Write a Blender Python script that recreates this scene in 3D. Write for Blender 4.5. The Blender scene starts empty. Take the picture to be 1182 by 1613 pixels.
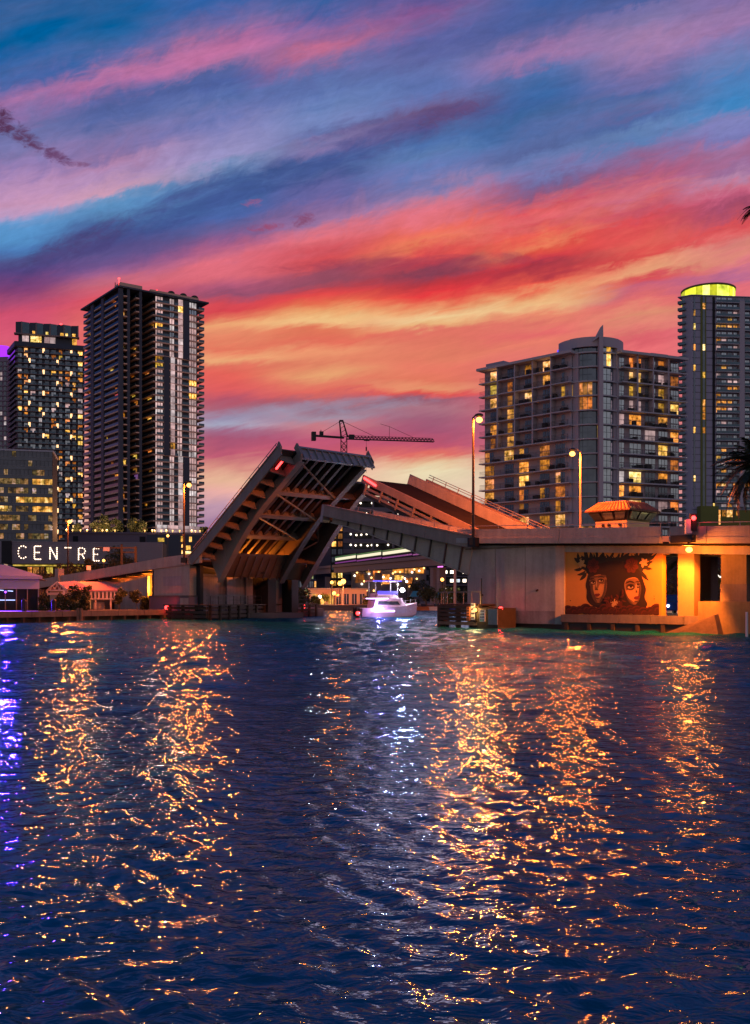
import bpy, math, random
import numpy as np
from math import sin, cos, pi, radians, sqrt, atan2
random.seed(7)
rng = np.random.default_rng(11)
SC = bpy.context.scene
COL = SC.collection
# ---------------------------------------------------------------- camera
HC, F, CX, HY = 2.1, 1568.0, 591.0, 942.0
cam_d = bpy.data.cameras.new('camera'); cam = bpy.data.objects.new('camera', cam_d); COL.objects.link(cam)
cam.location = (0, 0, HC); cam.rotation_euler = (radians(90), 0, 0)
cam_d.sensor_fit = 'HORIZONTAL'; cam_d.sensor_width = 36.0; cam_d.lens = 36.0*F/1182.0
cam_d.shift_y = 135.5/1182.0
cam_d.clip_start = 0.1; cam_d.clip_end = 6000
SC.camera = cam
# ---------------------------------------------------------------- render / view
SC.render.engine = 'CYCLES'
cy = SC.cycles
cy.use_denoising = True
try: cy.denoiser = 'OPENIMAGEDENOISE'
except Exception: pass
cy.max_bounces = 5; cy.diffuse_bounces = 2; cy.glossy_bounces = 4; cy.transmission_bounces = 4
cy.transparent_max_bounces = 6
cy.sample_clamp_indirect = 6.0
cy.caustics_reflective = False; cy.caustics_refractive = False
vs = SC.view_settings
vs.view_transform = 'Standard'; vs.look = 'None'; vs.exposure = 0.0; vs.gamma = 1.0
try: vs.use_curve_mapping = False
except Exception: pass

def lin(c):
    return tuple(((v/255.0)/12.92 if v/255.0 <= 0.04045 else (((v/255.0)+0.055)/1.055)**2.4) for v in c)

# ---------------------------------------------------------------- tiny node language
class NT:
    def __init__(s, tree): s.t = tree; s.n = tree.nodes; s.l = tree.links
    def set(s, sock, v):
        if v is None: return
        if hasattr(v, 'is_linked') or hasattr(v, 'links'): s.l.new(v, sock)
        else: sock.default_value = v
    def m(s, op, a, b=None, c=None, clamp=False):
        n = s.n.new('ShaderNodeMath'); n.operation = op; n.use_clamp = clamp
        for i, v in enumerate((a, b, c)):
            if v is not None: s.set(n.inputs[i], v)
        return n.outputs[0]
    def vec(s, x, y, z):
        n = s.n.new('ShaderNodeCombineXYZ')
        for i, v in enumerate((x, y, z)): s.set(n.inputs[i], v)
        return n.outputs[0]
    def noise(s, v, scale=1.0, detail=4.0, rough=0.55, dist=0.0):
        n = s.n.new('ShaderNodeTexNoise'); s.l.new(v, n.inputs['Vector'])
        n.inputs['Scale'].default_value = scale; n.inputs['Detail'].default_value = detail
        n.inputs['Roughness'].default_value = rough; n.inputs['Distortion'].default_value = dist
        return n.outputs[0]
    def ramp(s, fac, stops, interp='LINEAR'):
        n = s.n.new('ShaderNodeValToRGB'); cr = n.color_ramp; cr.interpolation = interp
        while len(cr.elements) > 1: cr.elements.remove(cr.elements[-1])
        for i, (p, c) in enumerate(stops):
            e = cr.elements[0] if i == 0 else cr.elements.new(min(1, max(0, p)))
            e.position = min(1, max(0, p)); e.color = (c[0], c[1], c[2], 1)
        s.set(n.inputs[0], fac)
        return n.outputs[0]
    def mix(s, f, a, b, mode='MIX'):
        n = s.n.new('ShaderNodeMix'); n.data_type = 'RGBA'; n.blend_type = mode; n.clamp_factor = True
        s.set(n.inputs[0], f)
        for sock, v in ((n.inputs[6], a), (n.inputs[7], b)):
            if isinstance(v, tuple): sock.default_value = (v[0], v[1], v[2], 1)
            else: s.l.new(v, sock)
        return n.outputs[2]
    def smooth(s, v, lo, hi):
        n = s.n.new('ShaderNodeMapRange'); n.interpolation_type = 'SMOOTHSTEP'; n.clamp = True
        s.set(n.inputs[0], v); n.inputs[1].default_value = lo; n.inputs[2].default_value = hi
        n.inputs[3].default_value = 0; n.inputs[4].default_value = 1
        return n.outputs[0]

# ---------------------------------------------------------------- sky (world)
world = bpy.data.worlds.new('World'); SC.world = world; world.use_nodes = True
wt = world.node_tree; wt.nodes.clear(); N = NT(wt)
SKY = {
 30: "0:0,88,148 60:0,95,155 80:30,95,160 105:55,100,165 125:75,100,165 140:125,105,165 155:155,110,165 170:140,110,165 205:110,115,170 240:125,120,175 265:150,125,180 290:180,140,185 320:200,150,185 338:190,155,195 350:120,155,205 362:90,150,205 380:85,145,200 395:75,120,180 410:80,85,140 425:85,70,130 440:110,65,120 455:130,65,115 470:165,75,115 490:205,80,110 520:215,88,115 600:220,110,120 800:225,150,140 942:215,150,140",
 170: "0:0,90,150 55:0,95,155 75:30,95,160 88:70,100,165 100:120,105,165 112:170,110,160 125:160,105,160 140:125,105,160 150:95,100,160 165:75,95,155 185:80,100,160 205:105,110,165 225:125,115,170 245:140,115,165 260:175,130,170 275:175,140,185 290:195,150,180 302:205,155,180 312:110,150,195 325:90,145,195 340:85,130,180 355:70,100,155 370:75,80,135 385:80,75,130 400:90,80,135 415:115,85,140 430:155,95,140 445:200,105,125 470:220,85,100 510:225,110,100 600:225,110,105 800:230,170,150 942:215,150,140",
 355: "0:40,95,165 20:80,95,160 40:110,100,160 55:140,100,155 65:175,105,155 80:190,110,160 95:175,110,160 107:130,105,160 115:75,95,155 130:70,95,160 150:85,110,170 175:110,120,180 200:130,130,185 225:145,140,190 245:155,150,200 258:125,145,190 270:95,125,175 285:75,105,160 310:70,100,160 335:75,100,165 355:100,95,150 375:130,90,140 390:170,95,135 405:200,105,130 420:225,110,125 435:215,105,120 450:180,90,120 462:150,80,110 475:215,75,85 490:215,70,80 505:225,110,90 518:235,165,115 530:230,140,105 550:230,120,95 565:235,170,120 575:225,115,95 590:230,100,90 610:225,95,95 630:180,85,105 645:170,100,120 660:150,140,170 670:165,165,190 680:160,110,140 695:165,85,115 715:190,90,115 735:215,140,130 755:235,185,155 775:235,175,165 800:190,150,170 830:150,115,160 942:190,140,150",
 510: "0:40,90,155 20:85,95,160 40:125,100,160 60:160,100,150 75:200,105,140 90:175,105,150 105:120,105,160 120:85,105,165 140:90,115,175 165:105,130,185 190:115,135,190 210:95,110,165 220:120,115,165 235:130,115,165 250:75,100,160 270:80,100,155 290:90,95,155 310:105,100,160 330:135,105,155 350:155,115,160 358:200,115,140 375:225,110,120 395:210,85,95 410:215,80,85 425:150,75,95 440:145,75,95 452:195,70,80 465:230,75,75 480:230,110,80 495:235,165,110 508:240,195,135 520:225,120,90 535:225,110,90 550:235,150,110 570:225,130,100 590:235,165,115 605:225,125,100 620:225,105,95 630:180,100,110 640:155,110,130 655:165,145,165 670:200,120,130 690:185,85,115 710:200,90,110 730:225,150,140 760:230,190,160 942:220,170,150",
 680: "0:95,85,150 20:130,85,145 40:110,95,155 60:85,95,160 90:90,100,160 115:90,110,170 140:95,115,175 160:105,105,160 175:105,80,125 190:90,85,140 205:80,100,155 225:70,110,170 245:85,125,180 265:95,120,180 285:115,120,175 300:150,125,170 315:200,120,145 330:225,115,130 350:225,110,115 370:235,110,90 385:235,125,90 400:225,85,80 412:200,65,75 422:135,65,85 432:150,65,85 445:180,55,65 460:230,60,65 472:230,90,75 485:235,150,105 500:240,205,150 512:235,180,125 520:225,115,100 540:225,120,100 560:225,125,100 580:230,120,100 600:225,120,95 612:230,150,110 622:225,85,80 632:150,90,110 645:170,115,130 660:160,95,120 680:165,85,115 700:190,85,110 715:225,110,100 728:230,190,150 740:235,220,180 790:225,190,170 942:220,170,150",
 850: "0:65,95,160 20:75,95,155 40:85,95,155 60:105,100,155 75:145,110,165 90:160,115,165 102:130,110,165 115:75,110,170 135:60,105,165 160:60,100,160 180:55,100,155 200:70,105,165 220:80,105,160 240:80,100,155 255:95,120,175 270:115,120,175 285:115,100,150 300:135,90,130 315:190,90,115 330:215,75,90 345:225,90,105 355:215,80,90 370:230,95,80 385:235,125,90 395:225,85,70 410:210,60,70 425:165,55,70 435:180,60,70 450:235,90,75 465:235,165,115 478:240,190,135 490:235,140,110 505:225,120,105 520:225,105,105 540:230,125,105 560:230,120,110 580:225,110,110 640:215,95,110 700:205,110,130 760:225,190,170 942:215,160,150",
 1020: "0:75,95,155 10:115,110,165 30:125,115,165 50:145,120,170 70:165,125,170 90:150,120,170 110:120,110,165 130:105,105,160 145:70,100,160 160:75,105,160 175:95,100,155 185:75,105,165 200:95,130,180 215:90,125,180 230:130,115,165 250:145,100,145 270:170,90,125 290:190,90,125 305:195,105,135 320:200,85,105 335:205,85,100 352:220,75,80 370:225,90,85 385:220,95,85 400:215,75,75 415:230,150,115 428:230,160,120 440:215,80,85 455:195,95,120 475:225,110,110 495:225,145,115 515:225,130,115 530:215,95,105 545:230,110,115 620:225,110,115 800:220,150,145 942:210,150,150",
 1150: "0:130,110,165 20:145,115,165 40:155,120,170 60:130,120,175 80:110,125,180 100:100,125,180 120:75,125,185 140:70,130,190 155:60,130,190 170:70,135,195 185:130,130,185 200:125,130,190 215:120,120,180 230:160,115,160 250:165,105,145 265:155,110,155 280:180,130,165 295:205,115,140 310:195,90,120 325:165,75,105 340:185,80,100 355:215,80,85 370:220,100,100 385:215,125,120 400:220,135,120 415:220,120,130 430:185,105,145 450:225,110,120 520:225,120,125 700:220,140,140 942:210,150,150"}
tc = wt.nodes.new('ShaderNodeTexCoord')
sx = wt.nodes.new('ShaderNodeSeparateXYZ'); wt.links.new(tc.outputs['Generated'], sx.inputs[0])
dx, dy, dz = sx.outputs
ad = N.m('MAXIMUM', N.m('ABSOLUTE', dy), 0.25)
TX = N.m('DIVIDE', dx, ad); TZ = N.m('DIVIDE', dz, ad)         # tangent of azimuth / elevation, mirrored behind
PX = N.m('MULTIPLY', TX, F)                                     # degrees-like units, 0 = straight ahead
PY = N.m('MULTIPLY_ADD', TZ, -F, HY)
# slow warp + long streaks that run up to the right
def streak(ang, sl, st, off, detail=4, rough=0.55, dist=0.0):
    ca, sa = cos(radians(ang)), sin(radians(ang))
    s_ = N.m('ADD', N.m('MULTIPLY', PX, ca/sl), N.m('MULTIPLY', PY, -sa/sl))
    t_ = N.m('ADD', N.m('MULTIPLY', PX, sa/st), N.m('MULTIPLY', PY, ca/st))
    return N.m('SUBTRACT', N.noise(N.vec(s_, t_, off), 1.0, detail, rough, dist), 0.5)
w1 = streak(15, 210, 60, 3.1, 3, 0.5, 0.4)
w2 = streak(13, 90, 16, 9.7, 5, 0.6, 0.6)
w3 = streak(40, 60, 34, 5.2, 5, 0.65, 0.8)
warp = N.m('ADD', N.m('MULTIPLY', w1, 40), N.m('MULTIPLY', w2, 26))
warp = N.m('ADD', warp, N.m('MULTIPLY', w3, N.m('MULTIPLY_ADD', N.smooth(PY, 480, 250), 44, 10)))
# bands rise to the right high up, lie flat lower down
til = N.m('MULTIPLY', N.smooth(PY, 700, 240), 0.24)
V = N.m('ADD', PY, N.m('MULTIPLY', til, PX))
V = N.m('ADD', V, warp)
def tilt(py):
    x = min(1, max(0, (700-py)/460.0)); return 0.24*x*x*(3-2*x)
V0, V1 = -700.0, 1160.0
def vn(v): return (v-V0)/(V1-V0)
fac = N.m('DIVIDE', N.m('SUBTRACT', V, V0), V1-V0)
fup = N.m('DIVIDE', N.m('SUBTRACT', V, V0), 430.0-V0)
flo = N.m('DIVIDE', N.m('SUBTRACT', V, 380.0), V1-380.0)
split = N.smooth(V, 395, 415)
cols = []
for px, txt in SKY.items():
    st = []
    for tok in txt.split():
        p, c = tok.split(':'); p = float(p)
        st.append((p + tilt(p)*(px-CX), lin(tuple(float(q) for q in c.split(',')))))
    top = st[0][1]
    hi = [(-700, lin((4, 50, 118))), (-330, lin((12, 66, 140)))]
    up = [q for q in st if q[0] <= 430]; lo = [q for q in st if q[0] >= 380]
    if up[0][0] > -120: hi.append((-150, tuple(0.5*a+0.5*b for a, b in zip(top, lin((20, 80, 150))))))
    up = (hi + up)[:32]; lo = lo[:32]
    cu = N.ramp(fup, [((p-V0)/(430-V0), c) for p, c in up])
    cl = N.ramp(flo, [((p-380)/(V1-380), c) for p, c in lo])
    cols.append((px-CX, N.mix(split, cu, cl)))
acc = cols[0][1]
hw = N.m('ADD', PX, N.m('MULTIPLY', w1, 60))
for i in range(1, len(cols)):
    acc = N.mix(N.smooth(hw, cols[i-1][0], cols[i][0]), acc, cols[i][1])
acc = N.mix(N.m('MULTIPLY', N.smooth(PY, 420, 150), N.m('MULTIPLY_ADD', w1, 0.6, 0.08)), acc, lin((138, 124, 166)))
# small dark cloud shreds
def shred(cx_, cy_, ln, th, ang, col, op, seed):
    ca, sa = cos(radians(ang)), sin(radians(ang))
    a_ = N.m('SUBTRACT', PX, cx_-CX); b_ = N.m('SUBTRACT', PY, cy_)
    s_ = N.m('ADD', N.m('MULTIPLY', a_, ca/ln), N.m('MULTIPLY', b_, -sa/ln))
    t_ = N.m('ADD', N.m('MULTIPLY', a_, sa/th), N.m('MULTIPLY', b_, ca/th))
    r2 = N.m('ADD', N.m('MULTIPLY', s_, s_), N.m('MULTIPLY', t_, t_))
    g_ = 1.0+min(2.2, ln/130.0) if ln > 130 else 0.72; nz = N.noise(N.vec(N.m('MULTIPLY', a_, 1/(26.0*g_)), N.m('MULTIPLY', N.m('ADD', b_, N.m('MULTIPLY', a_, math.tan(radians(ang))*0.9 if ln > 130 else 0.0)), 1/(15.0*min(g_, 1.5))), seed), 1.0, 7, 0.66, 0.7)
    f = N.m('SUBTRACT', N.m('ADD', N.m('MULTIPLY', nz, 2.6), -0.75), r2)
    return N.m('MULTIPLY', N.smooth(f, -0.15, 0.75), op), col
front = N.smooth(dy, 0.0, 0.3)
for args in ((400, 292, 430, 40, 18, lin((58, 76, 136)), 0.62, 14.0), (110, 392, 170, 34, 24, lin((70, 62, 116)), 0.6, 15.0), (640, 205, 200, 30, 18, lin((84, 78, 134)), 0.5, 16.0), (250, 105, 330, 22, 12, lin((205, 120, 165)), 0.45, 17.0), (640, 415, 330, 16, 2, lin((150, 62, 86)), 0.55, 18.0), (900, 330, 330, 40, 14, lin((226, 120, 110)), 0.4, 19.0), (520, 640, 260, 16, 4, lin((150, 150, 175)), 0.5, 20.0),
             (0, 190, 46, 28, -30, lin((84, 44, 78)), 0.95, 1.0), (42, 218, 46, 18, -30, lin((92, 50, 86)), 0.9, 1.6), (90, 246, 44, 14, -24, lin((98, 54, 94)), 0.85, 2.0), (124, 258, 26, 7, -8, lin((120, 72, 112)), 0.7, 2.7),
             (478, 345, 26, 14, 20, lin((132, 64, 98)), 0.75, 3.0), (420, 358, 46, 9, 8, lin((160, 72, 105)), 0.7, 4.0),
             (400, 320, 26, 9, 5, lin((165, 90, 130)), 0.6, 5.0), (710, 178, 90, 20, 18, lin((100, 74, 120)), 0.7, 6.0),
             (300, 300, 150, 20, 26, lin((70, 82, 140)), 0.55, 7.0), (545, 205, 100, 9, 16, lin((98, 88, 142)), 0.5, 8.0),
             (120, 385, 130, 22, 22, lin((78, 66, 118)), 0.6, 9.0), (690, 430, 120, 11, 3, lin((128, 62, 84)), 0.5, 10.0)):
    f, c = shred(*args)
    acc = N.mix(N.m('MULTIPLY', f, front), acc, c)
wisp = N.m('MULTIPLY', streak(24, 52, 20, 33.0, 8, 0.68, 1.3), N.m('MULTIPLY_ADD', N.smooth(PY, 620, 300), 0.34, 0.12))
fine = N.m('ADD', N.m('MULTIPLY', streak(14, 70, 9, 21.0, 5, 0.65, 0.7), 0.22), N.m('MULTIPLY', streak(10, 260, 30, 2.0, 3, 0.5, 0.3), 0.22))
acc = N.mix(1.0, acc, N.vec(*(N.m('ADD', N.m('ADD', fine, wisp), 1.0),)*3), 'MULTIPLY')
# the eastern half behind the viewer: dusk mauve over the horizon, blue above
el = N.m('ARCSINE', dz)
east = N.ramp(N.m('DIVIDE', el, 1.5708), [(0.0, lin((130, 115, 116))), (0.07, lin((182, 160, 152))), (0.16, lin((172, 156, 158))),
        (0.30, lin((124, 132, 160))), (0.6, lin((52, 90, 146))), (1.0, lin((10, 62, 134)))])
acc = N.mix(N.smooth(dy, 0.12, -0.45), acc, east)
acc = N.mix(N.smooth(dz, -0.02, -0.12), acc, lin((40, 36, 48)))
bg = wt.nodes.new('ShaderNodeBackground'); wt.links.new(acc, bg.inputs[0]); bg.inputs[1].default_value = 1.0
wo = wt.nodes.new('ShaderNodeOutputWorld'); wt.links.new(bg.outputs[0], wo.inputs[0])
try:
    world.cycles.sampling_method = 'MANUAL'; world.cycles.sample_map_resolution = 512
except Exception: pass
# last skylight after sunset: one very weak, broad sun from the western glow
sd = bpy.data.lights.new('sun', 'SUN'); sd.energy = 0.12; sd.angle = radians(12); sd.color = (1.0, 0.55, 0.45)
so = bpy.data.objects.new('sun', sd); COL.objects.link(so)
so.rotation_euler = (radians(82), 0, radians(176))
# ---------------------------------------------------------------- materials
def new_mat(name):
    m = bpy.data.materials.new(name); m.use_nodes = True; t = m.node_tree; t.nodes.clear()
    n = NT(t); out = t.nodes.new('ShaderNodeOutputMaterial'); p = t.nodes.new('ShaderNodeBsdfPrincipled')
    t.links.new(p.outputs[0], out.inputs[0]); return m, n, p
def geo_pos(n):
    g = n.n.new('ShaderNodeNewGeometry'); return g.outputs['Position']
def sep(n, v):
    s = n.n.new('ShaderNodeSeparateXYZ'); n.l.new(v, s.inputs[0]); return s.outputs
def rough_mat(name, col, rough=0.7, var=0.25, scale=1.2, metal=0.0, bump=0.15, streaks=0.0, spec=0.4, bscale=14.0):
    m, n, p = new_mat(name); P = geo_pos(n)
    a = n.noise(P, scale, 6, 0.6); b = n.noise(P, scale*9, 4, 0.6)
    k = n.m('ADD', n.m('MULTIPLY', n.m('SUBTRACT', a, 0.5), 2.2*var), n.m('MULTIPLY', n.m('SUBTRACT', b, 0.5), var))
    if streaks:
        x, y, z = sep(n, P)
        sv = n.vec(n.m('MULTIPLY', x, 1.7), n.m('MULTIPLY', y, 1.7), n.m('MULTIPLY', z, 0.16))
        k = n.m('ADD', k, n.m('MULTIPLY', n.m('SUBTRACT', n.noise(sv, 1.0, 5, 0.65), 0.5), 2*streaks))
    k = n.m('MAXIMUM', n.m('ADD', k, 1.0), 0.15)
    c = n.mix(1.0, col, n.vec(k, k, k), 'MULTIPLY'); n.l.new(c, p.inputs['Base Color'])
    p.inputs['Roughness'].default_value = rough; p.inputs['Metallic'].default_value = metal
    p.inputs['Specular IOR Level'].default_value = spec
    if bump:
        bn = n.n.new('ShaderNodeBump'); bn.inputs['Strength'].default_value = bump; bn.inputs['Distance'].default_value = 0.03
        n.l.new(n.noise(P, bscale, 4, 0.6), bn.inputs['Height']); n.l.new(bn.outputs[0], p.inputs['Normal'])
    return m
def emit_mat(name, col, strength, sample=False, var=0.0, vscale=1.3, base=(0.05, 0.05, 0.05), even=False):
    m, n, p = new_mat(name)
    p.inputs['Base Color'].default_value = (*base, 1); p.inputs['Roughness'].default_value = 0.4
    if var:
        P = geo_pos(n); a = n.noise(P, vscale, 3, 0.6); a = n.m('MULTIPLY', n.m('MAXIMUM', n.m('SUBTRACT', a, 0.5-0.18/var), 0.02), var*3.2)
        oi = n.n.new('ShaderNodeObjectInfo').outputs['Random']; a = n.m('MULTIPLY', a, n.m('MULTIPLY_ADD', n.m('POWER', oi, 1.4), 1.15 if not even else 0.7, 0.38 if not even else 0.65))
        r2_ = n.m('FRACT', n.m('MULTIPLY', oi, 17.31)); cb = n.mix(n.m('MULTIPLY', n.m('POWER', r2_, 2.0), 0.75), col, (col[0], min(1, col[1]*1.5+.1), min(1, col[2]*3+.12)))
        c = n.mix(1.0, cb, n.vec(a, a, a if even else n.m('MULTIPLY', a, a)), 'MULTIPLY'); n.l.new(c, p.inputs['Emission Color'])
    else: p.inputs['Emission Color'].default_value = (*col, 1)
    p.inputs['Emission Strength'].default_value = strength
    if not sample: m.cycles.emission_sampling = 'NONE'
    return m
def glass_mat(name, col, rough=0.08, metal=0.75, tint=0.3):
    m, n, p = new_mat(name); P = geo_pos(n)
    a = n.noise(P, 0.45, 3, 0.6); a = n.m('ADD', n.m('MULTIPLY', n.m('SUBTRACT', a, 0.5), tint*3), 1.0)
    c = n.mix(1.0, col, n.vec(a, a, a), 'MULTIPLY'); n.l.new(c, p.inputs['Base Color'])
    p.inputs['Metallic'].default_value = metal; p.inputs['Roughness'].default_value = rough
    return m
M = {}
M['concrete'] = rough_mat('weathered_concrete', (0.285, 0.29, 0.295), 0.85, 0.32, 0.6, streaks=0.40, bump=0.5)
M['concrete_light'] = rough_mat('pale_concrete', (0.36, 0.33, 0.28), 0.85, 0.26, 0.6, streaks=0.36, bump=0.3)
M['concrete_dark'] = rough_mat('stained_concrete', (0.13, 0.125, 0.12), 0.85, 0.35, 0.6, streaks=0.5, bump=0.3)
M['concrete_pier'] = rough_mat('streaked_pier_concrete', (0.22, 0.19, 0.23), 0.85, 0.3, 0.5, streaks=1.0, bump=0.3)
M['rubble'] = rough_mat('rubble_concrete', (0.10, 0.08, 0.065), 0.9, 0.5, 1.1, bump=0.9, bscale=3.5)
M['olive_concrete'] = rough_mat('olive_shaded_concrete', (0.16, 0.14, 0.08), 0.85, 0.35, 0.7, streaks=0.4, bump=0.4)  # dark olive; the weak light on these faces is put into the colour
M['tide'] = rough_mat('tide_stained_concrete', (0.20, 0.205, 0.22), 0.8, 0.45, 0.9, streaks=0.6, bump=0.4)
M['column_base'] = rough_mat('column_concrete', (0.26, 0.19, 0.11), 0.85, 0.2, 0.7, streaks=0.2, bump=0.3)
M['wet'] = rough_mat('wet_shadowed_concrete', (0.018, 0.017, 0.016), 0.55, 0.4, 1.5, bump=0.3)  # near-black wet foot; the waterline shadow is put into the colour
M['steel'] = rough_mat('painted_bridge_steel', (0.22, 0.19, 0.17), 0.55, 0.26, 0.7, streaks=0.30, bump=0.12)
M['steel_dark'] = rough_mat('shaded_bridge_steel', (0.075, 0.068, 0.068), 0.6, 0.3, 0.8, bump=0.12)  # darker copy of the bridge steel, with shade put into its colour
M['steel_brown'] = rough_mat('brown_shaded_steel', (0.10, 0.07, 0.055), 0.6, 0.3, 0.8, bump=0.12)  # brown steel, darkened in colour for the shade under the leaf
M['black'] = rough_mat('black_metal', (0.012, 0.012, 0.014), 0.5, 0.2, 2.0, bump=0)
M['dark'] = rough_mat('dark_recess', (0.02, 0.019, 0.022), 0.8, 0.3, 1.0, bump=0)  # near-black; the shade of recesses and interiors is in the colour
M['asphalt'] = rough_mat('asphalt_deck', (0.017, 0.017, 0.022), 1.0, 0.3, 0.8, bump=0.1, spec=0.0)
M['timber'] = rough_mat('old_fender_timber', (0.045, 0.034, 0.026), 0.8, 0.5, 2.0, bump=0.5)
M['timber_pale'] = rough_mat('sunbleached_timber', (0.17, 0.12, 0.085), 0.8, 0.4, 2.0, bump=0.4)
M['galv'] = rough_mat('galvanised_rail', (0.28, 0.28, 0.29), 0.5, 0.15, 2.0, metal=0.3, bump=0)
M['white_paint'] = rough_mat('white_paint', (0.72, 0.70, 0.70), 0.5, 0.08, 1.0, bump=0)
M['sign_white'] = rough_mat('sign_white', (0.75, 0.74, 0.7), 0.5, 0.06, 2.0, bump=0)
M['sign_orange'] = rough_mat('sign_orange_board', (0.55, 0.16, 0.06), 0.5, 0.15, 4.0, bump=0)
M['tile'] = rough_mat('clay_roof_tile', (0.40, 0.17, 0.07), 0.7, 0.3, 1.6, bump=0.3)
M['tile_dark'] = rough_mat('shaded_roof_tile', (0.12, 0.065, 0.045), 0.7, 0.3, 1.6, bump=0.3)  # darker copy of the roof tile, shade put into its colour
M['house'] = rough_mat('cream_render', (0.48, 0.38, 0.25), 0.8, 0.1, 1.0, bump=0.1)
M['mural_base'] = rough_mat('wall_orange_light_tint', (0.46, 0.22, 0.045), 0.85, 0.15, 0.6, bump=0.2)  # the orange of the lamp light is put into this wall colour
M['ground'] = rough_mat('bank_paving', (0.10, 0.092, 0.085), 0.9, 0.4, 0.2, bump=0.2)
M['leaf'] = rough_mat('dark_leaves', (0.028, 0.045, 0.016), 0.6, 0.5, 0.8, bump=0)
M['leaf_olive'] = rough_mat('lamplit_leaves', (0.10, 0.12, 0.02), 0.6, 0.5, 0.8, bump=0)  # brighter copy of the leaf colour with lamp light put into it
M['palm'] = rough_mat('palm_leaflets', (0.022, 0.035, 0.016), 0.5, 0.4, 1.2, bump=0)
M['bark'] = rough_mat('bark', (0.07, 0.055, 0.04), 0.9, 0.4, 3.0, bump=0.5)
# towers
M['towerA'] = rough_mat('slate_cladding', (0.050, 0.060, 0.085), 0.55, 0.12, 0.1, bump=0)
M['towerA_slab'] = rough_mat('slab_uplight_tint', (0.72, 0.46, 0.33), 0.8, 0.15, 0.1, bump=0)  # bronze raised and warmed; city uplight on the soffits is in the colour
M['rail_glass'] = glass_mat('smoked_rail_glass', (0.06, 0.12, 0.17), 0.2, 0.5)
M['winA'] = emit_mat('curtained_pink_window', (1.0, 0.60, 0.57), 0.8, var=0.6, vscale=0.35, even=True, base=(0.3, 0.28, 0.28))  # lit curtains; the reflected eastern sky is put into the pink emission
M['win_dark'] = glass_mat('dark_window_glass', (0.10, 0.14, 0.19), 0.06, 0.7)
M['win_blue'] = glass_mat('blue_window_glass', (0.34, 0.46, 0.56), 0.06, 0.8)
M['win_warm'] = emit_mat('warm_lit_window', (1.0, 0.34, 0.05), 1.35, var=1.0, vscale=0.8)
M['win_hot'] = emit_mat('bright_lit_window', (1.0, 0.47, 0.11), 2.2, var=0.8, vscale=0.9)
M['win_amber'] = emit_mat('amber_lit_window', (1.0, 0.25, 0.03), 0.9, var=1.0, vscale=0.8)
M['win_cool'] = emit_mat('cool_lit_window', (0.8, 0.86, 0.92), 0.9, var=0.8, vscale=0.9)
M['win_red'] = emit_mat('red_lit_window', (1.0, 0.05, 0.08), 0.9, var=0.5)
M['win_violet'] = emit_mat('violet_lit_window', (0.35, 0.05, 1.0), 0.9, var=0.5)
M['sconce'] = emit_mat('balcony_sconce_glow', (1.0, 0.55, 0.25), 2.4)
M['garden'] = emit_mat('garden_lamp_glow', (1.0, 0.50, 0.12), 2.6)
M['bulb'] = emit_mat('marquee_bulb_glow', (1.0, 0.72, 0.50), 4.0)
M['towerB'] = rough_mat('navy_cladding', (0.035, 0.045, 0.075), 0.5, 0.15, 0.1, bump=0)
M['towerB_slab'] = rough_mat('slab_edge_mauve', (0.26, 0.19, 0.18), 0.7, 0.15, 0.1, bump=0)
M['mauve'] = rough_mat('mauve_render', (0.30, 0.22, 0.28), 0.8, 0.12, 0.15, bump=0)
M['office_glass'] = glass_mat('office_glass', (0.07, 0.09, 0.13), 0.08, 0.6)
M['office_lit'] = emit_mat('office_interior_glow', (1.0, 0.42, 0.08), 1.4, var=1.25, vscale=0.55)
M['office_dim'] = emit_mat('office_interior_dim', (1.0, 0.48, 0.16), 0.35, var=1.5, vscale=0.7)
M['podium'] = rough_mat('podium_panel', (0.17, 0.13, 0.17), 0.75, 0.1, 0.1, bump=0)
M['condo'] = rough_mat('lilac_grey_render', (0.40, 0.34, 0.385), 0.8, 0.08, 0.1, bump=0)
M['condo_slab'] = rough_mat('condo_slab_edge', (0.46, 0.44, 0.47), 0.75, 0.08, 0.1, bump=0)
M['condo_pier'] = rough_mat('condo_pier', (0.44, 0.39, 0.43), 0.8, 0.06, 0.1, bump=0)
M['green_tower'] = rough_mat('tower_grey_panel', (0.36, 0.34, 0.43), 0.75, 0.08, 0.06, bump=0)
M['olive'] = rough_mat('olive_panel', (0.16, 0.17, 0.035), 0.75, 0.15, 0.1, bump=0)
M['crown_glow'] = emit_mat('crown_uplight_yellow', (0.80, 0.80, 0.04), 2.6, var=0.75, vscale=0.13)
M['purple_glow'] = emit_mat('crown_uplight_purple', (0.35, 0.02, 1.0), 1.5, sample=False)
M['blue_glow'] = emit_mat('crown_uplight_blue', (0.08, 0.05, 1.0), 1.2)
M['garage'] = rough_mat('garage_concrete', (0.16, 0.13, 0.15), 0.8, 0.12, 0.1, bump=0)
M['dot'] = emit_mat('garage_lamp_white', (1.0, 0.84, 0.66), 4.0)
M['dot_warm'] = emit_mat('garage_lamp_warm', (1.0, 0.5, 0.15), 4.0)
M['sodium'] = emit_mat('sodium_lamp_glow', (1.0, 0.40, 0.07), 6.0)
M['white_lamp'] = emit_mat('white_lamp_glow', (1.0, 0.85, 0.65), 12.0)
M['red_lamp'] = emit_mat('red_signal_glow', (1.0, 0.03, 0.03), 9.0)
M['green_lamp'] = emit_mat('green_signal_glow', (0.02, 1.0, 0.25), 5.0)
M['tent'] = rough_mat('marquee_fabric', (0.46, 0.42, 0.52), 0.7, 0.08, 0.3, bump=0)
M['tent_roof'] = rough_mat('marquee_roof', (0.40, 0.38, 0.50), 0.6, 0.12, 0.3, bump=0)
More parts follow.
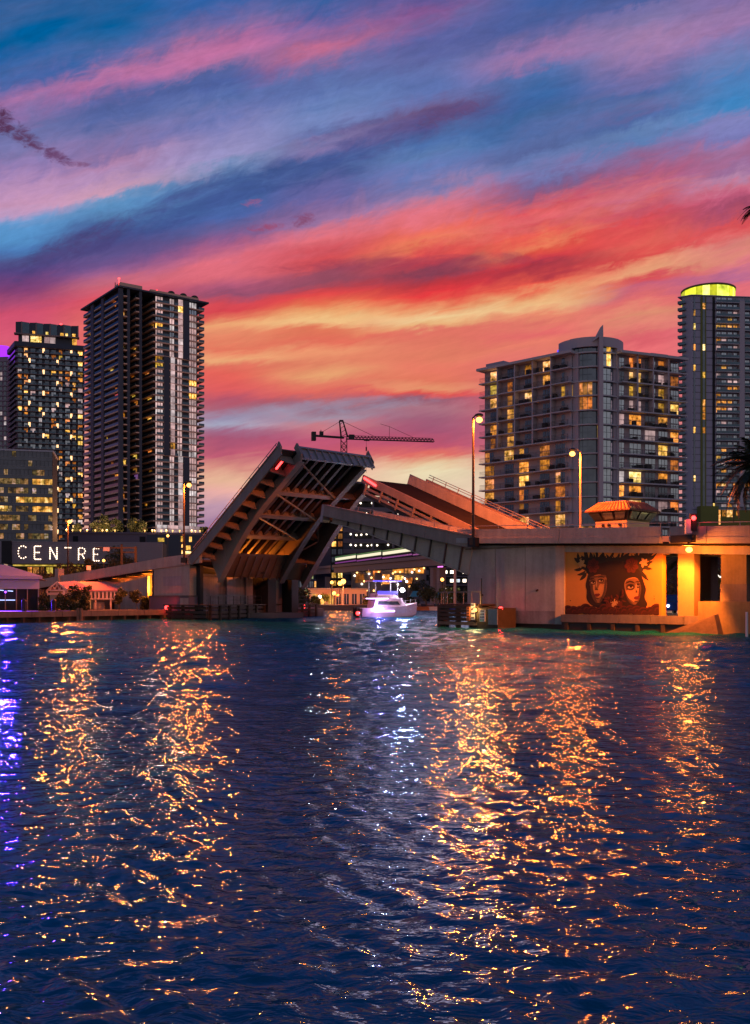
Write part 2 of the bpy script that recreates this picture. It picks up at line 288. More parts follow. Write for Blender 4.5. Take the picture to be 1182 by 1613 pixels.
M['pav_roof'] = rough_mat('canvas_pink_light', (0.62, 0.30, 0.32), 0.6, 0.1, 0.4, bump=0)  # pink light on the roof is put into the canvas colour
M['pav_white'] = rough_mat('pavilion_white', (0.62, 0.60, 0.62), 0.6, 0.08, 0.6, bump=0)
M['neon'] = emit_mat('blue_white_neon', (0.45, 0.55, 1.0), 2.2)
M['neon_violet'] = emit_mat('violet_neon', (0.22, 0.04, 1.0), 8.0, sample=False)
M['pav_glow'] = emit_mat('pavilion_interior_glow', (1.0, 0.30, 0.12), 0.75, var=0.8, vscale=0.6)
M['hull'] = rough_mat('boat_gelcoat', (0.60, 0.50, 0.66), 0.25, 0.05, 1.0, bump=0)
M['boat_glow'] = emit_mat('boat_led_lilac', (0.80, 0.55, 1.0), 6.0)
M['boat_blue'] = emit_mat('boat_led_blue', (0.06, 0.05, 1.0), 1.6)
M['boat_white'] = emit_mat('boat_spot_white', (1.0, 0.92, 0.95), 40.0)
M['train_white'] = emit_mat('train_window_glow', (0.95, 0.90, 0.62), 1.0)
M['train_green'] = emit_mat('train_green_streak_glow', (0.08, 0.4, 0.12), 0.35)  # stripe glows without a lamp, standing in for the green light streak
M['train_purple'] = emit_mat('train_purple_streak_glow', (0.4, 0.06, 0.5), 0.4)  # emissive stripe in place of the purple streak of light
M['magenta'] = emit_mat('magenta_sign_glow', (0.95, 0.2, 0.95), 2.0)
M['car_blue'] = rough_mat('blue_car_paint', (0.01, 0.05, 0.35), 0.25, 0.05, 1.0, bump=0)
M['teal'] = rough_mat('teal_canvas', (0.02, 0.18, 0.24), 0.6, 0.1, 1.0, bump=0)
M['guideway'] = rough_mat('guideway_concrete', (0.33, 0.22, 0.20), 0.8, 0.12, 0.1, bump=0)
M['corrugated'] = rough_mat('corrugated_metal', (0.24, 0.21, 0.26), 0.45, 0.1, 0.1, metal=0.3, bump=0)

# ---------------------------------------------------------------- mesh building
class MB:
    def __init__(s): s.v = []; s.f = []
    def add(s, vs, fs):
        o = len(s.v); s.v += [tuple(p) for p in vs]; s.f += [tuple(i+o for i in f) for f in fs]; return s
    def hexa(s, p):   # 8 points: bottom ring 0-3, top ring 4-7
        return s.add(p, [(3, 2, 1, 0), (4, 5, 6, 7), (0, 1, 5, 4), (1, 2, 6, 5), (2, 3, 7, 6), (3, 0, 4, 7)])
    def box(s, x0, x1, y0, y1, z0, z1):
        return s.hexa([(x0, y0, z0), (x1, y0, z0), (x1, y1, z0), (x0, y1, z0), (x0, y0, z1), (x1, y0, z1), (x1, y1, z1), (x0, y1, z1)])
    def prism(s, poly, z0, z1):
        n = len(poly); z0s = z0 if isinstance(z0, (list, tuple)) else [z0]*n; z1s = z1 if isinstance(z1, (list, tuple)) else [z1]*n
        a = sum(poly[i][0]*poly[(i+1) % n][1]-poly[(i+1) % n][0]*poly[i][1] for i in range(n))
        if a < 0: poly = poly[::-1]; z0s = z0s[::-1]; z1s = z1s[::-1]
        vs = [(p[0], p[1], z) for p, z in zip(poly, z0s)] + [(p[0], p[1], z) for p, z in zip(poly, z1s)]
        fs = [tuple(range(n))[::-1], tuple(range(n, 2*n))] + [(i, (i+1) % n, n+(i+1) % n, n+i) for i in range(n)]
        return s.add(vs, fs)
    def bar(s, a, b, w, h=None, up=(0, 0, 1)):
        h = h or w; a = np.array(a, float); b = np.array(b, float); d = b-a; L = np.linalg.norm(d)
        if L < 1e-6: return s
        d /= L; up = np.array(up, float); r = np.cross(d, up)
        if np.linalg.norm(r) < 1e-3: r = np.cross(d, (1, 0, 0))
        r /= np.linalg.norm(r); u = np.cross(r, d); r *= w/2; u *= h/2
        return s.hexa([a-r-u, a+r-u, b+r-u, b-r-u, a-r+u, a+r+u, b+r+u, b-r+u])
    def tube(s, pts, rads, n=8, cap=True):
        pts = [np.array(p, float) for p in pts]
        if not isinstance(rads, (list, tuple)): rads = [rads]*len(pts)
        vs = []; fs = []
        for i, p in enumerate(pts):
            d = pts[min(i+1, len(pts)-1)]-pts[max(i-1, 0)]; d = d/(np.linalg.norm(d)+1e-9)
            r = np.cross(d, (0, 0, 1)); r = r/np.linalg.norm(r) if np.linalg.norm(r) > 1e-2 else np.array((1., 0, 0)); u = np.cross(r, d)
            for k in range(n):
                a = 2*pi*k/n; vs.append(p+rads[i]*(cos(a)*r+sin(a)*u))
        for i in range(len(pts)-1):
            for k in range(n): fs.append((i*n+k, i*n+(k+1) % n, (i+1)*n+(k+1) % n, (i+1)*n+k))
        if cap: fs += [tuple(range(n))[::-1], tuple((len(pts)-1)*n+k for k in range(n))]
        return s.add(vs, fs)
    def ball(s, c, r, n=8, m=6, sz=1.0):
        vs = [(c[0], c[1], c[2]-r*sz)]; fs = []
        for j in range(1, m):
            th = -pi/2+pi*j/m
            for k in range(n): vs.append((c[0]+r*cos(th)*cos(2*pi*k/n), c[1]+r*cos(th)*sin(2*pi*k/n), c[2]+r*sz*sin(th)))
        vs.append((c[0], c[1], c[2]+r*sz)); top = len(vs)-1
        for k in range(n):
            fs.append((0, 1+(k+1) % n, 1+k)); fs.append((top, 1+(m-2)*n+k, 1+(m-2)*n+(k+1) % n))
            for j in range(m-2): fs.append((1+j*n+k, 1+j*n+(k+1) % n, 1+(j+1)*n+(k+1) % n, 1+(j+1)*n+k))
        return s.add(vs, fs)
    def quad(s, *p): return s.add(p, [tuple(range(len(p)))])
    def mesh(s, name, mat, org=(0, 0, 0), smooth=False):
        me = bpy.data.meshes.new(name)
        v = np.array(s.v, float)-np.array(org, float)
        me.from_pydata(v.tolist(), [], s.f); me.update()
        if mat is not None: me.materials.append(M[mat] if isinstance(mat, str) else mat)
        if smooth: me.polygons.foreach_set('use_smooth', [True]*len(me.polygons))
        return me
    def build(s, name, mat, parent=None, kind=None, label=None, smooth=False):
        org = ROOT.get(parent.name, (0, 0, 0)) if parent is not None else (0, 0, 0)
        o = bpy.data.objects.new(name, s.mesh(name, mat, org, smooth)); COL.objects.link(o)
        if parent is not None: o.parent = parent; ROOT[o.name] = org
        if kind: o['kind'] = kind
        if label: o['label'] = label
        return o
ROOT = {}
def thing(name, label, cat, loc=(0, 0, 0), group=None):
    o = bpy.data.objects.new(name, None); COL.objects.link(o); o.location = loc; o.empty_display_size = 0.3
    o['label'] = label; o['category'] = cat
    if group: o['group'] = group
    ROOT[o.name] = tuple(loc); return o
def tag(o, label, cat, group=None):
    o['label'] = label; o['category'] = cat
    if group: o['group'] = group
    return o
def inst(me, name, parent, loc, rz=0.0):
    o = bpy.data.objects.new(name, me); COL.objects.link(o); o.parent = parent
    r = ROOT.get(parent.name, (0, 0, 0)); o.location = (loc[0]-r[0], loc[1]-r[1], loc[2]-r[2]); o.rotation_euler = (0, 0, rz)
    ROOT[o.name] = tuple(loc); return o
def copy_thing(src, loc, label=None, rz=None, scale=None):
    r = src.copy(); COL.objects.link(r); r.location = loc; ROOT[r.name] = tuple(loc)
    if rz is not None: r.rotation_euler = (0, 0, rz)
    if scale is not None: r.scale = (scale, scale, scale)
    if label: r['label'] = label
    for ch in list(src.children):
        c = ch.copy(); COL.objects.link(c); c.parent = r
        for g in list(ch.children):
            d = g.copy(); COL.objects.link(d); d.parent = c
    return r
def point_light(parent, loc, color, power, rad=0.25, name='lamp_light'):
    l = bpy.data.lights.new(name, 'POINT'); l.color = color; l.energy = power; l.shadow_soft_size = rad
    o = bpy.data.objects.new(name, l); COL.objects.link(o)
    if parent is not None:
        o.parent = parent; r = ROOT.get(parent.name, (0, 0, 0)); o.location = tuple(a-b for a, b in zip(loc, r))
    else: o.location = loc
    return o
def spot_light(parent, loc, aim, color, power, full_deg, blend=.12, rad=.25, name='lamp_light'):
    o = point_light(parent, loc, color, power, rad, name); l = o.data
    l2 = bpy.data.lights.new(name, 'SPOT'); l2.color = color; l2.energy = power; l2.shadow_soft_size = rad; l2.spot_size = radians(full_deg); l2.spot_blend = blend
    o2 = bpy.data.objects.new(name, l2); COL.objects.link(o2); o2.parent = o.parent; o2.location = o.location
    bpy.data.objects.remove(o); bpy.data.lights.remove(l)
    d = np.array(aim, float); d /= np.linalg.norm(d)
    from mathutils import Vector
    o2.rotation_euler = Vector(d).to_track_quat('-Z', 'Y').to_euler(); return o2
def U(px, py, Y): return ((px-CX)/F*Y, Y, HC+(HY-py)*Y/F)      # a sight line met at distance Y
def ZZ(py, Y): return HC+(HY-py)*Y/F
class Wall:    # a vertical plane through o along d (unit, xy); out = outward normal
    def __init__(s, o, d, out=None):
        s.o = np.array(o, float); d = np.array(d, float); s.d = d/np.linalg.norm(d)
        n = np.array((s.d[1], -s.d[0])); s.n = n if n@(-s.o) > 0 else -n
        s.rz = atan2(s.d[1], s.d[0])
    def q(s, px):
        k = (px-CX)/F; return (k*s.o[1]-s.o[0])/(s.d[0]-k*s.d[1])
    def p(s, q, off=0.0, z=None):
        r = s.o+s.d*q+s.n*off; return (r[0], r[1]) if z is None else (r[0], r[1], z)
    def box(s, mb, q0, q1, o0, o1, z0, z1):
        return mb.prism([s.p(q0, o0), s.p(q1, o0), s.p(q1, o1), s.p(q0, o1)], z0, z1)
def win_mesh(name, w, h, mat, panes=1, gap=0.12, depth=0.10, rows=1):
    mb = MB(); pw = (w-gap*(panes-1))/panes; ph = (h-gap*(rows-1))/rows
    for i in range(panes):
        for j in range(rows):
            x = -w/2+i*(pw+gap); z = j*(ph+gap); mb.box(x, x+pw, -depth/2, depth/2, z, z+ph)
    return mb.mesh(name, mat)
LITMATS = ['win_warm', 'win_warm', 'win_hot', 'win_amber']
# ================================================================ THE SETTING
# ---- water: one sheet, finer near the quay the picture is taken from, real waves
def wave_field(X, Y, minlam):
    Z = np.zeros_like(X); r = np.random.default_rng(5)
    wx = 0.6*np.sin(X*0.21+1.3)+0.5*np.sin(Y*0.17+0.4+0.3*np.sin(X*0.11)); wy = 0.6*np.sin(Y*0.19+2.0)+0.5*np.sin(X*0.23-Y*0.07)
    for i in range(72):
        lam = 0.11*(0.62/0.11)**r.random()
        ang = radians(88)+r.normal()*radians(52)
        k = 2*pi/lam; kx, ky = k*cos(ang), k*sin(ang)
        amp = WAVE*lam**0.95*(0.6+0.8*r.random())*0.0105
        f = np.clip((lam/minlam-2.2)/2.0, 0, 1)
        ph = kx*(X+wx*lam*0.55)+ky*(Y+wy*lam*0.55)+r.random()*6.283
        grp = 0.55+0.45*np.sin(X*r.uniform(.15, .5)+Y*r.uniform(-.4, .4)+r.random()*6.28)*np.sin(Y*r.uniform(.1, .4)+X*r.uniform(-.3, .3)+r.random()*6.28)
        s = np.sin(ph)
        Z += f*amp*grp*(s+0.22*np.cos(2*ph))
    Z = Z*(0.52+0.65*np.clip((Y-5)/30, 0, 1))
    farw = np.clip((Y-14)/30, 0, 1)
    for i in range(44):
        lam = 0.7*(3.2/0.7)**r.random(); ang = radians(88)+r.normal()*radians(32); k = 2*pi/lam; kx, ky = k*cos(ang), k*sin(ang)
        f = np.clip((lam/minlam-2.0)/1.5, 0, 1)*farw
        Z += f*lam*0.0085*(0.6+0.8*r.random())*np.sin(kx*(X+wx*lam*.5)+ky*(Y+wy*lam*.5)+r.random()*6.283)
    return Z
WAVE = 1.0
ys = [2.2]
while ys[-1] < 185: ys.append(ys[-1]+max(0.03, ys[-1]*0.0075))
ys = np.array(ys); nx = 640
u = np.linspace(-1, 1, nx)
halfw = 0.62*ys+3.0
Xg = halfw[:, None]*u[None, :]; Yg = np.repeat(ys[:, None], nx, 1)
spac = np.maximum(ys*0.0085, 2*halfw/nx)[:, None]
Zg = wave_field(Xg, Yg, spac)
ny = len(ys)
V3 = np.stack([Xg, Yg, Zg], -1).reshape(-1, 3)
ii = np.arange(ny*nx).reshape(ny, nx)
Q = np.stack([ii[:-1, :-1], ii[:-1, 1:], ii[1:, 1:], ii[1:, :-1]], -1).reshape(-1, 4)
wme = bpy.data.meshes.new('water')
far = np.array([(-3500, -300, -0.22), (3500, -300, -0.22), (3500, 5000, -0.22), (-3500, 5000, -0.22)])
nv = len(V3); V3 = np.vstack([V3, far]); Q = np.vstack([Q, [[nv, nv+1, nv+2, nv+3]]])
wme.vertices.add(len(V3)); wme.vertices.foreach_set('co', V3.ravel())
wme.loops.add(Q.size); wme.loops.foreach_set('vertex_index', Q.ravel().astype(np.int32))
wme.polygons.add(len(Q)); wme.polygons.foreach_set('loop_start', np.arange(0, Q.size, 4, dtype=np.int32))
wme.polygons.foreach_set('loop_total', np.full(len(Q), 4, dtype=np.int32))
wme.update(calc_edges=True); wme.polygons.foreach_set('use_smooth', [True]*len(Q))
m, n, p = new_mat('river_water'); P = geo_pos(n)
p.inputs['Base Color'].default_value = (0.004, 0.086, 0.136, 1); p.inputs['Roughness'].default_value = 0.6
p.inputs['Specular IOR Level'].default_value = 0.0
x, y, z = sep(n, P)
h1 = n.noise(n.vec(n.m('MULTIPLY', x, 0.9), n.m('MULTIPLY', y, 1.35), 0.0), 4.4, 3, 0.55, 0.6)
h2 = n.noise(n.vec(x, n.m('MULTIPLY', y, 1.2), 4.0), 9.0, 2, 0.5, 0.5)
h3 = n.noise(n.vec(n.m('MULTIPLY', x, 0.6), y, 8.0), 0.8, 2, 0.5, 0.4)
hh = n.m('ADD', n.m('MULTIPLY', n.m('MULTIPLY', h1, 0.088), n.m('MULTIPLY_ADD', n.smooth(y, 3, 45), 0.75, 0.25)), n.m('ADD', n.m('MULTIPLY', h2, 0.0035), n.m('MULTIPLY', h3, 0.03)))
bn = n.n.new('ShaderNodeBump'); bn.inputs['Strength'].default_value = 1.0; bn.inputs['Distance'].default_value = 1.0
n.l.new(hh, bn.inputs['Height']); n.l.new(bn.outputs[0], p.inputs['Normal'])
gl = n.n.new('ShaderNodeBsdfGlossy'); gl.inputs['Color'].default_value = (0.33, 0.56, 1.0, 1)
n.l.new(n.m('MULTIPLY_ADD', n.smooth(y, 5, 60), 0.045, 0.032), gl.inputs['Roughness']); n.l.new(bn.outputs[0], gl.inputs['Normal'])
fr_ = n.n.new('ShaderNodeFresnel'); fr_.inputs['IOR'].default_value = 1.33; n.l.new(bn.outputs[0], fr_.inputs['Normal'])
mx = n.n.new('ShaderNodeMixShader'); n.l.new(n.m('MINIMUM', n.m('MULTIPLY', fr_.outputs[0], 0.95), 0.48), mx.inputs[0])
n.l.new(p.outputs[0], mx.inputs[1]); n.l.new(gl.outputs[0], mx.inputs[2])
n.l.new(mx.outputs[0], [q_ for q_ in n.n if q_.type == 'OUTPUT_MATERIAL'][0].inputs[0])
wme.materials.append(m)
wo_ = bpy.data.objects.new('water', wme); COL.objects.link(wo_); wo_['kind'] = 'structure'

# ---- bridge frame: t along the road to the right, w across it (away from the viewer), z up
def BR(t, w, z=None):
    r = (6.5+0.697*t+0.716*w, 71-0.716*t+0.697*w); return r if z is None else (r[0], r[1], z)
def brbox(mb, t0, t1, w0, w1, z0, z1): return mb.prism([BR(t0, w0), BR(t1, w0), BR(t1, w1), BR(t0, w1)], z0, z1)

# ---- banks (land sheets standing 0.9 m out of the water)
gb = MB()
left_bank = [(-60, 66), (-33, 80), (-20.6, 98.5), (-15, 108), (-6, 116), (-10, 140), (-24, 176), (-60, 186), (40, 186), (40, 168), (20, 150),
             (16, 110), BR(14, 6), BR(7.6, 1.4), BR(30, 0.9), (22.8, 50), (16.5, 36), (9, -20), (600, -20), (2600, 3000), (-2600, 3000), (-800, 66)]
main = [(-800, 66), (-60, 66), (-33, 80), (-20.6, 98.5), (-15, 108), (-6, 116), (-10, 140), (-22, 168), (22, 168), (18, 140), (16, 110), (14.4, 74),
        BR(7.6, 1.4), BR(30, 0.9), (24.5, 49), (19.5, 36), (14, -20), (900, -20), (2600, 3000), (-2600, 3000)]
gb.prism(main, -1.0, 0.9); gb.build('ground', 'ground', None, kind='structure')
hills = MB()
rr = random.Random(3)
# ================================================================ BRIDGE: fixed right side
ZT = lambda t: 7.0-0.039*t            # top of the right parapet
ap = thing('bridge_approach', 'grey concrete fixed span and abutment carrying the road at the right of the opening', 'bridge', BR(0, 0, 0))
edges = [-0.9, 8.0, 15.35, 15.95, 18.35, 25.3, 33]
for a, b in zip(edges[:-1], edges[1:]):
    if b-a < 1: continue
    mb = MB(); g = 0.02
    mb.prism([BR(a+g, 0), BR(b-g, 0), BR(b-g, 0.32), BR(a+g, 0.32)], [ZT(a)-0.62, ZT(b)-0.62, ZT(b)-0.62, ZT(a)-0.62], [ZT(a), ZT(b), ZT(b), ZT(a)])
    mb.prism([BR(a+g, -0.06), BR(b-g, -0.06), BR(b-g, 0.32), BR(a+g, 0.32)], [ZT(a)-1.0, ZT(b)-1.0, ZT(b)-1.0, ZT(a)-1.0], [ZT(a)-0.625, ZT(b)-0.625, ZT(b)-0.625, ZT(a)-0.625])
    mb.build('parapet_panel', 'concrete', ap)
mb = MB(); mb.prism([BR(-0.9, 0.33), BR(33, 0.33), BR(33, 11.6), BR(-0.9, 11.6)], [5.9, 4.6, 4.6, 5.9], [6.1, 4.85, 4.85, 6.1]); mb.build('road_deck', 'asphalt', ap)
for w0 in (0.75, 4.2, 7.6, 10.9):
    mb = MB(); mb.prism([BR(7.9, w0), BR(33, w0), BR(33, w0+0.5), BR(7.9, w0+0.5)], [5.15, 4.0, 4.0, 5.15], [5.89, 4.59, 4.59, 5.89]); mb.build('deck_girder', 'concrete', ap)
mb = MB(); mb.prism([BR(-0.9, 11.6), BR(33, 11.6), BR(33, 11.9), BR(-0.9, 11.9)], [5.9, 4.6, 4.6, 5.9], [7.0, 5.7, 5.7, 7.0]); mb.build('far_parapet', 'concrete', ap)
# abutment block, bevelled at its right corner
mb = MB(); mb.prism([BR(-0.3, 0.5), BR(7.35, 0.5), BR(7.9, 0.72), BR(7.9, 11), BR(-0.3, 11)], 0.35, 5.97); ab = mb.build('abutment_wall', 'concrete', ap)
mb = MB(); brbox(mb, -0.26, 7.8, 0.62, 10.9, -1, 0.349); mb.build('wet_footing', 'wet', ap)
mb = MB(); brbox(mb, -0.45, 7.5, 0.44, 0.499, 5.55, 5.65); mb.build('drip_ledge', 'concrete_dark', ap)
mb = MB(); brbox(mb, -0.28, 7.34, 0.485, 0.499, 0.36, 1.22); mb.build('tide_band', 'tide', ap)
for t_ in (2.25, 4.85):
    mb = MB(); brbox(mb, t_, t_+.03, 0.488, 0.499, 1.225, 5.54); mb.build('form_joint', 'concrete_dark', ap)
for t_ in (1.1, 5.9):
    mb = MB(); mb.tube([BR(t_, .36, 2.2+.4*t_/6), BR(t_, .55, 2.25+.4*t_/6)], .07, 8); mb.build('drain_pipe', 'black', ap)
# mural wall, ledge in front of it
MW = 0.85
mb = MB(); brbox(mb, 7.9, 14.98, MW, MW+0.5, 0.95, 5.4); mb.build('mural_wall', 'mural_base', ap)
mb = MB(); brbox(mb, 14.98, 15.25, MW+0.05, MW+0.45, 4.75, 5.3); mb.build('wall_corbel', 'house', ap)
for i in range(5):
    a = 7.92+i*2.2
    mb = MB(); brbox(mb, a, a+2.17, 0.30, 0.84, 0.52, 1.02+0.012*((i*7) % 3)); mb.build('quay_cap', 'concrete_dark', ap)
mb = MB(); brbox(mb, 7.9, 18.9, 0.42, 1.3, -1, 0.515); mb.build('quay_face', 'wet', ap)
for i in range(6):
    mb = MB(); brbox(mb, 8.2+i*1.75, 8.45+i*1.75, 0.33, 0.419, -0.6, 0.5); mb.build('quay_pile', 'timber', ap)
# piers under the right span
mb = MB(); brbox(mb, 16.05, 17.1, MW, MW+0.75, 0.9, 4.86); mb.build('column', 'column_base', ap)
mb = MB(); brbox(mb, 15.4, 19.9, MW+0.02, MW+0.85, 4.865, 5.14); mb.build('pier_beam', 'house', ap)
mb = MB(); brbox(mb, 18.75, 20.3, 0.95, 2.0, 1.9, 4.86); mb.build('column', 'olive_concrete', ap)
mb = MB(); brbox(mb, 18.72, 20.33, 0.92, 2.03, 1.9, 2.9); mb.build('column_band', 'concrete_dark', ap)
mb = MB(); brbox(mb, 17.7, 23.5, 0.2, 3.4, -0.6, 1.9); mb.build('pier_footing', 'olive_concrete', ap)
mb = MB(); brbox(mb, 13.2, 14.2, 8.6, 9.6, 0.9, 5.1); mb.build('rear_column', 'concrete_dark', ap)
# signal box on the parapet
mb = MB(); brbox(mb, 16.3, 17.7, -0.5, -0.07, 5.36, 5.80); mb.build('junction_box', 'black', ap)
# tilted broken slab by the water
mb = MB(); q = [BR(15.6, -0.2), BR(19.3, -0.3), BR(19.5, 1.6), BR(16.3, 1.4)]
mb.hexa([(*q[0], -0.5), (*q[1], -0.4), (*q[2], 0.1), (*q[3], -0.1), (*BR(15.75, -0.1), 0.02), (*BR(18.9, -0.15), 1.12), (*BR(19.2, 1.5), 1.30), (*BR(16.2, 1.3), 0.35)])
sl = mb.build('concrete_slab', 'rubble'); tag(sl, 'tilted broken concrete slab sloping into the water under the bridge', 'slab')

# ---- painted mural (flat paint, layer over layer)
mural = thing('mural', 'painted mural of two women with flower headdresses on the orange lit wall', 'mural', BR(11, MW, 1))
def mp(cx, cy): return 7.9+(cx-85)/935.0*7.05, 5.42-(cy-100)/660.0*4.42
LAY = [0]
def paint(name, polys, mat, label=None):
    LAY[0] += 1
    for i, poly in enumerate(polys):
        mb = MB(); off = MW-0.004*LAY[0]-0.0004*(i % 9)
        pts = [BR(mp(*q)[0], off, mp(*q)[1]) for q in poly]
        c = tuple(sum(p_[i] for p_ in pts)/len(pts) for i in range(3))
        mb.add([c]+pts, [(0, 1+j, 1+(j+1) % len(pts)) for j in range(len(pts))])
        mb.build(name, mat, mural)
def ell(cx, cy, a, b, rot=0, n=20, a0=0, a1=360):
    r = radians(rot); out = []
    for i in range(n):
        th = radians(a0+(a1-a0)*i/n); x_, y_ = a*cos(th), b*sin(th)
        out.append((cx+x_*cos(r)-y_*sin(r), cy+x_*sin(r)+y_*cos(r)))
    return out
def leafp(x0, y0, x1, y1, w, bend=0.12):
    dx_, dy_ = x1-x0, y1-y0; nx_, ny_ = -dy_, dx_; L = sqrt(dx_*dx_+dy_*dy_); nx_ /= L; ny_ /= L; o = []
    for s, seq in ((1, (0, .2, .45, .7, .9)), (-1, (1, .9, .7, .45, .2))):
        for t_ in seq:
            ww = w*sin(pi*min(1, t_*0.92+0.08))**0.8 if t_ < 1 else 0; b_ = bend*L*sin(pi*t_)
            o.append((x0+dx_*t_+nx_*(s*ww+b_), y0+dy_*t_+ny_*(s*ww+b_)))
    return o
def smoothp(pts, it=2):
    for _ in range(it):
        o = []
        for i in range(len(pts)):
            a, b = pts[i], pts[(i+1) % len(pts)]
            o += [(a[0]*.75+b[0]*.25, a[1]*.75+b[1]*.25), (a[0]*.25+b[0]*.75, a[1]*.25+b[1]*.75)]
        pts = o
    return pts
def arcs(cx, cy, r, a0, a1, th, n=12):
    o = [(cx+r*cos(radians(a0+(a1-a0)*i/n)), cy+r*sin(radians(a0+(a1-a0)*i/n))) for i in range(n+1)]
    k = [(cx+(r-th*sin(pi*i/n))*cos(radians(a0+(a1-a0)*i/n)), cy+(r-th*sin(pi*i/n))*sin(radians(a0+(a1-a0)*i/n))) for i in range(n+1)]
    return o+k[::-1]
def pm(n_, c): M[n_] = rough_mat(n_, c, 0.85, 0.25, 1.6, bump=0.1); return n_
hairm = pm('paint_black_brown', (0.018, 0.010, 0.009)); skin = pm('paint_skin', (0.40, 0.21, 0.065)); shade = pm('paint_shadow_skin', (0.07, 0.04, 0.025))
redf = pm('paint_red_petal', (0.075, 0.016, 0.010)); dred = pm('paint_dark_red', (0.035, 0.010, 0.008)); pale = pm('paint_pale_petal', (0.40, 0.26, 0.10))
lip = pm('paint_lips', (0.12, 0.018, 0.02)); white = pm('paint_white', (0.40, 0.28, 0.13)); mids = pm('paint_mid_skin', (0.17, 0.09, 0.04)); leafd = pm('paint_dark_leaf', (0.022, 0.020, 0.014))
R = random.Random(4)
spk = []
for (x0, y0, x1, y1, w) in ((330, 250, 290, 100, 20), (250, 250, 215, 150, 16), (260, 260, 175, 200, 20), (270, 300, 175, 320, 16), (300, 330, 205, 370, 15), (310, 350, 235, 425, 18),
        (400, 240, 392, 115, 13), (360, 230, 340, 150, 14), (470, 240, 465, 145, 14), (480, 260, 500, 190, 11), (520, 250, 545, 190, 10), (560, 260, 635, 195, 11), (570, 250, 600, 215, 9),
        (640, 270, 730, 170, 14), (600, 280, 660, 225, 10), (770, 240, 795, 130, 13), (800, 260, 885, 110, 19), (850, 230, 975, 135, 15), (880, 240, 985, 180, 10), (840, 260, 910, 160, 20), (890, 280, 945, 260, 12),
        (850, 310, 940, 330, 15), (830, 340, 905, 435, 16), (820, 330, 890, 400, 16), (320, 280, 240, 215, 20), (870, 250, 950, 210, 15), (290, 240, 250, 180, 14), (690, 260, 710, 190, 12), (820, 220, 835, 165, 12)):
    spk.append(leafp(x0, y0, x1, y1, w, R.uniform(-.14, .14)))
for i in range(34):
    x0 = R.uniform(300, 870); y0 = R.uniform(250, 340); a = R.uniform(-pi, 0); L = R.uniform(50, 95)
    spk.append(leafp(x0, y0, x0+L*cos(a), y0+L*sin(a)*0.9, R.uniform(9, 16), R.uniform(-.2, .2)))
for i in range(90):
    x0 = R.uniform(290, 880); y0 = R.uniform(215, 330); a = R.uniform(-pi*.95, -pi*.05); L = R.uniform(40, 120)
    spk.append(leafp(x0, y0, x0+L*cos(a), y0+L*sin(a)*0.8, R.uniform(9, 16), R.uniform(-.2, .2)))
paint('leaf', spk, leafd)
paint('crown_mass', [smoothp([(290, 330), (310, 230), (400, 195), (500, 210), (600, 215), (700, 205), (800, 195), (880, 260), (850, 370), (700, 410), (600, 440), (500, 400), (400, 375), (330, 380)])], leafd)
paint('hair', [smoothp([(330, 350), (400, 270), (560, 240), (700, 260), (820, 320), (860, 450), (885, 520), (862, 590), (900, 655), (870, 700), (700, 720), (600, 735), (500, 720), (470, 700), (360, 675), (300, 610), (312, 530), (293, 480), (312, 400)])], hairm)
paint('face', [smoothp([(338, 400), (400, 372), (470, 372), (512, 430), (506, 520), (480, 590), (445, 642), (402, 642), (372, 600), (350, 540), (338, 460)])], skin)
paint('face', [smoothp([(678, 450), (705, 412), (790, 398), (828, 450), (838, 520), (826, 585), (808, 632), (778, 662), (745, 642), (708, 590), (684, 520)])], skin)
paint('face_tone', [smoothp([(338, 405), (420, 380), (505, 385), (510, 440), (470, 470), (440, 455), (418, 520), (388, 520), (395, 450), (345, 470)]), smoothp([(352, 530), (390, 600), (440, 600), (485, 560), (470, 600), (440, 642), (405, 642), (372, 600)]), smoothp([(682, 460), (700, 420), (790, 405), (826, 445), (815, 470), (790, 460), (780, 480), (700, 530), (690, 520)]), smoothp([(705, 580), (760, 640), (810, 615), (800, 645), (776, 664), (742, 645)])], mids)
paint('face_shadow', [smoothp([(340, 400), (372, 380), (365, 470), (385, 560), (420, 642), (400, 644), (366, 600), (344, 530)]), smoothp([(512, 430), (505, 525), (480, 590), (445, 644), (430, 640), (470, 560), (488, 480), (490, 410)]),
    ell(372, 445, 34, 24), ell(450, 430, 34, 22), smoothp([(395, 455), (415, 510), (432, 520), (395, 522)]), ell(408, 600, 26, 9), smoothp([(340, 385), (500, 370), (505, 400), (420, 395), (345, 415)]),
    ell(738, 492, 42, 33), ell(808, 478, 22, 27), smoothp([(790, 500), (802, 545), (782, 550)]), smoothp([(826, 440), (838, 520), (826, 590), (800, 640), (812, 560), (818, 490)]), smoothp([(684, 520), (710, 590), (746, 644), (775, 664), (740, 655), (700, 600)]), ell(795, 628, 22, 8)], shade)
paint('eye_white', [ell(372, 448, 20, 9), ell(450, 432, 21, 9), ell(738, 494, 27, 13, -8), ell(808, 478, 13, 10)], white)
paint('eye', [ell(376, 445, 9, 9), ell(455, 429, 9, 9), ell(742, 488, 13, 13), ell(810, 474, 8, 9), arcs(372, 452, 26, 200, 340, 7), arcs(450, 436, 26, 200, 340, 7), arcs(738, 500, 34, 190, 350, 10), arcs(808, 484, 18, 200, 340, 6),
    arcs(366, 446, 42, 215, 320, 10), arcs(452, 428, 42, 220, 325, 10), arcs(735, 486, 52, 205, 330, 13), arcs(806, 470, 32, 215, 320, 9), ell(398, 516, 6, 4), ell(414, 516, 6, 4), ell(790, 542, 5, 4), ell(803, 540, 4, 4)], hairm)
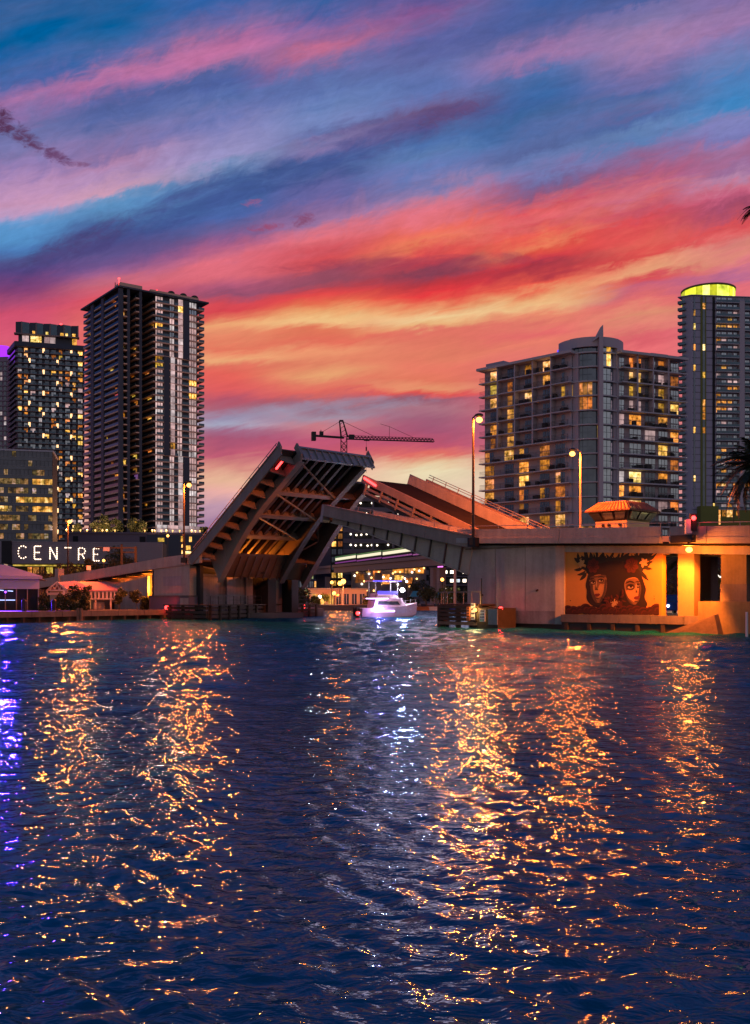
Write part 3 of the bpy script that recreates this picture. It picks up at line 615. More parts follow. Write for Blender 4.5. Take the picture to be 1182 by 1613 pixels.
paint('lips', [smoothp([(386, 565), (402, 552), (415, 556), (430, 550), (448, 562), (425, 582), (405, 584)]), smoothp([(765, 598), (785, 578), (800, 580), (818, 572), (824, 590), (805, 612), (785, 610)])], lip)
paint('nose_highlight', [leafp(408, 425, 404, 500, 4, 0), leafp(792, 450, 796, 530, 4, 0), ell(410, 610, 2, 2)], white)
pet = []; petd = []
for cx_, cy_, s in ((375, 285, 1.0), (748, 290, 1.05)):
    for k in range(7):
        a = 2*pi*k/7+0.3; pet.append(ell(cx_+34*s*cos(a), cy_+42*s*sin(a), 30*s, 24*s, math.degrees(a)))
    for k in range(9):
        a = 2*pi*k/9; petd.append(leafp(cx_+6*cos(a), cy_+6*sin(a), cx_+46*s*cos(a+.3), cy_+54*s*sin(a+.3), 4, .2))
    petd.append(ell(cx_, cy_, 17, 22))
paint('red_flower', pet, redf); paint('flower_shadow', petd, dred)
pp = []
for cx_, cy_, s in ((257, 258, 1), (862, 268, 1.05)):
    for k in range(5):
        a = 2*pi*k/5+.5; pp.append(leafp(cx_, cy_, cx_+40*s*cos(a), cy_+48*s*sin(a), 13*s, .1))
paint('pale_flower', pp, pale)
ro = []; rd = []; rl = []
for i, cx_ in enumerate(range(115, 1005, 62)):
    cy_ = 715+14*sin(i*1.7); r = 52+10*sin(i*2.3)
    ro.append(ell(cx_, cy_, r, r*.92)); rd.append(ell(cx_+8, cy_+10, r*.66, r*.6)); rl.append(arcs(cx_, cy_, r*.85, 190, 320, 9)); rl.append(arcs(cx_+8, cy_+6, r*.45, 150, 330, 8))
clip = lambda poly: [(min(1004, max(90, a)), min(756, b)) for a, b in poly]
ro2 = [clip(p_) for p_ in ro]; rd = [clip(p_) for p_ in rd]
paint('rose', [p_ for i, p_ in enumerate(ro2) if i % 3], dred); paint('rose', [p_ for i, p_ in enumerate(ro2) if not i % 3], hairm)
paint('rose_heart', rd, dred); paint('rose_edge', [clip(p_) for p_ in rl], redf)
cr_ = []
for k in range(34):
    a = -pi*R.uniform(0.02, .98); L = R.uniform(35, 75); cr_.append(leafp(590+R.uniform(-12, 12), 665+R.uniform(-20, 30), 590+L*.8*cos(a), 668+L*sin(a), R.uniform(5, 8), R.uniform(-.15, .15)))
paint('centre_flower', cr_, pale)
cr_ = []
for k in range(34):
    cx_ = R.choice([530, 640, 660, 520, 560, 620]); a = R.uniform(0, 6.28); L = R.uniform(25, 60); cy_ = R.uniform(560, 680)
    cr_.append(leafp(cx_, cy_, cx_+L*cos(a), cy_+L*sin(a), R.uniform(6, 10), .15))
paint('small_petal', cr_, redf)
paint('paint_drop', [ell(110, 625, 3, 4), ell(145, 622, 6, 5), ell(962, 604, 5, 5), ell(960, 580, 3, 4)], hairm)
# ================================================================ BASCULE LEAVES
def leaf_frame(hinge, t_sign, theta):
    th = radians(theta); hz = hinge[2]
    def L(a, w, h):       # a along the leaf from the hinge, w across, h normal to the deck
        t = hinge[0]+t_sign*(a*cos(th)-h*sin(th)); return BR(t, w, hz+a*sin(th)+h*cos(th))
    return L
def lbox(mb, L, a0, a1, w0, w1, h0, h1, h0b=None, h1b=None):
    h0b = h0 if h0b is None else h0b; h1b = h1 if h1b is None else h1b
    return mb.hexa([L(a0, w0, h0), L(a1, w0, h0b), L(a1, w1, h0b), L(a0, w1, h0), L(a0, w0, h1), L(a1, w0, h1b), L(a1, w1, h1b), L(a0, w1, h1)])
# ---- left leaf, raised high
TH = -34.2
LL = leaf_frame((TH, 0, 6.35), 1, 33.9)
LN = 15.6
lf = thing('bascule_leaf', 'steep raised steel bridge leaf at the left showing its girders underneath', 'bridge leaf', BR(TH, 0, 6.35))
def gdepth(a): return 0.9+1.75*max(0, 1-a/9.0)**1.5
def girder(mb, L, w0, w1, n_, top, dep, a0=0.0, a1=LN):
    for i in range(n_):
        a, b = a0+(a1-a0)*i/n_, a0+(a1-a0)*(i+1)/n_
        lbox(mb, L, a+0.015, b-0.015, w0, w1, top-dep(a), top, top-dep(b), top)
        lbox(mb, L, a, b, w0-0.22, w1+0.22, top-dep(a)-0.08, top-dep(a)-0.004, top-dep(b)-0.08, top-dep(b)-0.004)
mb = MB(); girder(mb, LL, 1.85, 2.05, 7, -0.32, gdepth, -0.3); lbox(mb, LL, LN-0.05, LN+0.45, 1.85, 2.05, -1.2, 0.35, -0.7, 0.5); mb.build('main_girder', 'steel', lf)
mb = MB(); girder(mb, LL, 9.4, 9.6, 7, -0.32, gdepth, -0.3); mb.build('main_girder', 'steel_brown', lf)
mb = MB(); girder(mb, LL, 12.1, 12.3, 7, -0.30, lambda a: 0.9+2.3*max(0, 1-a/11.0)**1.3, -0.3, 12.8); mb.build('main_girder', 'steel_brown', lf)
mb = MB(); lbox(mb, LL, -0.9, LN, -0.10, 0.06, -0.72, 0.16); lbox(mb, LL, -0.9, LN, -0.18, 0.14, 0.165, 0.25); lbox(mb, LL, LN, LN+0.35, -0.1, 0.06, -0.5, 0.35, -0.1, 0.5); mb.build('edge_fascia', 'steel', lf)
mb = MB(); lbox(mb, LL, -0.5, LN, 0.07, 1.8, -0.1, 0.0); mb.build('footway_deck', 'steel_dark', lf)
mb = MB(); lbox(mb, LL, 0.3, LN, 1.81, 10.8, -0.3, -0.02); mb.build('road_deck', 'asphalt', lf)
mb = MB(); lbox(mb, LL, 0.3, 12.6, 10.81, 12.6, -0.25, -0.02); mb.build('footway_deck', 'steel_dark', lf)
for i in range(10):
    a = 0.4+i*1.6; mb = MB()
    mb.hexa([LL(a-.06, 0.07, -0.5), LL(a+.06, 0.07, -0.5), LL(a+.06, 1.84, -1.0), LL(a-.06, 1.84, -1.0), LL(a-.06, 0.07, -0.11), LL(a+.06, 0.07, -0.11), LL(a+.06, 1.84, -0.11), LL(a-.06, 1.84, -0.11)])
    mb.build('footway_bracket', 'steel', lf)
for i, a in enumerate((4.4, 7.6, 11.0)):
    mb = MB(); lbox(mb, LL, a-0.1, a+0.1, 2.06, 9.39, -1.0, -0.31); lbox(mb, LL, a-0.25, a+0.25, 2.06, 9.39, -1.08, -1.01)
    for k in range(8): lbox(mb, LL, a-0.2, a+0.2, 2.7+k*0.85, 2.76+k*0.85, -1.0, -0.32)
    mb.build('floor_beam', 'steel', lf)
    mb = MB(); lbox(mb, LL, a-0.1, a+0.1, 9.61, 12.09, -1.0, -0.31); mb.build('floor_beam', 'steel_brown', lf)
# end beam at the tip, ribbed
mb = MB(); lbox(mb, LL, LN, LN+0.16, 2.06, 11.0, -0.95, 0.1)
for k in range(11): lbox(mb, LL, LN+0.17, LN+0.34, 2.2+k*0.84, 2.27+k*0.84, -0.95, 0.1)
lbox(mb, LL, LN-.1, LN+0.34, 2.06, 11.0, 0.11, 0.3)
mb.build('end_beam', 'galv', lf)
mb = MB(); lbox(mb, LL, LN-0.3, LN+0.3, 10.95, 11.05, -0.9, 0.75, -0.4, 1.0); mb.build('end_post', 'steel', lf)
# root beam with stiffeners
mb = MB(); mb.hexa([LL(-0.2, 2.06, -2.55), LL(-0.1, 2.06, -2.6), LL(-0.1, 9.39, -2.6), LL(-0.2, 9.39, -2.55), LL(2.3, 2.06, -1.5), LL(2.4, 2.06, -1.55), LL(2.4, 9.39, -1.55), LL(2.3, 9.39, -1.5)])
for k in range(8):
    w0 = 2.6+k*0.9; mb.hexa([LL(-0.15, w0, -2.85), LL(-0.1, w0, -2.62), LL(-0.1, w0+.05, -2.62), LL(-0.15, w0+.05, -2.85), LL(2.1, w0, -1.8), LL(2.2, w0, -1.58), LL(2.2, w0+.05, -1.58), LL(2.1, w0+.05, -1.8)])
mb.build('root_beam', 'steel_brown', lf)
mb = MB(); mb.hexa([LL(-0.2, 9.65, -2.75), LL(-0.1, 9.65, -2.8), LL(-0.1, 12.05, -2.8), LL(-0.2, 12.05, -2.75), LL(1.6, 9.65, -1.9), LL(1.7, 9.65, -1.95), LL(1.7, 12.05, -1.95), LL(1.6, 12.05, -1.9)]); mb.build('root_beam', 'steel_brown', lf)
for k in range(6):
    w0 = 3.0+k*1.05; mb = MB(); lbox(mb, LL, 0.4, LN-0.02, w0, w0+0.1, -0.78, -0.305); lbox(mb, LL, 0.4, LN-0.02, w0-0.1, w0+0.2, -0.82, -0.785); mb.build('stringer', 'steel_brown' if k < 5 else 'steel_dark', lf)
for (a0, w0, a1, w1) in ((7.6, 2.2, 4.4, 9.3), (15.3, 2.2, 11.1, 9.2), (11.0, 2.2, 7.7, 9.2), (0.6, 9.6, 4.3, 12.0), (4.4, 12.0, 7.6, 9.6)):
    mb = MB(); mb.bar(LL(a0, w0, -1.16), LL(a1, w1, -1.16), 0.13); mb.build('diagonal_brace', 'steel', lf)
rl_ = MB()
for i in range(11):
    a = 0.4+i*1.5; rl_.bar(LL(a, 0.0, 0.25), LL(a, 0.0, 0.62), 0.05)
for h in (0.6,): rl_.bar(LL(0.2, 0, h), LL(LN, 0, h), 0.05)
rl_.build('railing', 'galv', lf)
mb = MB(); mb.bar(LL(LN-0.75, 0.75, -0.55), LL(LN-2.0, 0.75, -0.55), 0.13); nl = mb.build('marker_light', 'red_lamp', lf, label='red marker light under the tip of the leaf')

# ---- right leaf near strip (footway), low; right leaf roadway, higher
RN = leaf_frame((0.0, 0, 6.15), -1, 11.5); RLn = 15.7
rn = thing('bascule_leaf', 'low right hand bridge leaf with pale curved side girder and orange lit kerb', 'bridge leaf', BR(0, 0, 6.1), group='right hand bridge leaves')
def rdep(a): return 0.38+1.45*max(0, 1-a/13.5)**1.25
segs = 7
for i in range(segs):
    a, b = -0.6+(RLn+0.6)*i/segs, -0.6+(RLn+0.6)*(i+1)/segs
    mb = MB(); lbox(mb, RN, a+0.012, b-0.012, -0.02, 0.1, -0.42, 0.42); lbox(mb, RN, a, b, -0.1, 0.18, 0.425, 0.52); mb.build('edge_panel', 'steel', rn)
mb = MB()
for i in range(14):
    a, b = -0.3+(RLn-0.4)*i/14, -0.3+(RLn-0.4)*(i+1)/14
    lbox(mb, RN, a, b, 0.45, 0.6, -0.43-rdep(a), -0.43, -0.43-rdep(b), -0.43)
    lbox(mb, RN, a, b, 0.3, 0.75, -0.43-rdep(a)-0.08, -0.435-rdep(a), -0.43-rdep(b)-0.08, -0.435-rdep(b))
mb.build('side_girder', 'concrete_light', rn)
for i in range(9):
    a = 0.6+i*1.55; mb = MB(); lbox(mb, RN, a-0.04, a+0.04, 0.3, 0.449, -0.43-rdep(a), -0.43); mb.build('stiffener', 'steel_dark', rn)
mb = MB(); lbox(mb, RN, -0.2, RLn, 0.11, 3.2, -0.2, -0.02); mb.build('footway_deck', 'steel', rn)
for k in range(5):
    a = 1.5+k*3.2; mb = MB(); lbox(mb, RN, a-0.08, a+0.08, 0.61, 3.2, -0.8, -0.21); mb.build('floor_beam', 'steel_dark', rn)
mb = MB(); lbox(mb, RN, 0.0, RLn-3, 2.75, 3.0, -0.01, 0.62); mb.build('kerb_barrier', 'concrete', rn)
mb = MB(); lbox(mb, RN, RLn, RLn+0.3, -0.02, 0.75, -0.95, 0.5); mb.build('end_plate', 'galv', rn)
mb = MB(); mb.bar(RN(RLn+0.31, 0.28, -0.75), RN(RLn+0.31, 0.28, 0.25), 0.16); mb.build('marker_light', 'red_lamp', rn)
rails = MB()
for k in range(9): rails.bar(RN(0.5+k*1.4, 0.08, 0.52), RN(0.5+k*1.4, 0.08, 0.85), 0.04)
rails.bar(RN(0, 0.08, 0.85), RN(12, 0.08, 0.85), 0.04); rails.build('railing', 'galv', rn)

RF = leaf_frame((0.0, 0, 6.15), -1, 22.5); RLf = 15.6
rf = thing('bascule_leaf', 'raised right hand bridge leaf with dark asphalt deck and railings above', 'bridge leaf', BR(0, 3.6, 6.1), group='right hand bridge leaves')
mb = MB(); lbox(mb, RF, 0.1, RLf, 3.75, 9.2, -0.28, 0.0); mb.build('road_deck', 'asphalt', rf)
mb = MB(); lbox(mb, RF, 0.1, RLf, 9.3, 11.3, -0.25, 0.16); mb.build('footway_deck', 'concrete_light', rf)
mb = MB(); lbox(mb, RF, 0.0, RLf+0.2, 3.6, 3.74, -0.3, 0.32); mb.build('edge_channel', 'steel', rf)
for h in (-0.62, -0.98): 
    mb = MB(); lbox(mb, RF, 0.4, RLf-0.5, 3.6, 3.7, h-0.09, h+0.09); mb.build('side_rail', 'steel', rf)
for k in range(8):
    mb = MB(); lbox(mb, RF, 1.0+k*2.0, 1.16+k*2.0, 3.56, 3.74, -1.2, -0.31); mb.build('side_post', 'steel', rf)
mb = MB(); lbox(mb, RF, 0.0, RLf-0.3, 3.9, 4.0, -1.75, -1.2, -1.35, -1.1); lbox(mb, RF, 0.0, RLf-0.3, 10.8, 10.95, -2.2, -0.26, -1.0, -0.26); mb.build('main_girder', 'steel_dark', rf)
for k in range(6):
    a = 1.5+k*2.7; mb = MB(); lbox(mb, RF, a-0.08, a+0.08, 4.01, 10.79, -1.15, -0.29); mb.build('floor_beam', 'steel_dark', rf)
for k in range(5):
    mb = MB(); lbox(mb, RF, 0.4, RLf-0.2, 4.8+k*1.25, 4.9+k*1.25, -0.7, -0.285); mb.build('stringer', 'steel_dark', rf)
mb = MB(); lbox(mb, RF, -0.1, RLf+0.3, 9.2, 9.29, -0.2, 0.85, -0.2, 0.85); mb.build('kerb_barrier', 'concrete', rf)
mb = MB(); lbox(mb, RF, -0.1, RLf+0.2, 11.3, 11.4, -0.3, 0.62); mb.build('outer_fascia', 'steel', rf)
rails = MB()
for k in range(10): rails.bar(RF(0.6+k*1.6, 11.35, 0.62), RF(0.6+k*1.6, 11.35, 1.05), 0.05)
for h in (0.85, 1.05): rails.bar(RF(0, 11.35, h), RF(RLf, 11.35, h), 0.05)
rails.build('railing', 'galv', rf)
mb = MB(); mb.bar(RF(RLf-0.1, 3.55, 0.12), RF(RLf-1.7, 3.55, -0.05), 0.16); mb.build('marker_light', 'red_lamp', rf)
mb = MB()
for k in range(9): mb.bar(BR(0.3+k*2.5, 0.16, ZT(0.3+k*2.5)), BR(0.3+k*2.5, 0.16, ZT(0.3+k*2.5)+0.22), 0.04)
mb.prism([BR(0.2, 0.14), BR(21, 0.14), BR(21, 0.18), BR(0.2, 0.18)], [ZT(0)+.2, ZT(21)+.2, ZT(21)+.2, ZT(0)+.2], [ZT(0)+.25, ZT(21)+.25, ZT(21)+.25, ZT(0)+.25])
mb.build('parapet_rail', 'galv', ap)

# ---- left pier (pit) and its abutment
lp = thing('bridge_pier', 'dark open bascule pier with streaked concrete wall behind the left leaf', 'bridge pier', BR(-36, 6, 0))
Z0 = 5.9
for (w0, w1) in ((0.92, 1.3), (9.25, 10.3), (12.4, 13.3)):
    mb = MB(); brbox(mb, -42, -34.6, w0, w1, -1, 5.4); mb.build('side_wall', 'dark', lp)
mb = MB(); brbox(mb, -36.4, -36.0, 1.9, 8.2, 0.6, 4.25); mb.build('rear_wall', 'concrete_pier', lp)
mb = MB(); brbox(mb, -36.0, -35.8, 1.8, 8.4, 4.26, 4.5); mb.build('wall_cap', 'concrete', lp)
for k, w0 in enumerate((2.0, 4.9, 7.3)):
    mb = MB(); brbox(mb, -35.99, -35.7, w0, w0+0.85, 0.6, 4.2); mb.build('wall_pilaster', 'concrete_pier', lp)
mb = MB(); brbox(mb, -36.6, -36.2, 10.3, 12.4, 0.6, 4.3); mb.build('rear_wall', 'concrete_pier', lp)
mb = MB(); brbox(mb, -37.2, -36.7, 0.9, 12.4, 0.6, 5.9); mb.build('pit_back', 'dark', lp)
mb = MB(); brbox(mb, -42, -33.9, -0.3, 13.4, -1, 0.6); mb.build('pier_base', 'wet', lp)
for (w0, w1, z0, z1) in ((1.0, 5.2, 5.2, 4.6), (9.2, 5.2, 5.2, 4.6)):
    mb = MB(); mb.bar(BR(-34.8, w0, z0), BR(-34.8, w1, z1), 0.12); mb.build('tie_rod', 'steel', lp)
la = thing('bridge_approach', 'sloping concrete ramp with parapet and orange lit recess left of the raised leaf', 'ramp', BR(-42, 0, 0))
ZL = lambda r: 6.5-0.067*r if r > 2 else 6.5-0.067*2+0.03*(2-r)
def LA(r, w, z=None): return BR(-34.2-r, w, z)
ed = [-0.9, 5.2, 11.2, 17.2, 24.0, 33.0]
for a, b in zip(ed[:-1], ed[1:]):
    mb = MB(); mb.prism([LA(a+.02, 0), LA(b-.02, 0), LA(b-.02, .3), LA(a+.02, .3)], [ZL(a)-1.0, ZL(b)-1.0, ZL(b)-1.0, ZL(a)-1.0], [ZL(a), ZL(b), ZL(b), ZL(a)]); mb.build('parapet_panel', 'concrete_light', la)
mb = MB(); mb.prism([LA(-0.3, .31), LA(33, .31), LA(33, 12.5), LA(-0.3, 12.5)], [5.3, 3.1, 3.1, 5.3], [5.6, 3.4, 3.4, 5.6]); mb.build('road_deck', 'asphalt', la)
mb = MB(); brbox(mb, -41.6, -35.2, 0.12, 0.9, 2.35, 5.45); mb.build('abutment_wall', 'concrete_light', la)
mb = MB(); brbox(mb, -39.9, -36.6, 0.105, 0.119, 3.3, 4.25); mb.build('wall_patch', 'concrete', la)
mb = MB(); brbox(mb, -42.2, -35.0, -0.05, 0.9, -0.5, 2.2); mb.build('lower_wall', 'podium', la)
mb = MB(); brbox(mb, -42.2, -35.0, -0.15, 0.9, 2.21, 2.34); mb.build('wall_ledge', 'concrete_dark', la)
mb = MB(); brbox(mb, -36.5, -35.1, -0.1, -0.055, 0.9, 2.1); mb.build('wall_hatch', 'concrete_light', la)
# recessed wall behind and front retaining wall under the ramp
mb = MB(); mb.prism([LA(7.5, 1.5), LA(33, 1.5), LA(33, 1.9), LA(7.5, 1.9)], 0.5, [5.1, 3.3, 3.3, 5.1]); mb.build('recess_wall', 'house', la)
mb = MB(); mb.prism([LA(8.9, 0.3), LA(26, 0.3), LA(26, 0.55), LA(8.9, 0.55)], 0.5, [4.35, 2.35, 2.35, 4.35]); mb.build('retaining_wall', 'concrete_light', la)
for k in range(6):
    r_ = 10+k*3; mb = MB(); mb.prism([LA(r_, 0.31), LA(r_+.12, 0.31), LA(r_+.12, 1.49), LA(r_, 1.49)], ZL(r_)-1.25, ZL(r_)-1.02); mb.build('soffit_rib', 'house', la)
mb = MB(); brbox(mb, -42.1, -41.9, 0.2, 1.2, 0.9, 5.2); mb.build('corner_post', 'steel_brown', la)
mb = MB(); brbox(mb, -62.4, -61.6, -0.25, 0.5, 3.6, 5.5); mb.build('parapet_pylon', 'concrete_light', la)

# ---- timber fenders
fl = thing('timber_fender', 'long dark timber fender round the left bridge pier at the waterline', 'fender', (-15, 95, 0))
FP = [(-20.2, 96.5), (-15.6, 92.4), (-7.0, 114.0)]
for i, (a, b) in enumerate(zip(FP[:-1], FP[1:])):
    for z0 in (0.35, 0.75, 1.15):
        mb = MB(); mb.bar((*a, z0), (*b, z0), 0.22, 0.26); mb.build('fender_waler', 'timber', fl)
    mb = MB(); mb.bar((*a, 1.42), (*b, 1.42), 0.9, 0.12); mb.build('fender_walkway', 'timber', fl)
    L_ = sqrt((b[0]-a[0])**2+(b[1]-a[1])**2); k_ = max(2, int(L_/1.7))
    for j in range(k_+1):
        f = j/k_; x_, y_ = a[0]+(b[0]-a[0])*f, a[1]+(b[1]-a[1])*f; mb = MB(); mb.tube([(x_+.25, y_+.25, -1), (x_+.25, y_+.25, 1.36)], 0.17, 8); mb.build('fender_pile', 'timber', fl)
mb = MB()
for j in range(15):
    f = 0.05+j*0.062; x_, y_ = FP[1][0]+(FP[2][0]-FP[1][0])*f-.3, FP[1][1]+(FP[2][1]-FP[1][1])*f; mb.bar((x_, y_, 1.48), (x_, y_, 2.3), 0.06)
for h in (1.9, 2.3): mb.bar((FP[1][0]-.2, FP[1][1]+.9, h), (FP[2][0]-.6, FP[2][1]-1.5, h), 0.05)
mb.build('railing', 'black', fl)

fr = thing('timber_fender', 'small timber fender with railing and sign boards beside the right pier', 'fender', (6, 70, 0))
FQ = [BR(-3.2, 1.6), BR(-1.8, -0.8), BR(2.4, -1.5)]
for i, (a, b) in enumerate(zip(FQ[:-1], FQ[1:])):
    for z0, m_ in ((0.32, 'timber_pale'), (0.62, 'timber'), (0.9, 'timber'), (1.18, 'timber'), (1.46, 'timber')):
        mb = MB(); mb.bar((*a, z0), (*b, z0), 0.3, 0.22); mb.build('fender_waler', m_, fr)
    for j in range(3):
        f = 0.05+j*0.45; x_, y_ = a[0]+(b[0]-a[0])*f, a[1]+(b[1]-a[1])*f; mb = MB(); mb.tube([(x_, y_+.3, -1), (x_, y_+.3, 1.6)], 0.2, 8); mb.build('fender_pile', 'timber', fr)
mb = MB(); mb.prism([FQ[0], FQ[1], FQ[2], BR(2.4, 0.35), BR(-2.5, 2.4)], 1.58, 1.68); mb.build('fender_deck', 'timber', fr)
mb = MB()
for a, b, k_ in ((FQ[0], FQ[1], 5), (FQ[1], BR(2.6, -1.5), 6)):
    for j in range(k_):
        f = j/(k_-1); mb.bar((a[0]+(b[0]-a[0])*f, a[1]+(b[1]-a[1])*f+.25, 1.68), (a[0]+(b[0]-a[0])*f, a[1]+(b[1]-a[1])*f+.25, 2.55), 0.06)
    mb.bar((a[0], a[1]+.25, 2.52), (b[0], b[1]+.25, 2.52), 0.06)
mb.build('railing', 'steel', fr)
mb = MB(); mb.bar(BR(2.5, -1.3, 1.0), BR(2.5, -1.3, 3.45), 0.07); mb.build('mast', 'black', fr)
mb = MB(); brbox(mb, 2.45, 4.25, -1.7, 0.25, -0.6, 1.42); mb.build('dolphin_block', 'timber', fr)
mb = MB(); brbox(mb, 3.45, 4.25, -1.76, -1.705, 0.3, 1.36); mb.build('rubbing_plate', 'concrete', fr)
# ================================================================ CITY
def lit(r, p, a='win_dark'): return r.choice(LITMATS) if r.random() < p else a
# ---------------------------------------------------------------- big slate tower at the left
RA = random.Random(21)
ta = thing('residential_tower', 'tall slate grey apartment tower with staggered balconies and pink lit window columns', 'tower', (-105, 450, 0.9))
C0 = np.array((-112.8, 440.0)); ru = np.array((0.81, 0.586)); lu = np.array((-0.603, 0.799)); lu = lu/np.linalg.norm(lu); ru = ru/np.linalg.norm(ru)
WR = Wall(C0, ru); WLf = Wall(C0, lu); nR = WR.n; nL = WLf.n
q1, q2, qF, qE = WR.q(200.5), WR.q(219.5), WR.q(246.8), WR.q(322)
FH = 3.0; ZTOP = ZZ(450, 440); NF = 36; zf = [ZTOP-1.2-FH*k for k in range(NF+1)]
qW = WR.q(312.5)
Lq = 44.0
slab = [WLf.p(Lq, 0.0), WLf.p(0.0, 0.0), WR.p(0.0, -7)]
for qt in (q1, q2): slab += [WR.p(qt-1.7, -9.5), WR.p(qt-1.7, 0.3), WR.p(qt+1.2, 0.3), WR.p(qt+1.2, -9.5)]
slab += [WR.p(qF-1.7, -15), WR.p(qF-1.7, 0), WR.p(qE, 0.0), WR.p(qE, -14), WLf.p(Lq, -34)]
core = [WLf.p(Lq-3, -1.5), WLf.p(0.5, -1.5), WR.p(2.5, -8.6), WR.p(qF-0.1, -14.2), WR.p(qF-.1, -1.1), WR.p(qW, -1.1), WR.p(qW, -13), WLf.p(Lq-3, -33)]
mb = MB(); mb.prism(core, 0.9, ZTOP-0.6); mb.build('core_wall', 'towerA', ta)
me0 = None
for k in range(1, NF):
    z = zf[k]
    if me0 is None:
        m_ = MB(); m_.prism(slab, -0.2, 0.32); me0 = m_.mesh('balcony_slab', 'towerA_slab')
    inst(me0, 'balcony_slab', ta, (0, 0, z))
mb = MB(); rp = [WLf.p(Lq+1, 1.0), WLf.p(-0.5, 1.0), WR.p(-0.2, 0.8), WR.p(qE+2, 0.8), WR.p(qE+2, -14), WLf.p(Lq+1, -34)]
zr = [ZTOP]*6; mb.prism(rp, [z_-0.7 for z_ in zr], zr); mb.build('roof_slab', 'towerA', ta)
mb = MB(); WR.box(mb, qF-3, qE-3, -1.2, 0.4, ZTOP+0.01, ZTOP+1.0); WR.box(mb, 1, qF-6, -9, -2, ZTOP+.01, ZTOP+2.4); mb.build('roof_parapet', 'towerA_slab', ta)
mb = MB()
for q_ in (qF+8, qF+14, qE-4): mb.ball((*WR.p(q_, -2), ZTOP+1.6), 1.7, 7, 5, 0.7)
mb.build('roof_planting', 'leaf', ta)
fins = [(WLf, 0.0, 1.4, -1.5, 0.25), (WLf, WLf.q(164), WLf.q(160), -1.6, 0.25), (WLf, WLf.q(148), WLf.q(143.5), -1.6, 0.25)]
for W_, a, b, o0, o1 in fins:
    mb = MB(); W_.box(mb, a, b, o0, o1, 0.9, ZTOP-0.8); mb.build('fin_wall', 'towerA', ta)
for qt in (q1, q2):
    mb = MB(); mb.prism([WR.p(qt-0.1, 0.32), WR.p(qt+1.15, 0.32), WR.p(qt+1.15, -12), WR.p(qt-.1, -12)], 0.9, ZTOP-0.8); mb.build('fin_wall', 'towerA', ta)
mb = MB(); WR.box(mb, WR.q(289), WR.q(298.5), -1.09, 0.15, zf[9], ZTOP-0.8); WR.box(mb, WR.q(258.5), WR.q(267), -1.09, 0.15, zf[24], zf[9]); WR.box(mb, WR.q(289), WR.q(298.5), -1.09, 0.15, zf[36], zf[24]); mb.build('blank_panel', 'towerA', ta)
rl_ = MB()
for k in range(1, NF):
    z = zf[k]+0.33; t1 = 1.0
    for W_, a, b in ((WR, qF+.1, WR.q(258)), (WR, qW+.3, qE)): W_.box(rl_, a, b, -0.12, -0.06, z, z+t1)
    if k < 9 or k >= 24: WR.box(rl_, WR.q(258.6), WR.q(267), -.12, -.06, z, z+t1); WR.box(rl_, WR.q(275.5), WR.q(281), -.12, -.06, z, z+t1)
    else: WR.box(rl_, WR.q(288), WR.q(298.6), -.12, -.06, z, z+t1)
    WLf.box(rl_, 1.5, Lq, -.12, -.06, z, z+t1)
    for qt, dq, oo in ((q1, 1.7, 9), (q2, 1.7, 9), (qF, 1.7, 14)):
        a = np.array(WR.p(qt-dq, -oo)); b = np.array(WR.p(qt-dq, 0)); rl_.bar((*a, z+.5), (*b, z+.5), 0.06, 1.0)
    rl_.bar((*WR.p(qE, 0), z+.5), (*WR.p(qE, -3), z+.5), .06, 1.0)
rl_.build('balcony_railing', 'rail_glass', ta, kind='stuff')
wm = {}
def wmesh(name, w, h, mat, panes=1, rows=1, gap=.12):
    key = (round(w, 2), round(h, 2), mat, panes, rows)
    if key not in wm: wm[key] = win_mesh('window', w, h, mat, panes, gap, 0.12, rows)
    return wm[key]
colA = [(246.5, 257.5, 3, -1.05), (269, 275.5, 2, -1.05), (281, 288, 2, -1.05), (299.5, 310.5, 3, -1.05)]
for k in range(NF):
    z = zf[k+1]+0.36
    for ci, (a, b, pn, off) in enumerate(colA):
        qa, qb = WR.q(a), WR.q(b); full = (ci == 2 and (k < 9 or k >= 24)) or (ci == 1 and 9 <= k < 24)
        mat = 'winA'
        if RA.random() < 0.05: mat = RA.choice(LITMATS)
        if (k, ci) in ((4, 0), (1, 2), (10, 0), (12, 3), (14, 3)): mat = 'win_hot'
        if k < 9 and ci in (0, 1, 3) and RA.random() < .15: mat = 'win_blue'
        off_ = 0.02 if full else off
        inst(wmesh('w', qb-qa, 2.55 if not full else 2.7, mat, 1 if full else pn, 1, 0.16 if full else .35), 'window', ta, (*WR.p((qa+qb)/2, off_+0.08), z), WR.rz)
# scattered lit rooms behind the dark balconies
def wall_between(a, b): return Wall(np.array(a), np.array(b)-np.array(a))
sides = [wall_between(core[1], core[2]), wall_between(WR.p(q1-0.13, -9), WR.p(q1-.13, 0)), wall_between(WR.p(q2-0.13, -9), WR.p(q2-.13, 0)), wall_between(core[3], core[4]), wall_between(core[0], core[1])]
lens = [8, 8.5, 8.5, 13, 40]
for k in range(NF-1):
    for si in (1, 2, 3, 4):
        nn = 3 if si == 4 else 1
        for j in range(nn):
            if RA.random() < (0.13 if k < 12 else 0.2) or (si, k) in ((3, 4),):
                W_ = sides[si]; L_ = lens[si]/nn; w_ = RA.uniform(1.8, 4.5); q_ = L_*j+w_/2+RA.random()*max(0.1, L_-w_)
                mat = RA.choice(['win_warm', 'win_amber', 'win_amber', 'win_hot'])
                if RA.random() < .06: mat = RA.choice(['win_violet', 'win_red'])
                inst(wmesh('w', round(w_), 2.2, mat, 2), 'window', ta, (*W_.p(q_, 0.1), zf[k+1]+.36), W_.rz)
mb = MB(); WR.box(mb, WR.q(246.5), WR.q(314), -1.0, 0.3, 0.9, zf[NF]+.1)
mb.build('base_wall', 'towerA', ta)
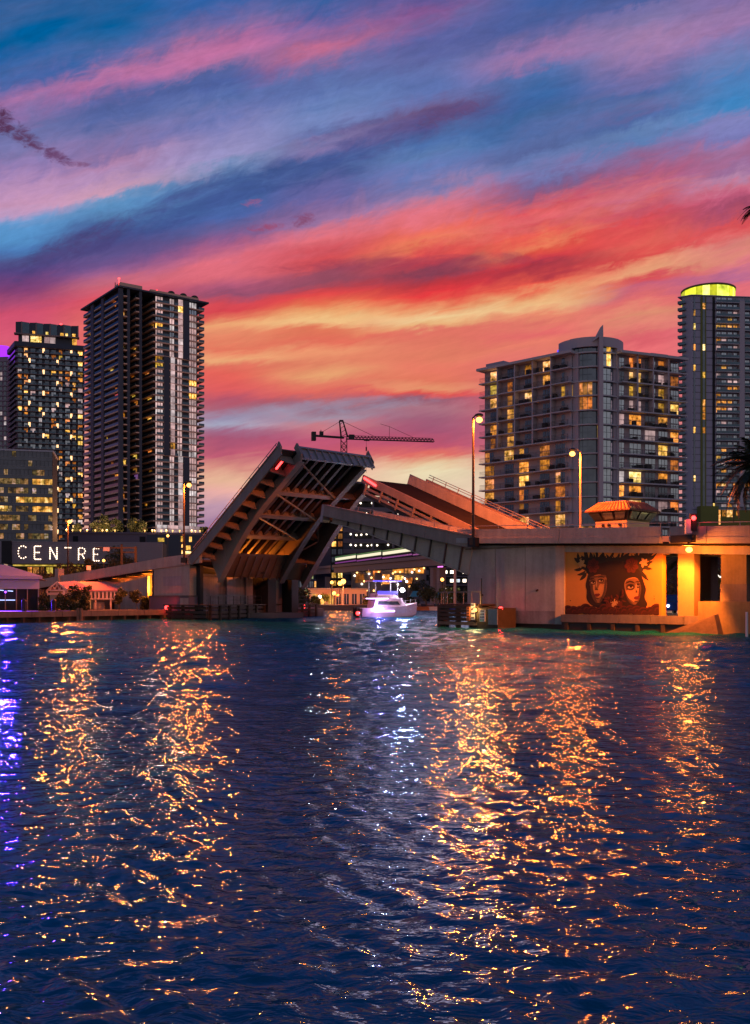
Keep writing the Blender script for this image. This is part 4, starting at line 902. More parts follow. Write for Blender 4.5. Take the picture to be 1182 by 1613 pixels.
for i in range(4):
    a, b = 247+i*17, 263+i*17
    for z0, z1 in ((ZZ(838, 452), ZZ(832.5, 452)), (ZZ(832, 452), ZZ(827, 452))):
        qa, qb = WR.q(a), WR.q(b); inst(wmesh('w', qb-qa, z1-z0, 'winA'), 'window', ta, (*WR.p((qa+qb)/2, 0.4), z0), WR.rz)
mb = MB()
for px_, dz_ in ((189.5, 4.5), (250, 2.2)): mb.bar((*WR.p(WR.q(px_)+1, -4), ZTOP), (*WR.p(WR.q(px_)+1, -4), ZTOP+dz_), 0.25); mb.ball((*WR.p(WR.q(px_)+1, -4), ZTOP+dz_), 0.45)
mb.build('aviation_light', 'red_lamp', ta)
mb = MB(); mb.bar((*WLf.p(15, -4), ZTOP), (*WLf.p(15, -4), ZTOP+6), 0.3); mb.build('roof_mast', 'black', ta)

# ---------------------------------------------------------------- wide dark tower beside it
RB = random.Random(9)
tb = thing('residential_tower', 'dark navy apartment tower with banded balconies and lit penthouse at the left edge', 'tower', (-185, 566, 0.9))
WB = Wall((-202.5, 560.0), (35.7, 11.0)); WBl = Wall((-202.5, 560.0), (-0.5, 0.87))
qb1 = WB.q(133.5); ZB = ZZ(545, 561); FB = 3.02; NB = 37
mb = MB(); mb.prism([WBl.p(22, -1.5), WBl.p(0, -1.5), WB.p(1, -1.5), WB.p(qb1-3.5, -1.5), WB.p(qb1-3.5, -25), WBl.p(22, -25)], 0.9, ZB); mb.build('core_wall', 'towerB', tb)
m_ = MB(); m_.prism([WBl.p(24, 0), WBl.p(0.8, 0), WB.p(0.8, 0), WB.p(qb1, 0), WB.p(qb1, -24), WBl.p(24, -24)], 0, 0.3); me0 = m_.mesh('balcony_slab', 'towerB_slab')
for k in range(NB): inst(me0, 'balcony_slab', tb, (0, 0, ZB-FB*k-0.31))
mb = MB(); mb.prism([WBl.p(24, .4), WBl.p(0, .4), WB.p(0, .4), WB.p(qb1, .4), WB.p(qb1, -24), WBl.p(24, -24)], ZB+0.01, ZB+2.6); mb.build('roof_parapet', 'towerB', tb)
rl_ = MB()
for k in range(1, NB):
    z = ZB-FB*k
    a = 24+(k % 2)*5
    while a < 124:
        b = a+RB.uniform(5, 9); WB.box(rl_, WB.q(a), WB.q(min(b, 131)), -.12, -.06, z, z+1.0); a = b+RB.uniform(2, 5)
    WBl.box(rl_, 1, 24, -.1, -.05, z, z+1.0); rl_.bar((*WB.p(qb1, -.2), z+.5), (*WB.p(qb1, -6), z+.5), .06, 1.0)
rl_.build('balcony_railing', 'rail_glass', tb, kind='stuff')
slots = [(27, 34), (38, 43.5), (48, 55.5), (61, 66), (71, 77), (81, 88), (93, 98), (103, 110), (114.5, 119.5), (123, 130)]
nwin = 0; dim = MB()
for k in range(NB-1):
    for ci, (a, b) in enumerate(slots):
        qa, qb = WB.q(a), WB.q(b); pr = 0.16 if ci < 6 else (0.28 if ci < 9 else 0.45)
        L_ = RB.random() < pr
        if not L_ and (RB.random() < 0.45 or nwin > 270): WB.box(dim, qa, qb, -1.5, -1.38, ZB-FB*(k+1)+.1, ZB-FB*(k+1)+2.3); continue
        mat = RB.choice(['win_warm', 'win_amber', 'win_amber', 'win_hot', 'winA']) if L_ else RB.choice(['win_blue', 'win_dark', 'win_blue'])
        if (k, ci) == (1, 2): mat = 'win_red'
        nwin += 1; inst(wmesh('w', qb-qa, 2.3, mat, 2 if RB.random() < .5 else 1), 'window', tb, (*WB.p((qa+qb)/2, -1.4), ZB-FB*(k+1)+0.05), WB.rz)
dim.build('dark_window', 'win_dark', tb, kind='stuff')
m_ = MB(); m_.box(-.55, .55, -.1, .1, 0, 2.4); msc = m_.mesh('balcony_sconce', 'sconce')
for k in range(0, NB-2, 1):
    pat = {0: (68.6, 112.4), 2: (46.3, 90.6)}.get(k % 4)
    if pat:
        for px_ in pat:
            if k > 16 and px_ < 84: continue
            inst(msc, 'balcony_sconce', tb, (*WB.p(WB.q(px_), -0.9), ZB-FB*(k+1)+.3), WB.rz)
# penthouse
zp = ZB+2.6; qa, qb = WB.q(24), WB.q(123); zt = ZZ(505, 561)
mb = MB(); mb.prism([WB.p(qa+1.5, -3), WB.p(qb-2, -3), WB.p(qb-2, -16), WB.p(qa+1.5, -16)], zp-.5, zt-.5); mb.build('penthouse_wall', 'towerB', tb)
e = [24, 34, 46, 57, 68, 79, 90, 101, 112, 123]; offs = [-3.4, -2.0, -3.0, -2.0, -3.0, -2.0, -3.0, -2.0, -3.0, -2.2]
for i in range(len(e)-1):
    mb = MB(); p0, p1 = WB.p(WB.q(e[i]+.3), offs[i]), WB.p(WB.q(e[i+1]-.3), offs[i+1])
    mb.bar((*p0, zp+8.5), (*p1, zp+8.5), .3, 2*(zt-zp-8.5)); mb.build('penthouse_panel', 'rail_glass' if i % 2 else 'towerB', tb)
for i in range(1, 10, 2):
    mb = MB(); mb.bar((*WB.p(WB.q(e[i]), -1.7), zp+4), (*WB.p(WB.q(e[i]), -1.7), zt), .55); mb.build('penthouse_post', 'towerB_slab', tb)
mb = MB(); WB.box(mb, WB.q(22), WB.q(125), -4, 0, zp+4.3, zp+4.9); mb.build('penthouse_canopy', 'towerB_slab', tb)
for i, (a, b, mt) in enumerate(((35, 45, 'winA'), (48, 58, 'win_hot'), (58.5, 65, 'win_hot'), (70, 78, 'winA'), (79, 87, 'winA'), (114, 121, 'win_hot'))):
    inst(wmesh('w', WB.q(b)-WB.q(a), 3.6, mt, 4), 'window', tb, (*WB.p((WB.q(a)+WB.q(b))/2, -2.2), zp+.4), WB.rz)
for a, b in ((51, 55), (95, 100), (103, 107), (114, 119), (72, 76)):
    inst(wmesh('w', WB.q(b)-WB.q(a), 1.6, 'win_hot'), 'window', tb, (*WB.p((WB.q(a)+WB.q(b))/2, -1.4), zp+5.2), WB.rz)
mb = MB(); mb.ball((*WB.p(WB.q(96), -4), zt+.6), .7); mb.build('aviation_light', 'red_lamp', tb)

# ---------------------------------------------------------------- mauve tower with violet crown
tcn = thing('residential_tower', 'mauve tower with violet lit crown, mostly cut off at the left edge', 'tower', (-235, 600, 0.9))
WC = Wall((U(12, 0, 600)[0], 600.0), (-1, 0.18)); zc = ZZ(538, 600)
mb = MB(); WC.box(mb, 0, 30, -20, 0, 0.9, zc-9); mb.build('wall', 'mauve', tcn)
mb = MB(); mb.prism([WC.p(0.5, -.3), WC.p(30, -.3), WC.p(30, -18), WC.p(.5, -18)], [zc-8.9]*4, [zc-2.5, zc+1.5, zc+1.5, zc-2.5]); mb.build('crown', 'purple_glow', tcn)
for k in range(45):
    mb = MB(); WC.box(mb, -0.4, 30, -.2, .5, zc-12-k*3, zc-11.6-k*3); mb.build('balcony_slab', 'mauve', tcn)
for k in range(44):
    for j in range(2): inst(wmesh('w', 1.3, 2.0, 'win_dark' if RB.random() < .85 else 'winA'), 'window', tcn, (*WC.p(1.6+j*2.6, .1), zc-11.4-(k+1)*3+.2), WC.rz)

# ---------------------------------------------------------------- glass office block
RC_ = random.Random(5)
ob = thing('office_building', 'low glass office block with lit floor bands below the navy tower', 'building', (-108, 300, 0.9))
WO = Wall((-124.0, 296.0), (26.6, 6.2)); qo = WO.q(82.5); zo = ZZ(709, 298)
mb = MB(); WO.box(mb, -6, qo, -18, -0.6, 0.9, zo); mb.build('core_wall', 'dark', ob)
mb = MB(); WO.box(mb, -6, qo+.3, -18, 0.2, zo+.01, zo+.5); mb.build('roof_edge', 'condo_slab', ob)
fl_h = 2.75
for k in range(16):
    z = zo-(k+1)*fl_h
    mb = MB(); WO.box(mb, -6, qo, -.5, 0.0, z, z+.95); mb.build('spandrel', 'office_glass', ob)
    mb = MB(); WO.box(mb, -6, qo, -.4, 0.12, z+.96, z+1.04); mb.build('ledge', 'galv', ob)
    npan = 16
    for j in range(npan):
        a = WO.q(-20)+(qo-WO.q(-20))*j/npan; b = WO.q(-20)+(qo-WO.q(-20))*(j+1)/npan
        band = {3: .85, 4: .7, 5: .75, 6: .8, 7: .35, 8: .6, 9: .55, 10: .45, 11: .6, 12: .8, 2: .25, 1: .12, 0: .1}.get(k, .3)
        bright = (k == 3 and j >= 11) or (k == 5 and 7 <= j) or (k == 6 and (j < 5 or j > 10))
        mat = 'office_lit' if bright else ('office_dim' if RC_.random() < band else 'office_glass')
        inst(wmesh('w', b-a-.08, fl_h-1.1, mat), 'window', ob, (*WO.p((a+b)/2, -.2), z+1.06), WO.rz)

# ---------------------------------------------------------------- podium behind the sign
pd = thing('podium_building', 'mauve podium wall with planted lamp lit roof terrace below the towers', 'building', (-85, 340, 0.9))
WP = Wall((U(103, 0, 338)[0], 338.0), (1, 0.10)); zpod = ZZ(841, 340); qp = WP.q(322)
mb = MB(); WP.box(mb, 0, qp, -60, 0, 0.9, zpod); mb.build('wall', 'podium', pd)
mb = MB(); WP.box(mb, -.3, qp, -1.0, 0.3, zpod+.01, zpod+.6); mb.build('terrace_edge', 'podium', pd)
for a, b in ((115, 123), (220, 229)):
    mb = MB(); WP.box(mb, WP.q(a), WP.q(b), -.2, .06, ZZ(856, 340), ZZ(845, 340)); mb.build('louvre', 'dark', pd)
mb = MB(); mb.prism([WP.p(WP.q(233), 0.1), WP.p(WP.q(318), 0.1), WP.p(WP.q(318), 2), WP.p(WP.q(233), 2)], 0.9, ZZ(842.5, 339)); mb.build('dark_wing', 'towerA', pd)
for (a, b, y0, y1) in ((250, 260, 853, 847), (253, 260, 864, 860), (253, 260, 872, 868), (286, 290.5, 853, 844), (299, 303, 853, 845), (287, 291, 862, 857), (287, 291, 872, 866), (293, 302, 873, 868), (294, 301, 866, 859)):
    inst(wmesh('w', WP.q(b)-WP.q(a), ZZ(y1, 338)-ZZ(y0, 338), 'win_hot', 2), 'window', pd, (*WP.p((WP.q(a)+WP.q(b))/2, 2.1), ZZ(y0, 338)), WP.rz)
garden = [104.5, 114, 126.5, 137, 150, 161, 168, 181, 228, 240, 244, 254, 262, 272, 283, 302, 308, 315]
for i, px_ in enumerate(garden):
    mb = MB(); p_ = WP.p(WP.q(px_), -0.3); mb.bar((*p_, zpod+.3), (*p_, zpod+.9), .12); mb.ball((*p_, zpod+1.2), .26 if i % 3 else .36)
    g_ = mb.build('garden_lamp', 'garden'); ORD = 'first second third fourth fifth sixth seventh eighth ninth tenth eleventh twelfth thirteenth fourteenth fifteenth sixteenth seventeenth last'.split()
    tag(g_, 'small warm lamp on the podium terrace, %s of the row counted from the left' % ORD[i], 'lamp', 'terrace lamps on the podium')
    if i % 3 == 0: point_light(g_, (p_[0], p_[1], zpod+2.0), (1.0, .45, .2), 6000, .5)

# ---------------------------------------------------------------- corrugated front with bulb letters
sb = thing('sign_building', 'corrugated metal building front carrying bulb lit letters', 'building', (-73, 250, 0.9))
WS = Wall((U(3, 0, 247)[0], 247.0), (1, 0.12)); qs = WS.q(256)
zs1, zs0 = ZZ(853, 248), ZZ(888, 248)
mb = MB(); WS.box(mb, 0, qs, -12, -0.3, zs0, zs1); mb.build('wall', 'dark', sb)
nsl = 22; hs = (zs1-zs0)/nsl
for i in range(nsl):
    mb = MB(); o_ = 0.0 if i % 2 else -.14
    WS.box(mb, WS.q(18.5), qs, -.29, o_, zs0+i*hs, zs0+(i+1)*hs-.02); mb.build('cladding_slat', 'corrugated', sb)
mb = MB(); WS.box(mb, WS.q(3), WS.q(18), -.3, 0.4, zs0, zs1+.1); mb.build('end_box', 'dark', sb)
mb = MB(); WS.box(mb, WS.q(-30), WS.q(2.5), -.3, 0.1, zs0, zs1); mb.build('side_panel', 'corrugated', sb)
mb = MB(); WS.box(mb, WS.q(20), WS.q(132), -2, -.2, zs0-.55, zs0-.25); mb.build('soffit_light', 'win_hot', sb)
mb = MB(); WS.box(mb, WS.q(-30), qs, -8, -2.5, 0.9, zs0-.6); mb.build('shopfront', 'dark', sb)
for i, (a, b) in enumerate(((40, 47), (49, 58), (61, 66), (70, 80), (88, 96), (104, 112), (118, 128))):
    inst(wmesh('w', WS.q(b)-WS.q(a), 1.6, 'win_hot' if i in (3, 4) else 'win_amber', 2), 'window', sb, (*WS.p((WS.q(a)+WS.q(b))/2, -2.4), zs0-2.4), WS.rz)
LET = {'C': [(1, .82), (.8, .96), (.5, 1), (.2, .93), (.03, .72), (0, .5), (.03, .28), (.2, .07), (.5, 0), (.8, .04), (1, .18)],
       'E': [(0, 0), (0, 1), (1, 1), None, (0, .52), (.8, .52), None, (0, 0), (1, 0)], 'N': [(0, 0), (0, 1), (1, 0), (1, 1)],
       'T': [(0, 1), (1, 1), None, (.5, 1), (.5, 0)], 'R': [(0, 0), (0, 1), (.75, 1), (1, .86), (1, .66), (.75, .5), (0, .5), None, (.5, .5), (1, 0)]}
for ch, a, b, y0, y1 in (('C', 29, 42, 880, 860), ('E', 54.5, 65.5, 881, 860.5), ('N', 79, 90, 881.5, 861.5), ('T', 101.5, 113, 882, 862.5), ('R', 124, 134.5, 882.5, 863), ('E', 147.5, 157.5, 883, 863.5)):
    back = MB(); bulbs = MB(); strokes = []; cur = []
    for pt in LET[ch]+[None]:
        if pt is None: strokes.append(cur); cur = []
        else: cur.append(pt)
    def W3(u_, v_, o): q_ = WS.q(a+(b-a)*u_); return np.array((*WS.p(q_, o), ZZ(y0+(y1-y0)*v_, 248)))
    for st in strokes:
        for p0, p1 in zip(st[:-1], st[1:]):
            A, B = W3(*p0, .05), W3(*p1, .05); back.bar(A, B, 0.42, .1, up=tuple(WS.n)+(0,))
            L_ = np.linalg.norm(B-A); n_ = max(1, int(L_/0.42))
            for i in range(n_): c_ = A+(B-A)*(i+.5)/n_; bulbs.ball((c_[0]+WS.n[0]*.14, c_[1]+WS.n[1]*.14, c_[2]), 0.155, 6, 4)
    lo_ = back.build('letter', 'corrugated', sb, label='letter %s outlined with bulbs' % ch)
    bulbs.build('bulb', 'bulb', lo_, kind='stuff')

# ---------------------------------------------------------------- lilac condominium at the right
RD = random.Random(31)
cd = thing('condominium', 'lilac grey condominium with a rounded glass corner and balconies on both wings', 'building', (47, 212, 0.9))
W1 = Wall((40.5, 207.0), (-17.2, 17.0)); W2 = Wall((51.4, 207.0), (15.2, 6.5))
L1 = W1.q(757); L2 = W2.q(1078); ZC = ZZ(556, 207); FC = 3.0; NC = 16
for W_, L_, nm in ((W1, L1, 'l'), (W2, L2, 'r')):
    mb = MB(); W_.box(mb, -1, L_, -14, -1.6, 0.9, ZC); mb.build('wing_wall', 'condo', cd)
    mb = MB(); W_.box(mb, -.5, L_+.8, -14, 0.5, ZC+.01, ZC+.55); mb.build('roof_slab', 'condo_slab', cd)
    m_ = MB(); 
    if nm == 'r': m_.prism([W_.p(0.2, -1.7), W_.p(.2, 0), W_.p(L_+1.0, 0), W_.p(L_+1, -1.7)], 0, .26)
    else: W_.box(m_, 0, L_+.5, -1.7, 0, 0, .24)
    me0 = m_.mesh('balcony_slab', 'condo_slab')
    for k in range(1, NC+1): inst(me0, 'balcony_slab', cd, (0, 0, ZC-k*FC))
mb = MB(); W1.box(mb, L1-5, L1, -12, -2, ZC+.56, ZC+1.9); mb.build('roof_plant_room', 'condo', cd)
mb = MB(); W2.box(mb, L2-5.5, L2-1, -12, -4, ZC+.56, ZC+2.0); mb.build('roof_plant_room', 'condo', cd)
rl_ = MB(); clut = MB()
bays1 = [L1*(i/5.0) for i in range(6)]; bays2 = [L2*(i/4.0) for i in range(5)]
for k in range(1, NC+1):
    z = ZC-k*FC+.25
    for W_, L_ in ((W1, L1), (W2, L2)):
        for h_ in (0.15, .45, .75, 1.0): W_.box(rl_, .4, L_+.3, -.1, -.05, z+h_, z+h_+.06)
        for i in range(int(L_/1.6)): W_.box(rl_, .5+i*1.6, .56+i*1.6, -.1, -.05, z, z+1.0)
        for i in range(9):
            if RD.random() < .55:
                q_ = RD.uniform(1, L_-1.5); W_.box(clut, q_, q_+RD.uniform(.6, 1.5), -1.2, -.4, z, z+RD.uniform(.5, 1.1))
rl_.build('balcony_railing', 'steel_dark', cd, kind='stuff'); clut.build('balcony_furniture', 'black', cd, kind='stuff')
for i in range(1, 5):
    mb = MB(); W1.box(mb, bays1[i]-.14, bays1[i]+.14, -1.59, .03, ZC-6*FC+.26, ZC); mb.build('party_wall', 'condo_pier', cd)
    if i < 4: mb = MB(); W2.box(mb, bays2[i]-.14, bays2[i]+.14, -1.59, .03, ZC-4*FC+.26, ZC); mb.build('party_wall', 'condo_pier', cd)
def frame_win(W_, q_, w_, z, mat, pn):
    inst(wmesh('w', w_, 2.35, mat, pn, 2, .13), 'window', cd, (*W_.p(q_, -1.55), z), W_.rz)
for k in range(1, NC+1):
    z = ZC-k*FC+.28
    for i in range(5):
        b0, b1 = bays1[i], bays1[i+1]; wf = 0.56 if k < 7 else .5; sh = 0 if k < 7 else (.25 if i % 2 else .42)*(b1-b0)
        c = b0+.35+sh*.9+wf*(b1-b0)/2; c = min(c, b1-wf*(b1-b0)/2-.1)
        s_ = RD.random(); mat = 'win_dark' if s_ > .32 else RD.choice(['win_warm', 'win_warm', 'win_amber', 'win_hot'])
        if (k, i) in ((2, 1), (4, 3), (7, 2), (3, 4)): mat = 'win_warm'
        if s_ > .32 and RD.random() < .3:
            frame_win(W1, c-wf*(b1-b0)/4, wf*(b1-b0)/2-.06, z, 'win_dark', 2); frame_win(W1, c+wf*(b1-b0)/4, wf*(b1-b0)/2-.06, z, RD.choice(['win_warm', 'win_amber']), 2)
        else: frame_win(W1, c, wf*(b1-b0), z, mat, 4)
    for i, (fa, fb) in enumerate(((.01, .10), (.19, .37), (.44, .60), (.66, .80), (.86, .98))):
        q0, q1_ = fa*L2, fb*L2; s_ = RD.random(); mat = 'win_blue' if s_ < .5 else ('winA' if s_ < .66 else ('win_dark' if s_ < .76 else RD.choice(['win_warm', 'win_hot', 'win_amber'])))
        if (k, i) in ((2, 1), (6, 4), (5, 3), (10, 1), (10, 0)): mat = 'win_warm'
        frame_win(W2, (q0+q1_)/2, q1_-q0, z, mat, 2 if i == 0 else 3)
# rounded corner
cc = np.array((46.0, 213.2)); rad = 7.0
def arcp(r, a0, a1, n_=14): return [(cc[0]+r*cos(radians(a0+(a1-a0)*i/n_)), cc[1]+r*sin(radians(a0+(a1-a0)*i/n_))) for i in range(n_+1)]
ztc = ZZ(531, 206.5)
mb = MB(); mb.prism(arcp(rad-.9, 205, 335)+[(cc[0]+6, cc[1]+8), (cc[0]-6, cc[1]+8)], 0.9, ztc-1.5); mb.build('corner_core', 'win_dark', cd)
for k in range(-1, NC+1):
    mb = MB(); z = ZC-k*FC; mb.prism(arcp(rad-.1, 222, 320)+arcp(rad-1.2, 320, 222), z, z+.26); mb.build('curved_slab', 'condo_slab', cd)
for a0, a1, r0, r1, nm in ((198, 226, rad-1.2, rad, 'a'), (312, 338, rad-1.2, rad, 'b')):
    mb = MB(); mb.prism(arcp(r1, a0, a1, 6)+arcp(r0, a1, a0, 6), 0.9, ztc-.02); mb.build('corner_pier', 'condo_pier', cd)
# fin
fpx = np.array(U(947, 0, 205.7)[:2])
mb = MB(); mb.box(fpx[0]-.42, fpx[0]+.42, fpx[1]-.4, fpx[1]+1.6, .9, ztc+.4); mb.hexa([(fpx[0]-1.6, fpx[1]+.1, ztc-1), (fpx[0]+.42, fpx[1]-.4, ztc+.41), (fpx[0]+.42, fpx[1]+.6, ztc+.41), (fpx[0]-1.6, fpx[1]+.6, ztc-1), (fpx[0]-.1, fpx[1], ZZ(516, 206)), (fpx[0]+.42, fpx[1]-.2, ZZ(512, 206)), (fpx[0]+.42, fpx[1]+.4, ZZ(512, 206)), (fpx[0]-.1, fpx[1]+.4, ZZ(516, 206))]); mb.build('corner_fin', 'condo_pier', cd)
mb = MB(); mb.prism(arcp(rad, 190, 345, 20)+arcp(rad-.5, 345, 190, 20), ztc-1.9, ztc); mb.build('crown_band', 'condo_pier', cd)
mb = MB(); mb.prism(arcp(rad+.05, 183, 189, 4)+arcp(rad-.5, 189, 183, 4), ztc-5, ztc-1.2); mb.build('crown_light', 'blue_glow', cd)
for k in range(-1, NC):
    z = ZC-(k+1)*FC+.3
    for a0, a1 in ((227, 263), (272, 311)):
        n_ = 4
        for j in range(n_):
            b0 = a0+(a1-a0)*j/n_; b1 = a0+(a1-a0)*(j+1)/n_
            P0 = np.array((cc[0]+(rad-.8)*cos(radians(b0+.5)), cc[1]+(rad-.8)*sin(radians(b0+.5)))); P1 = np.array((cc[0]+(rad-.8)*cos(radians(b1-.5)), cc[1]+(rad-.8)*sin(radians(b1-.5))))
            mat = 'win_blue' if a0 > 265 else 'win_dark'
            if a0 < 265 and k in (2, 3, 12): mat = 'win_amber' if k != 12 else 'win_warm'
            if a0 > 265 and (k, j) in ((-1, 2), (5, 0), (0, 2)): mat = 'win_hot'
            w_ = np.linalg.norm(P1-P0)
            inst(wmesh('w', w_, 2.6 if k > -2 else 1.2, mat, 1, 2, .08), 'window', cd, (*((P0+P1)/2), z), atan2(P1[1]-P0[1], P1[0]-P0[0]))
# ---------------------------------------------------------------- tower with yellow lit crown
RE = random.Random(12)
tg = thing('residential_tower', 'tall grey tower with glowing yellow drum crown behind the condominium', 'tower', (145, 436, 0.9))
P0 = U(1090, 0, 432); WG1 = Wall(P0[:2], (1, 0.12)); WG0 = Wall(P0[:2], (-0.80, 0.60))
zg = ZZ(466.5, 433); FG = 3.0; NG = 44; qg = WG1.q(1230)
mb = MB(); mb.prism([WG0.p(4.2, 0), P0[:2], WG1.p(qg, 0), WG1.p(qg, -26), WG0.p(4.2, -24)], 0.9, zg); mb.build('wall', 'green_tower', tg)
mb = MB(); mb.prism([WG0.p(6.0, .5), WG0.p(0, .5), WG1.p(0, .5), WG1.p(qg, .5), WG1.p(qg, -26), WG0.p(6, -24)], zg+.01, zg+.4); mb.build('roof_slab', 'green_tower', tg)
zpod2 = ZZ(798, 432)
for (a, b, o, mt, nm) in ((1104, 1112.5, .25, 'olive', 'stair_panel'), (1122.8, 1126.5, .2, 'dark', 'dark_joint'), (1093, 1095.5, .15, 'win_dark', 'glass_strip'), (1107, 1110.5, .32, 'win_dark', 'glass_strip')):  # one entry is a dark strip between panel and balconies
    mb = MB(); WG1.box(mb, WG1.q(a), WG1.q(b), .02, o, zpod2, zg-.3); mb.build(nm, mt, tg)
mb = MB(); WG1.box(mb, WG1.q(1163), WG1.q(1171), .02, 1.6, zpod2, zg-2); mb.build('white_pier', 'condo_pier', tg)
for k in range(1, 38):
    z = zg-k*FG
    for a, b in ((1127, 1163), (1171.5, 1200)):
        mb = MB(); WG1.box(mb, WG1.q(a), WG1.q(b), .02, 1.7, z, z+.28); bs_ = mb.build('balcony_slab', 'condo_slab', tg)
        mb = MB(); WG1.box(mb, WG1.q(a), WG1.q(b), 1.62, 1.7, z+.29, z+1.25); mb.build('balcony_rail', 'rail_glass', bs_)
    mb = MB(); WG0.box(mb, 2.4, 5.8, -1.5, 1.2, z, z+.3); WG0.box(mb, 2.4, 5.8, 1.12, 1.2, z+.31, z+1.2); mb.build('side_balcony', 'rail_glass', tg)
    mb = MB(); WG1.box(mb, .3, WG1.q(1104), .01, .1, z, z+.14); WG1.box(mb, WG1.q(1112.6), WG1.q(1122.7), .01, .1, z, z+.14); mb.build('panel_joint', 'dark', tg)
for k in range(37):
    z = zg-(k+1)*FG+.3
    for (a, b) in ((1129, 1135), (1137, 1144), (1147, 1153), (1156, 1161.5), (1174, 1180)):
        s_ = RE.random(); mat = 'win_dark' if s_ < .3 else ('win_blue' if s_ < .75 else ('winA' if s_ < .87 else 'win_warm'))
        if k in (4, 15, 27) and a < 1146: mat = 'win_warm'
        inst(wmesh('w', WG1.q(b)-WG1.q(a), 2.2, mat, 2), 'window', tg, (*WG1.p((WG1.q(a)+WG1.q(b))/2, .1), z), WG1.rz)
    for (a, b, pr, o) in ((1107, 1110.5, .16, .4), (1093, 1095.5, .1, .22), (1123.5, 1126, .15, .28)):
        if RE.random() < pr or (a == 1107 and k in (15, 16, 17, 19, 1)): inst(wmesh('w', WG1.q(b)-WG1.q(a), 2.6, RE.choice(['win_warm', 'win_hot']), 1), 'window', tg, (*WG1.p((WG1.q(a)+WG1.q(b))/2, o), z), WG1.rz)
cq = np.array(WG1.p(WG1.q(1134), -11)); rq = 11.5
for i in range(24):
    a0, a1 = 2*pi*i/24, 2*pi*(i+1)/24
    mb = MB(); mb.prism([(cq[0]+rq*cos(a0), cq[1]+rq*sin(a0)), (cq[0]+rq*cos(a1), cq[1]+rq*sin(a1)), (cq[0]+(rq-.6)*cos(a1), cq[1]+(rq-.6)*sin(a1)), (cq[0]+(rq-.6)*cos(a0), cq[1]+(rq-.6)*sin(a0))], zg+.4, ZZ(449, 434))
    mb.build('crown_panel', 'crown_glow', tg)
mb = MB(); mb.prism([(cq[0]+(rq+.3)*cos(2*pi*i/32), cq[1]+(rq+.3)*sin(2*pi*i/32)) for i in range(32)], ZZ(449, 434)+.01, ZZ(446, 434)); mb.build('crown_cap', 'olive', tg)
mb = MB(); WG1.box(mb, WG1.q(1098), WG1.q(1126), .3, 4, .9, zpod2); mb.build('podium_block', 'olive', tg)
mb = MB(); WG1.box(mb, WG1.q(1126.5), WG1.q(1230), .3, 2.5, .9, zpod2-1.5); mb.build('podium_block', 'olive', tg)
for a, b, y0, y1 in ((1127, 1131, 826, 803), (1141, 1150, 814, 803), (1134, 1139, 813, 803), (1178, 1185, 826, 802), (1156, 1160, 812, 805)):
    inst(wmesh('w', WG1.q(b)-WG1.q(a), ZZ(y1, 430)-ZZ(y0, 430), 'win_warm', 2), 'window', tg, (*WG1.p((WG1.q(a)+WG1.q(b))/2, 2.6), ZZ(y0, 430)), WG1.rz)

# ---------------------------------------------------------------- buildings seen under the leaves
RF_ = random.Random(17)
gg = thing('parking_garage', 'grey garage block with rows of small white lamps behind the raised leaves', 'building', (10, 350, 0.9))
WQ = Wall((U(541, 0, 350)[0], 350.0), (1, 0.1)); WQs = Wall((U(541, 0, 350)[0], 350.0), (-0.45, 0.9)); qq = WQ.q(725); zq = ZZ(783, 352)
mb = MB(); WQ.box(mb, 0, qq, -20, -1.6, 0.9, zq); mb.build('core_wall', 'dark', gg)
mb = MB(); WQs.box(mb, 0, 24, -4, 0, 0.9, zq+3); mb.build('stair_tower', 'towerB', gg)
for k in range(9):
    mb = MB(); z = zq-k*3.7; WQ.box(mb, 0, qq, -1.59, 0, z-1.5, z); mb.build('garage_parapet', 'garage', gg)
for j in range(6):
    mb = MB(); WQ.box(mb, 3+j*7.2, 3.7+j*7.2, -1.5, -.05, .9, zq-1); mb.build('garage_column', 'garage', gg)
m_ = MB(); m_.ball((0, 0, 0), .34, 6, 4); md = m_.mesh('ceiling_lamp', 'dot'); m_ = MB(); m_.ball((0, 0, 0), .32, 6, 4); mdw = m_.mesh('ceiling_lamp', 'dot_warm')
for k in range(6):
    for j in range(22):
        if RF_.random() < .62: inst(md, 'ceiling_lamp', gg, (*WQ.p(.8+j*qq/22+RF_.uniform(-.3, .3), -.9), zq-k*3.7-1.5-RF_.uniform(.5, 1.0)))
gg2 = thing('apartment_building', 'blue glass apartment block with lit windows left of the garage', 'building', (-30, 400, .9))
WV = Wall((U(455, 0, 400)[0], 400.0), (1, .05)); zv = ZZ(846, 400); qv = WV.q(540)
mb = MB(); WV.box(mb, 0, qv, -15, -.3, .9, zv); mb.build('wall', 'towerB', gg2)
for k in range(7):
    mb = MB(); WV.box(mb, 0, qv, -.3, .2, zv-k*3.4-.5, zv-k*3.4); mb.build('slab_edge', 'mauve', gg2)
    for j in range(11):
        s_ = RF_.random(); mat = 'win_blue' if s_ < .5 else ('win_cool' if s_ < .7 else ('win_warm' if s_ < .9 else 'win_dark'))
        inst(wmesh('w', 1.5, 2.4, mat, 2), 'window', gg2, (*WV.p(1.2+j*qv/11, -.2), zv-k*3.4-3.2), WV.rz)
gt = thing('lit_tower', 'narrow tower with amber lit windows behind the left pier', 'building', (-17, 330, .9))
WT = Wall((U(521, 0, 330)[0], 330.0), (1, .05)); qt_ = WT.q(541); zt_ = ZZ(800, 330)
mb = MB(); WT.box(mb, 0, qt_, -6, -.2, .9, zt_); mb.build('wall', 'dark', gt)
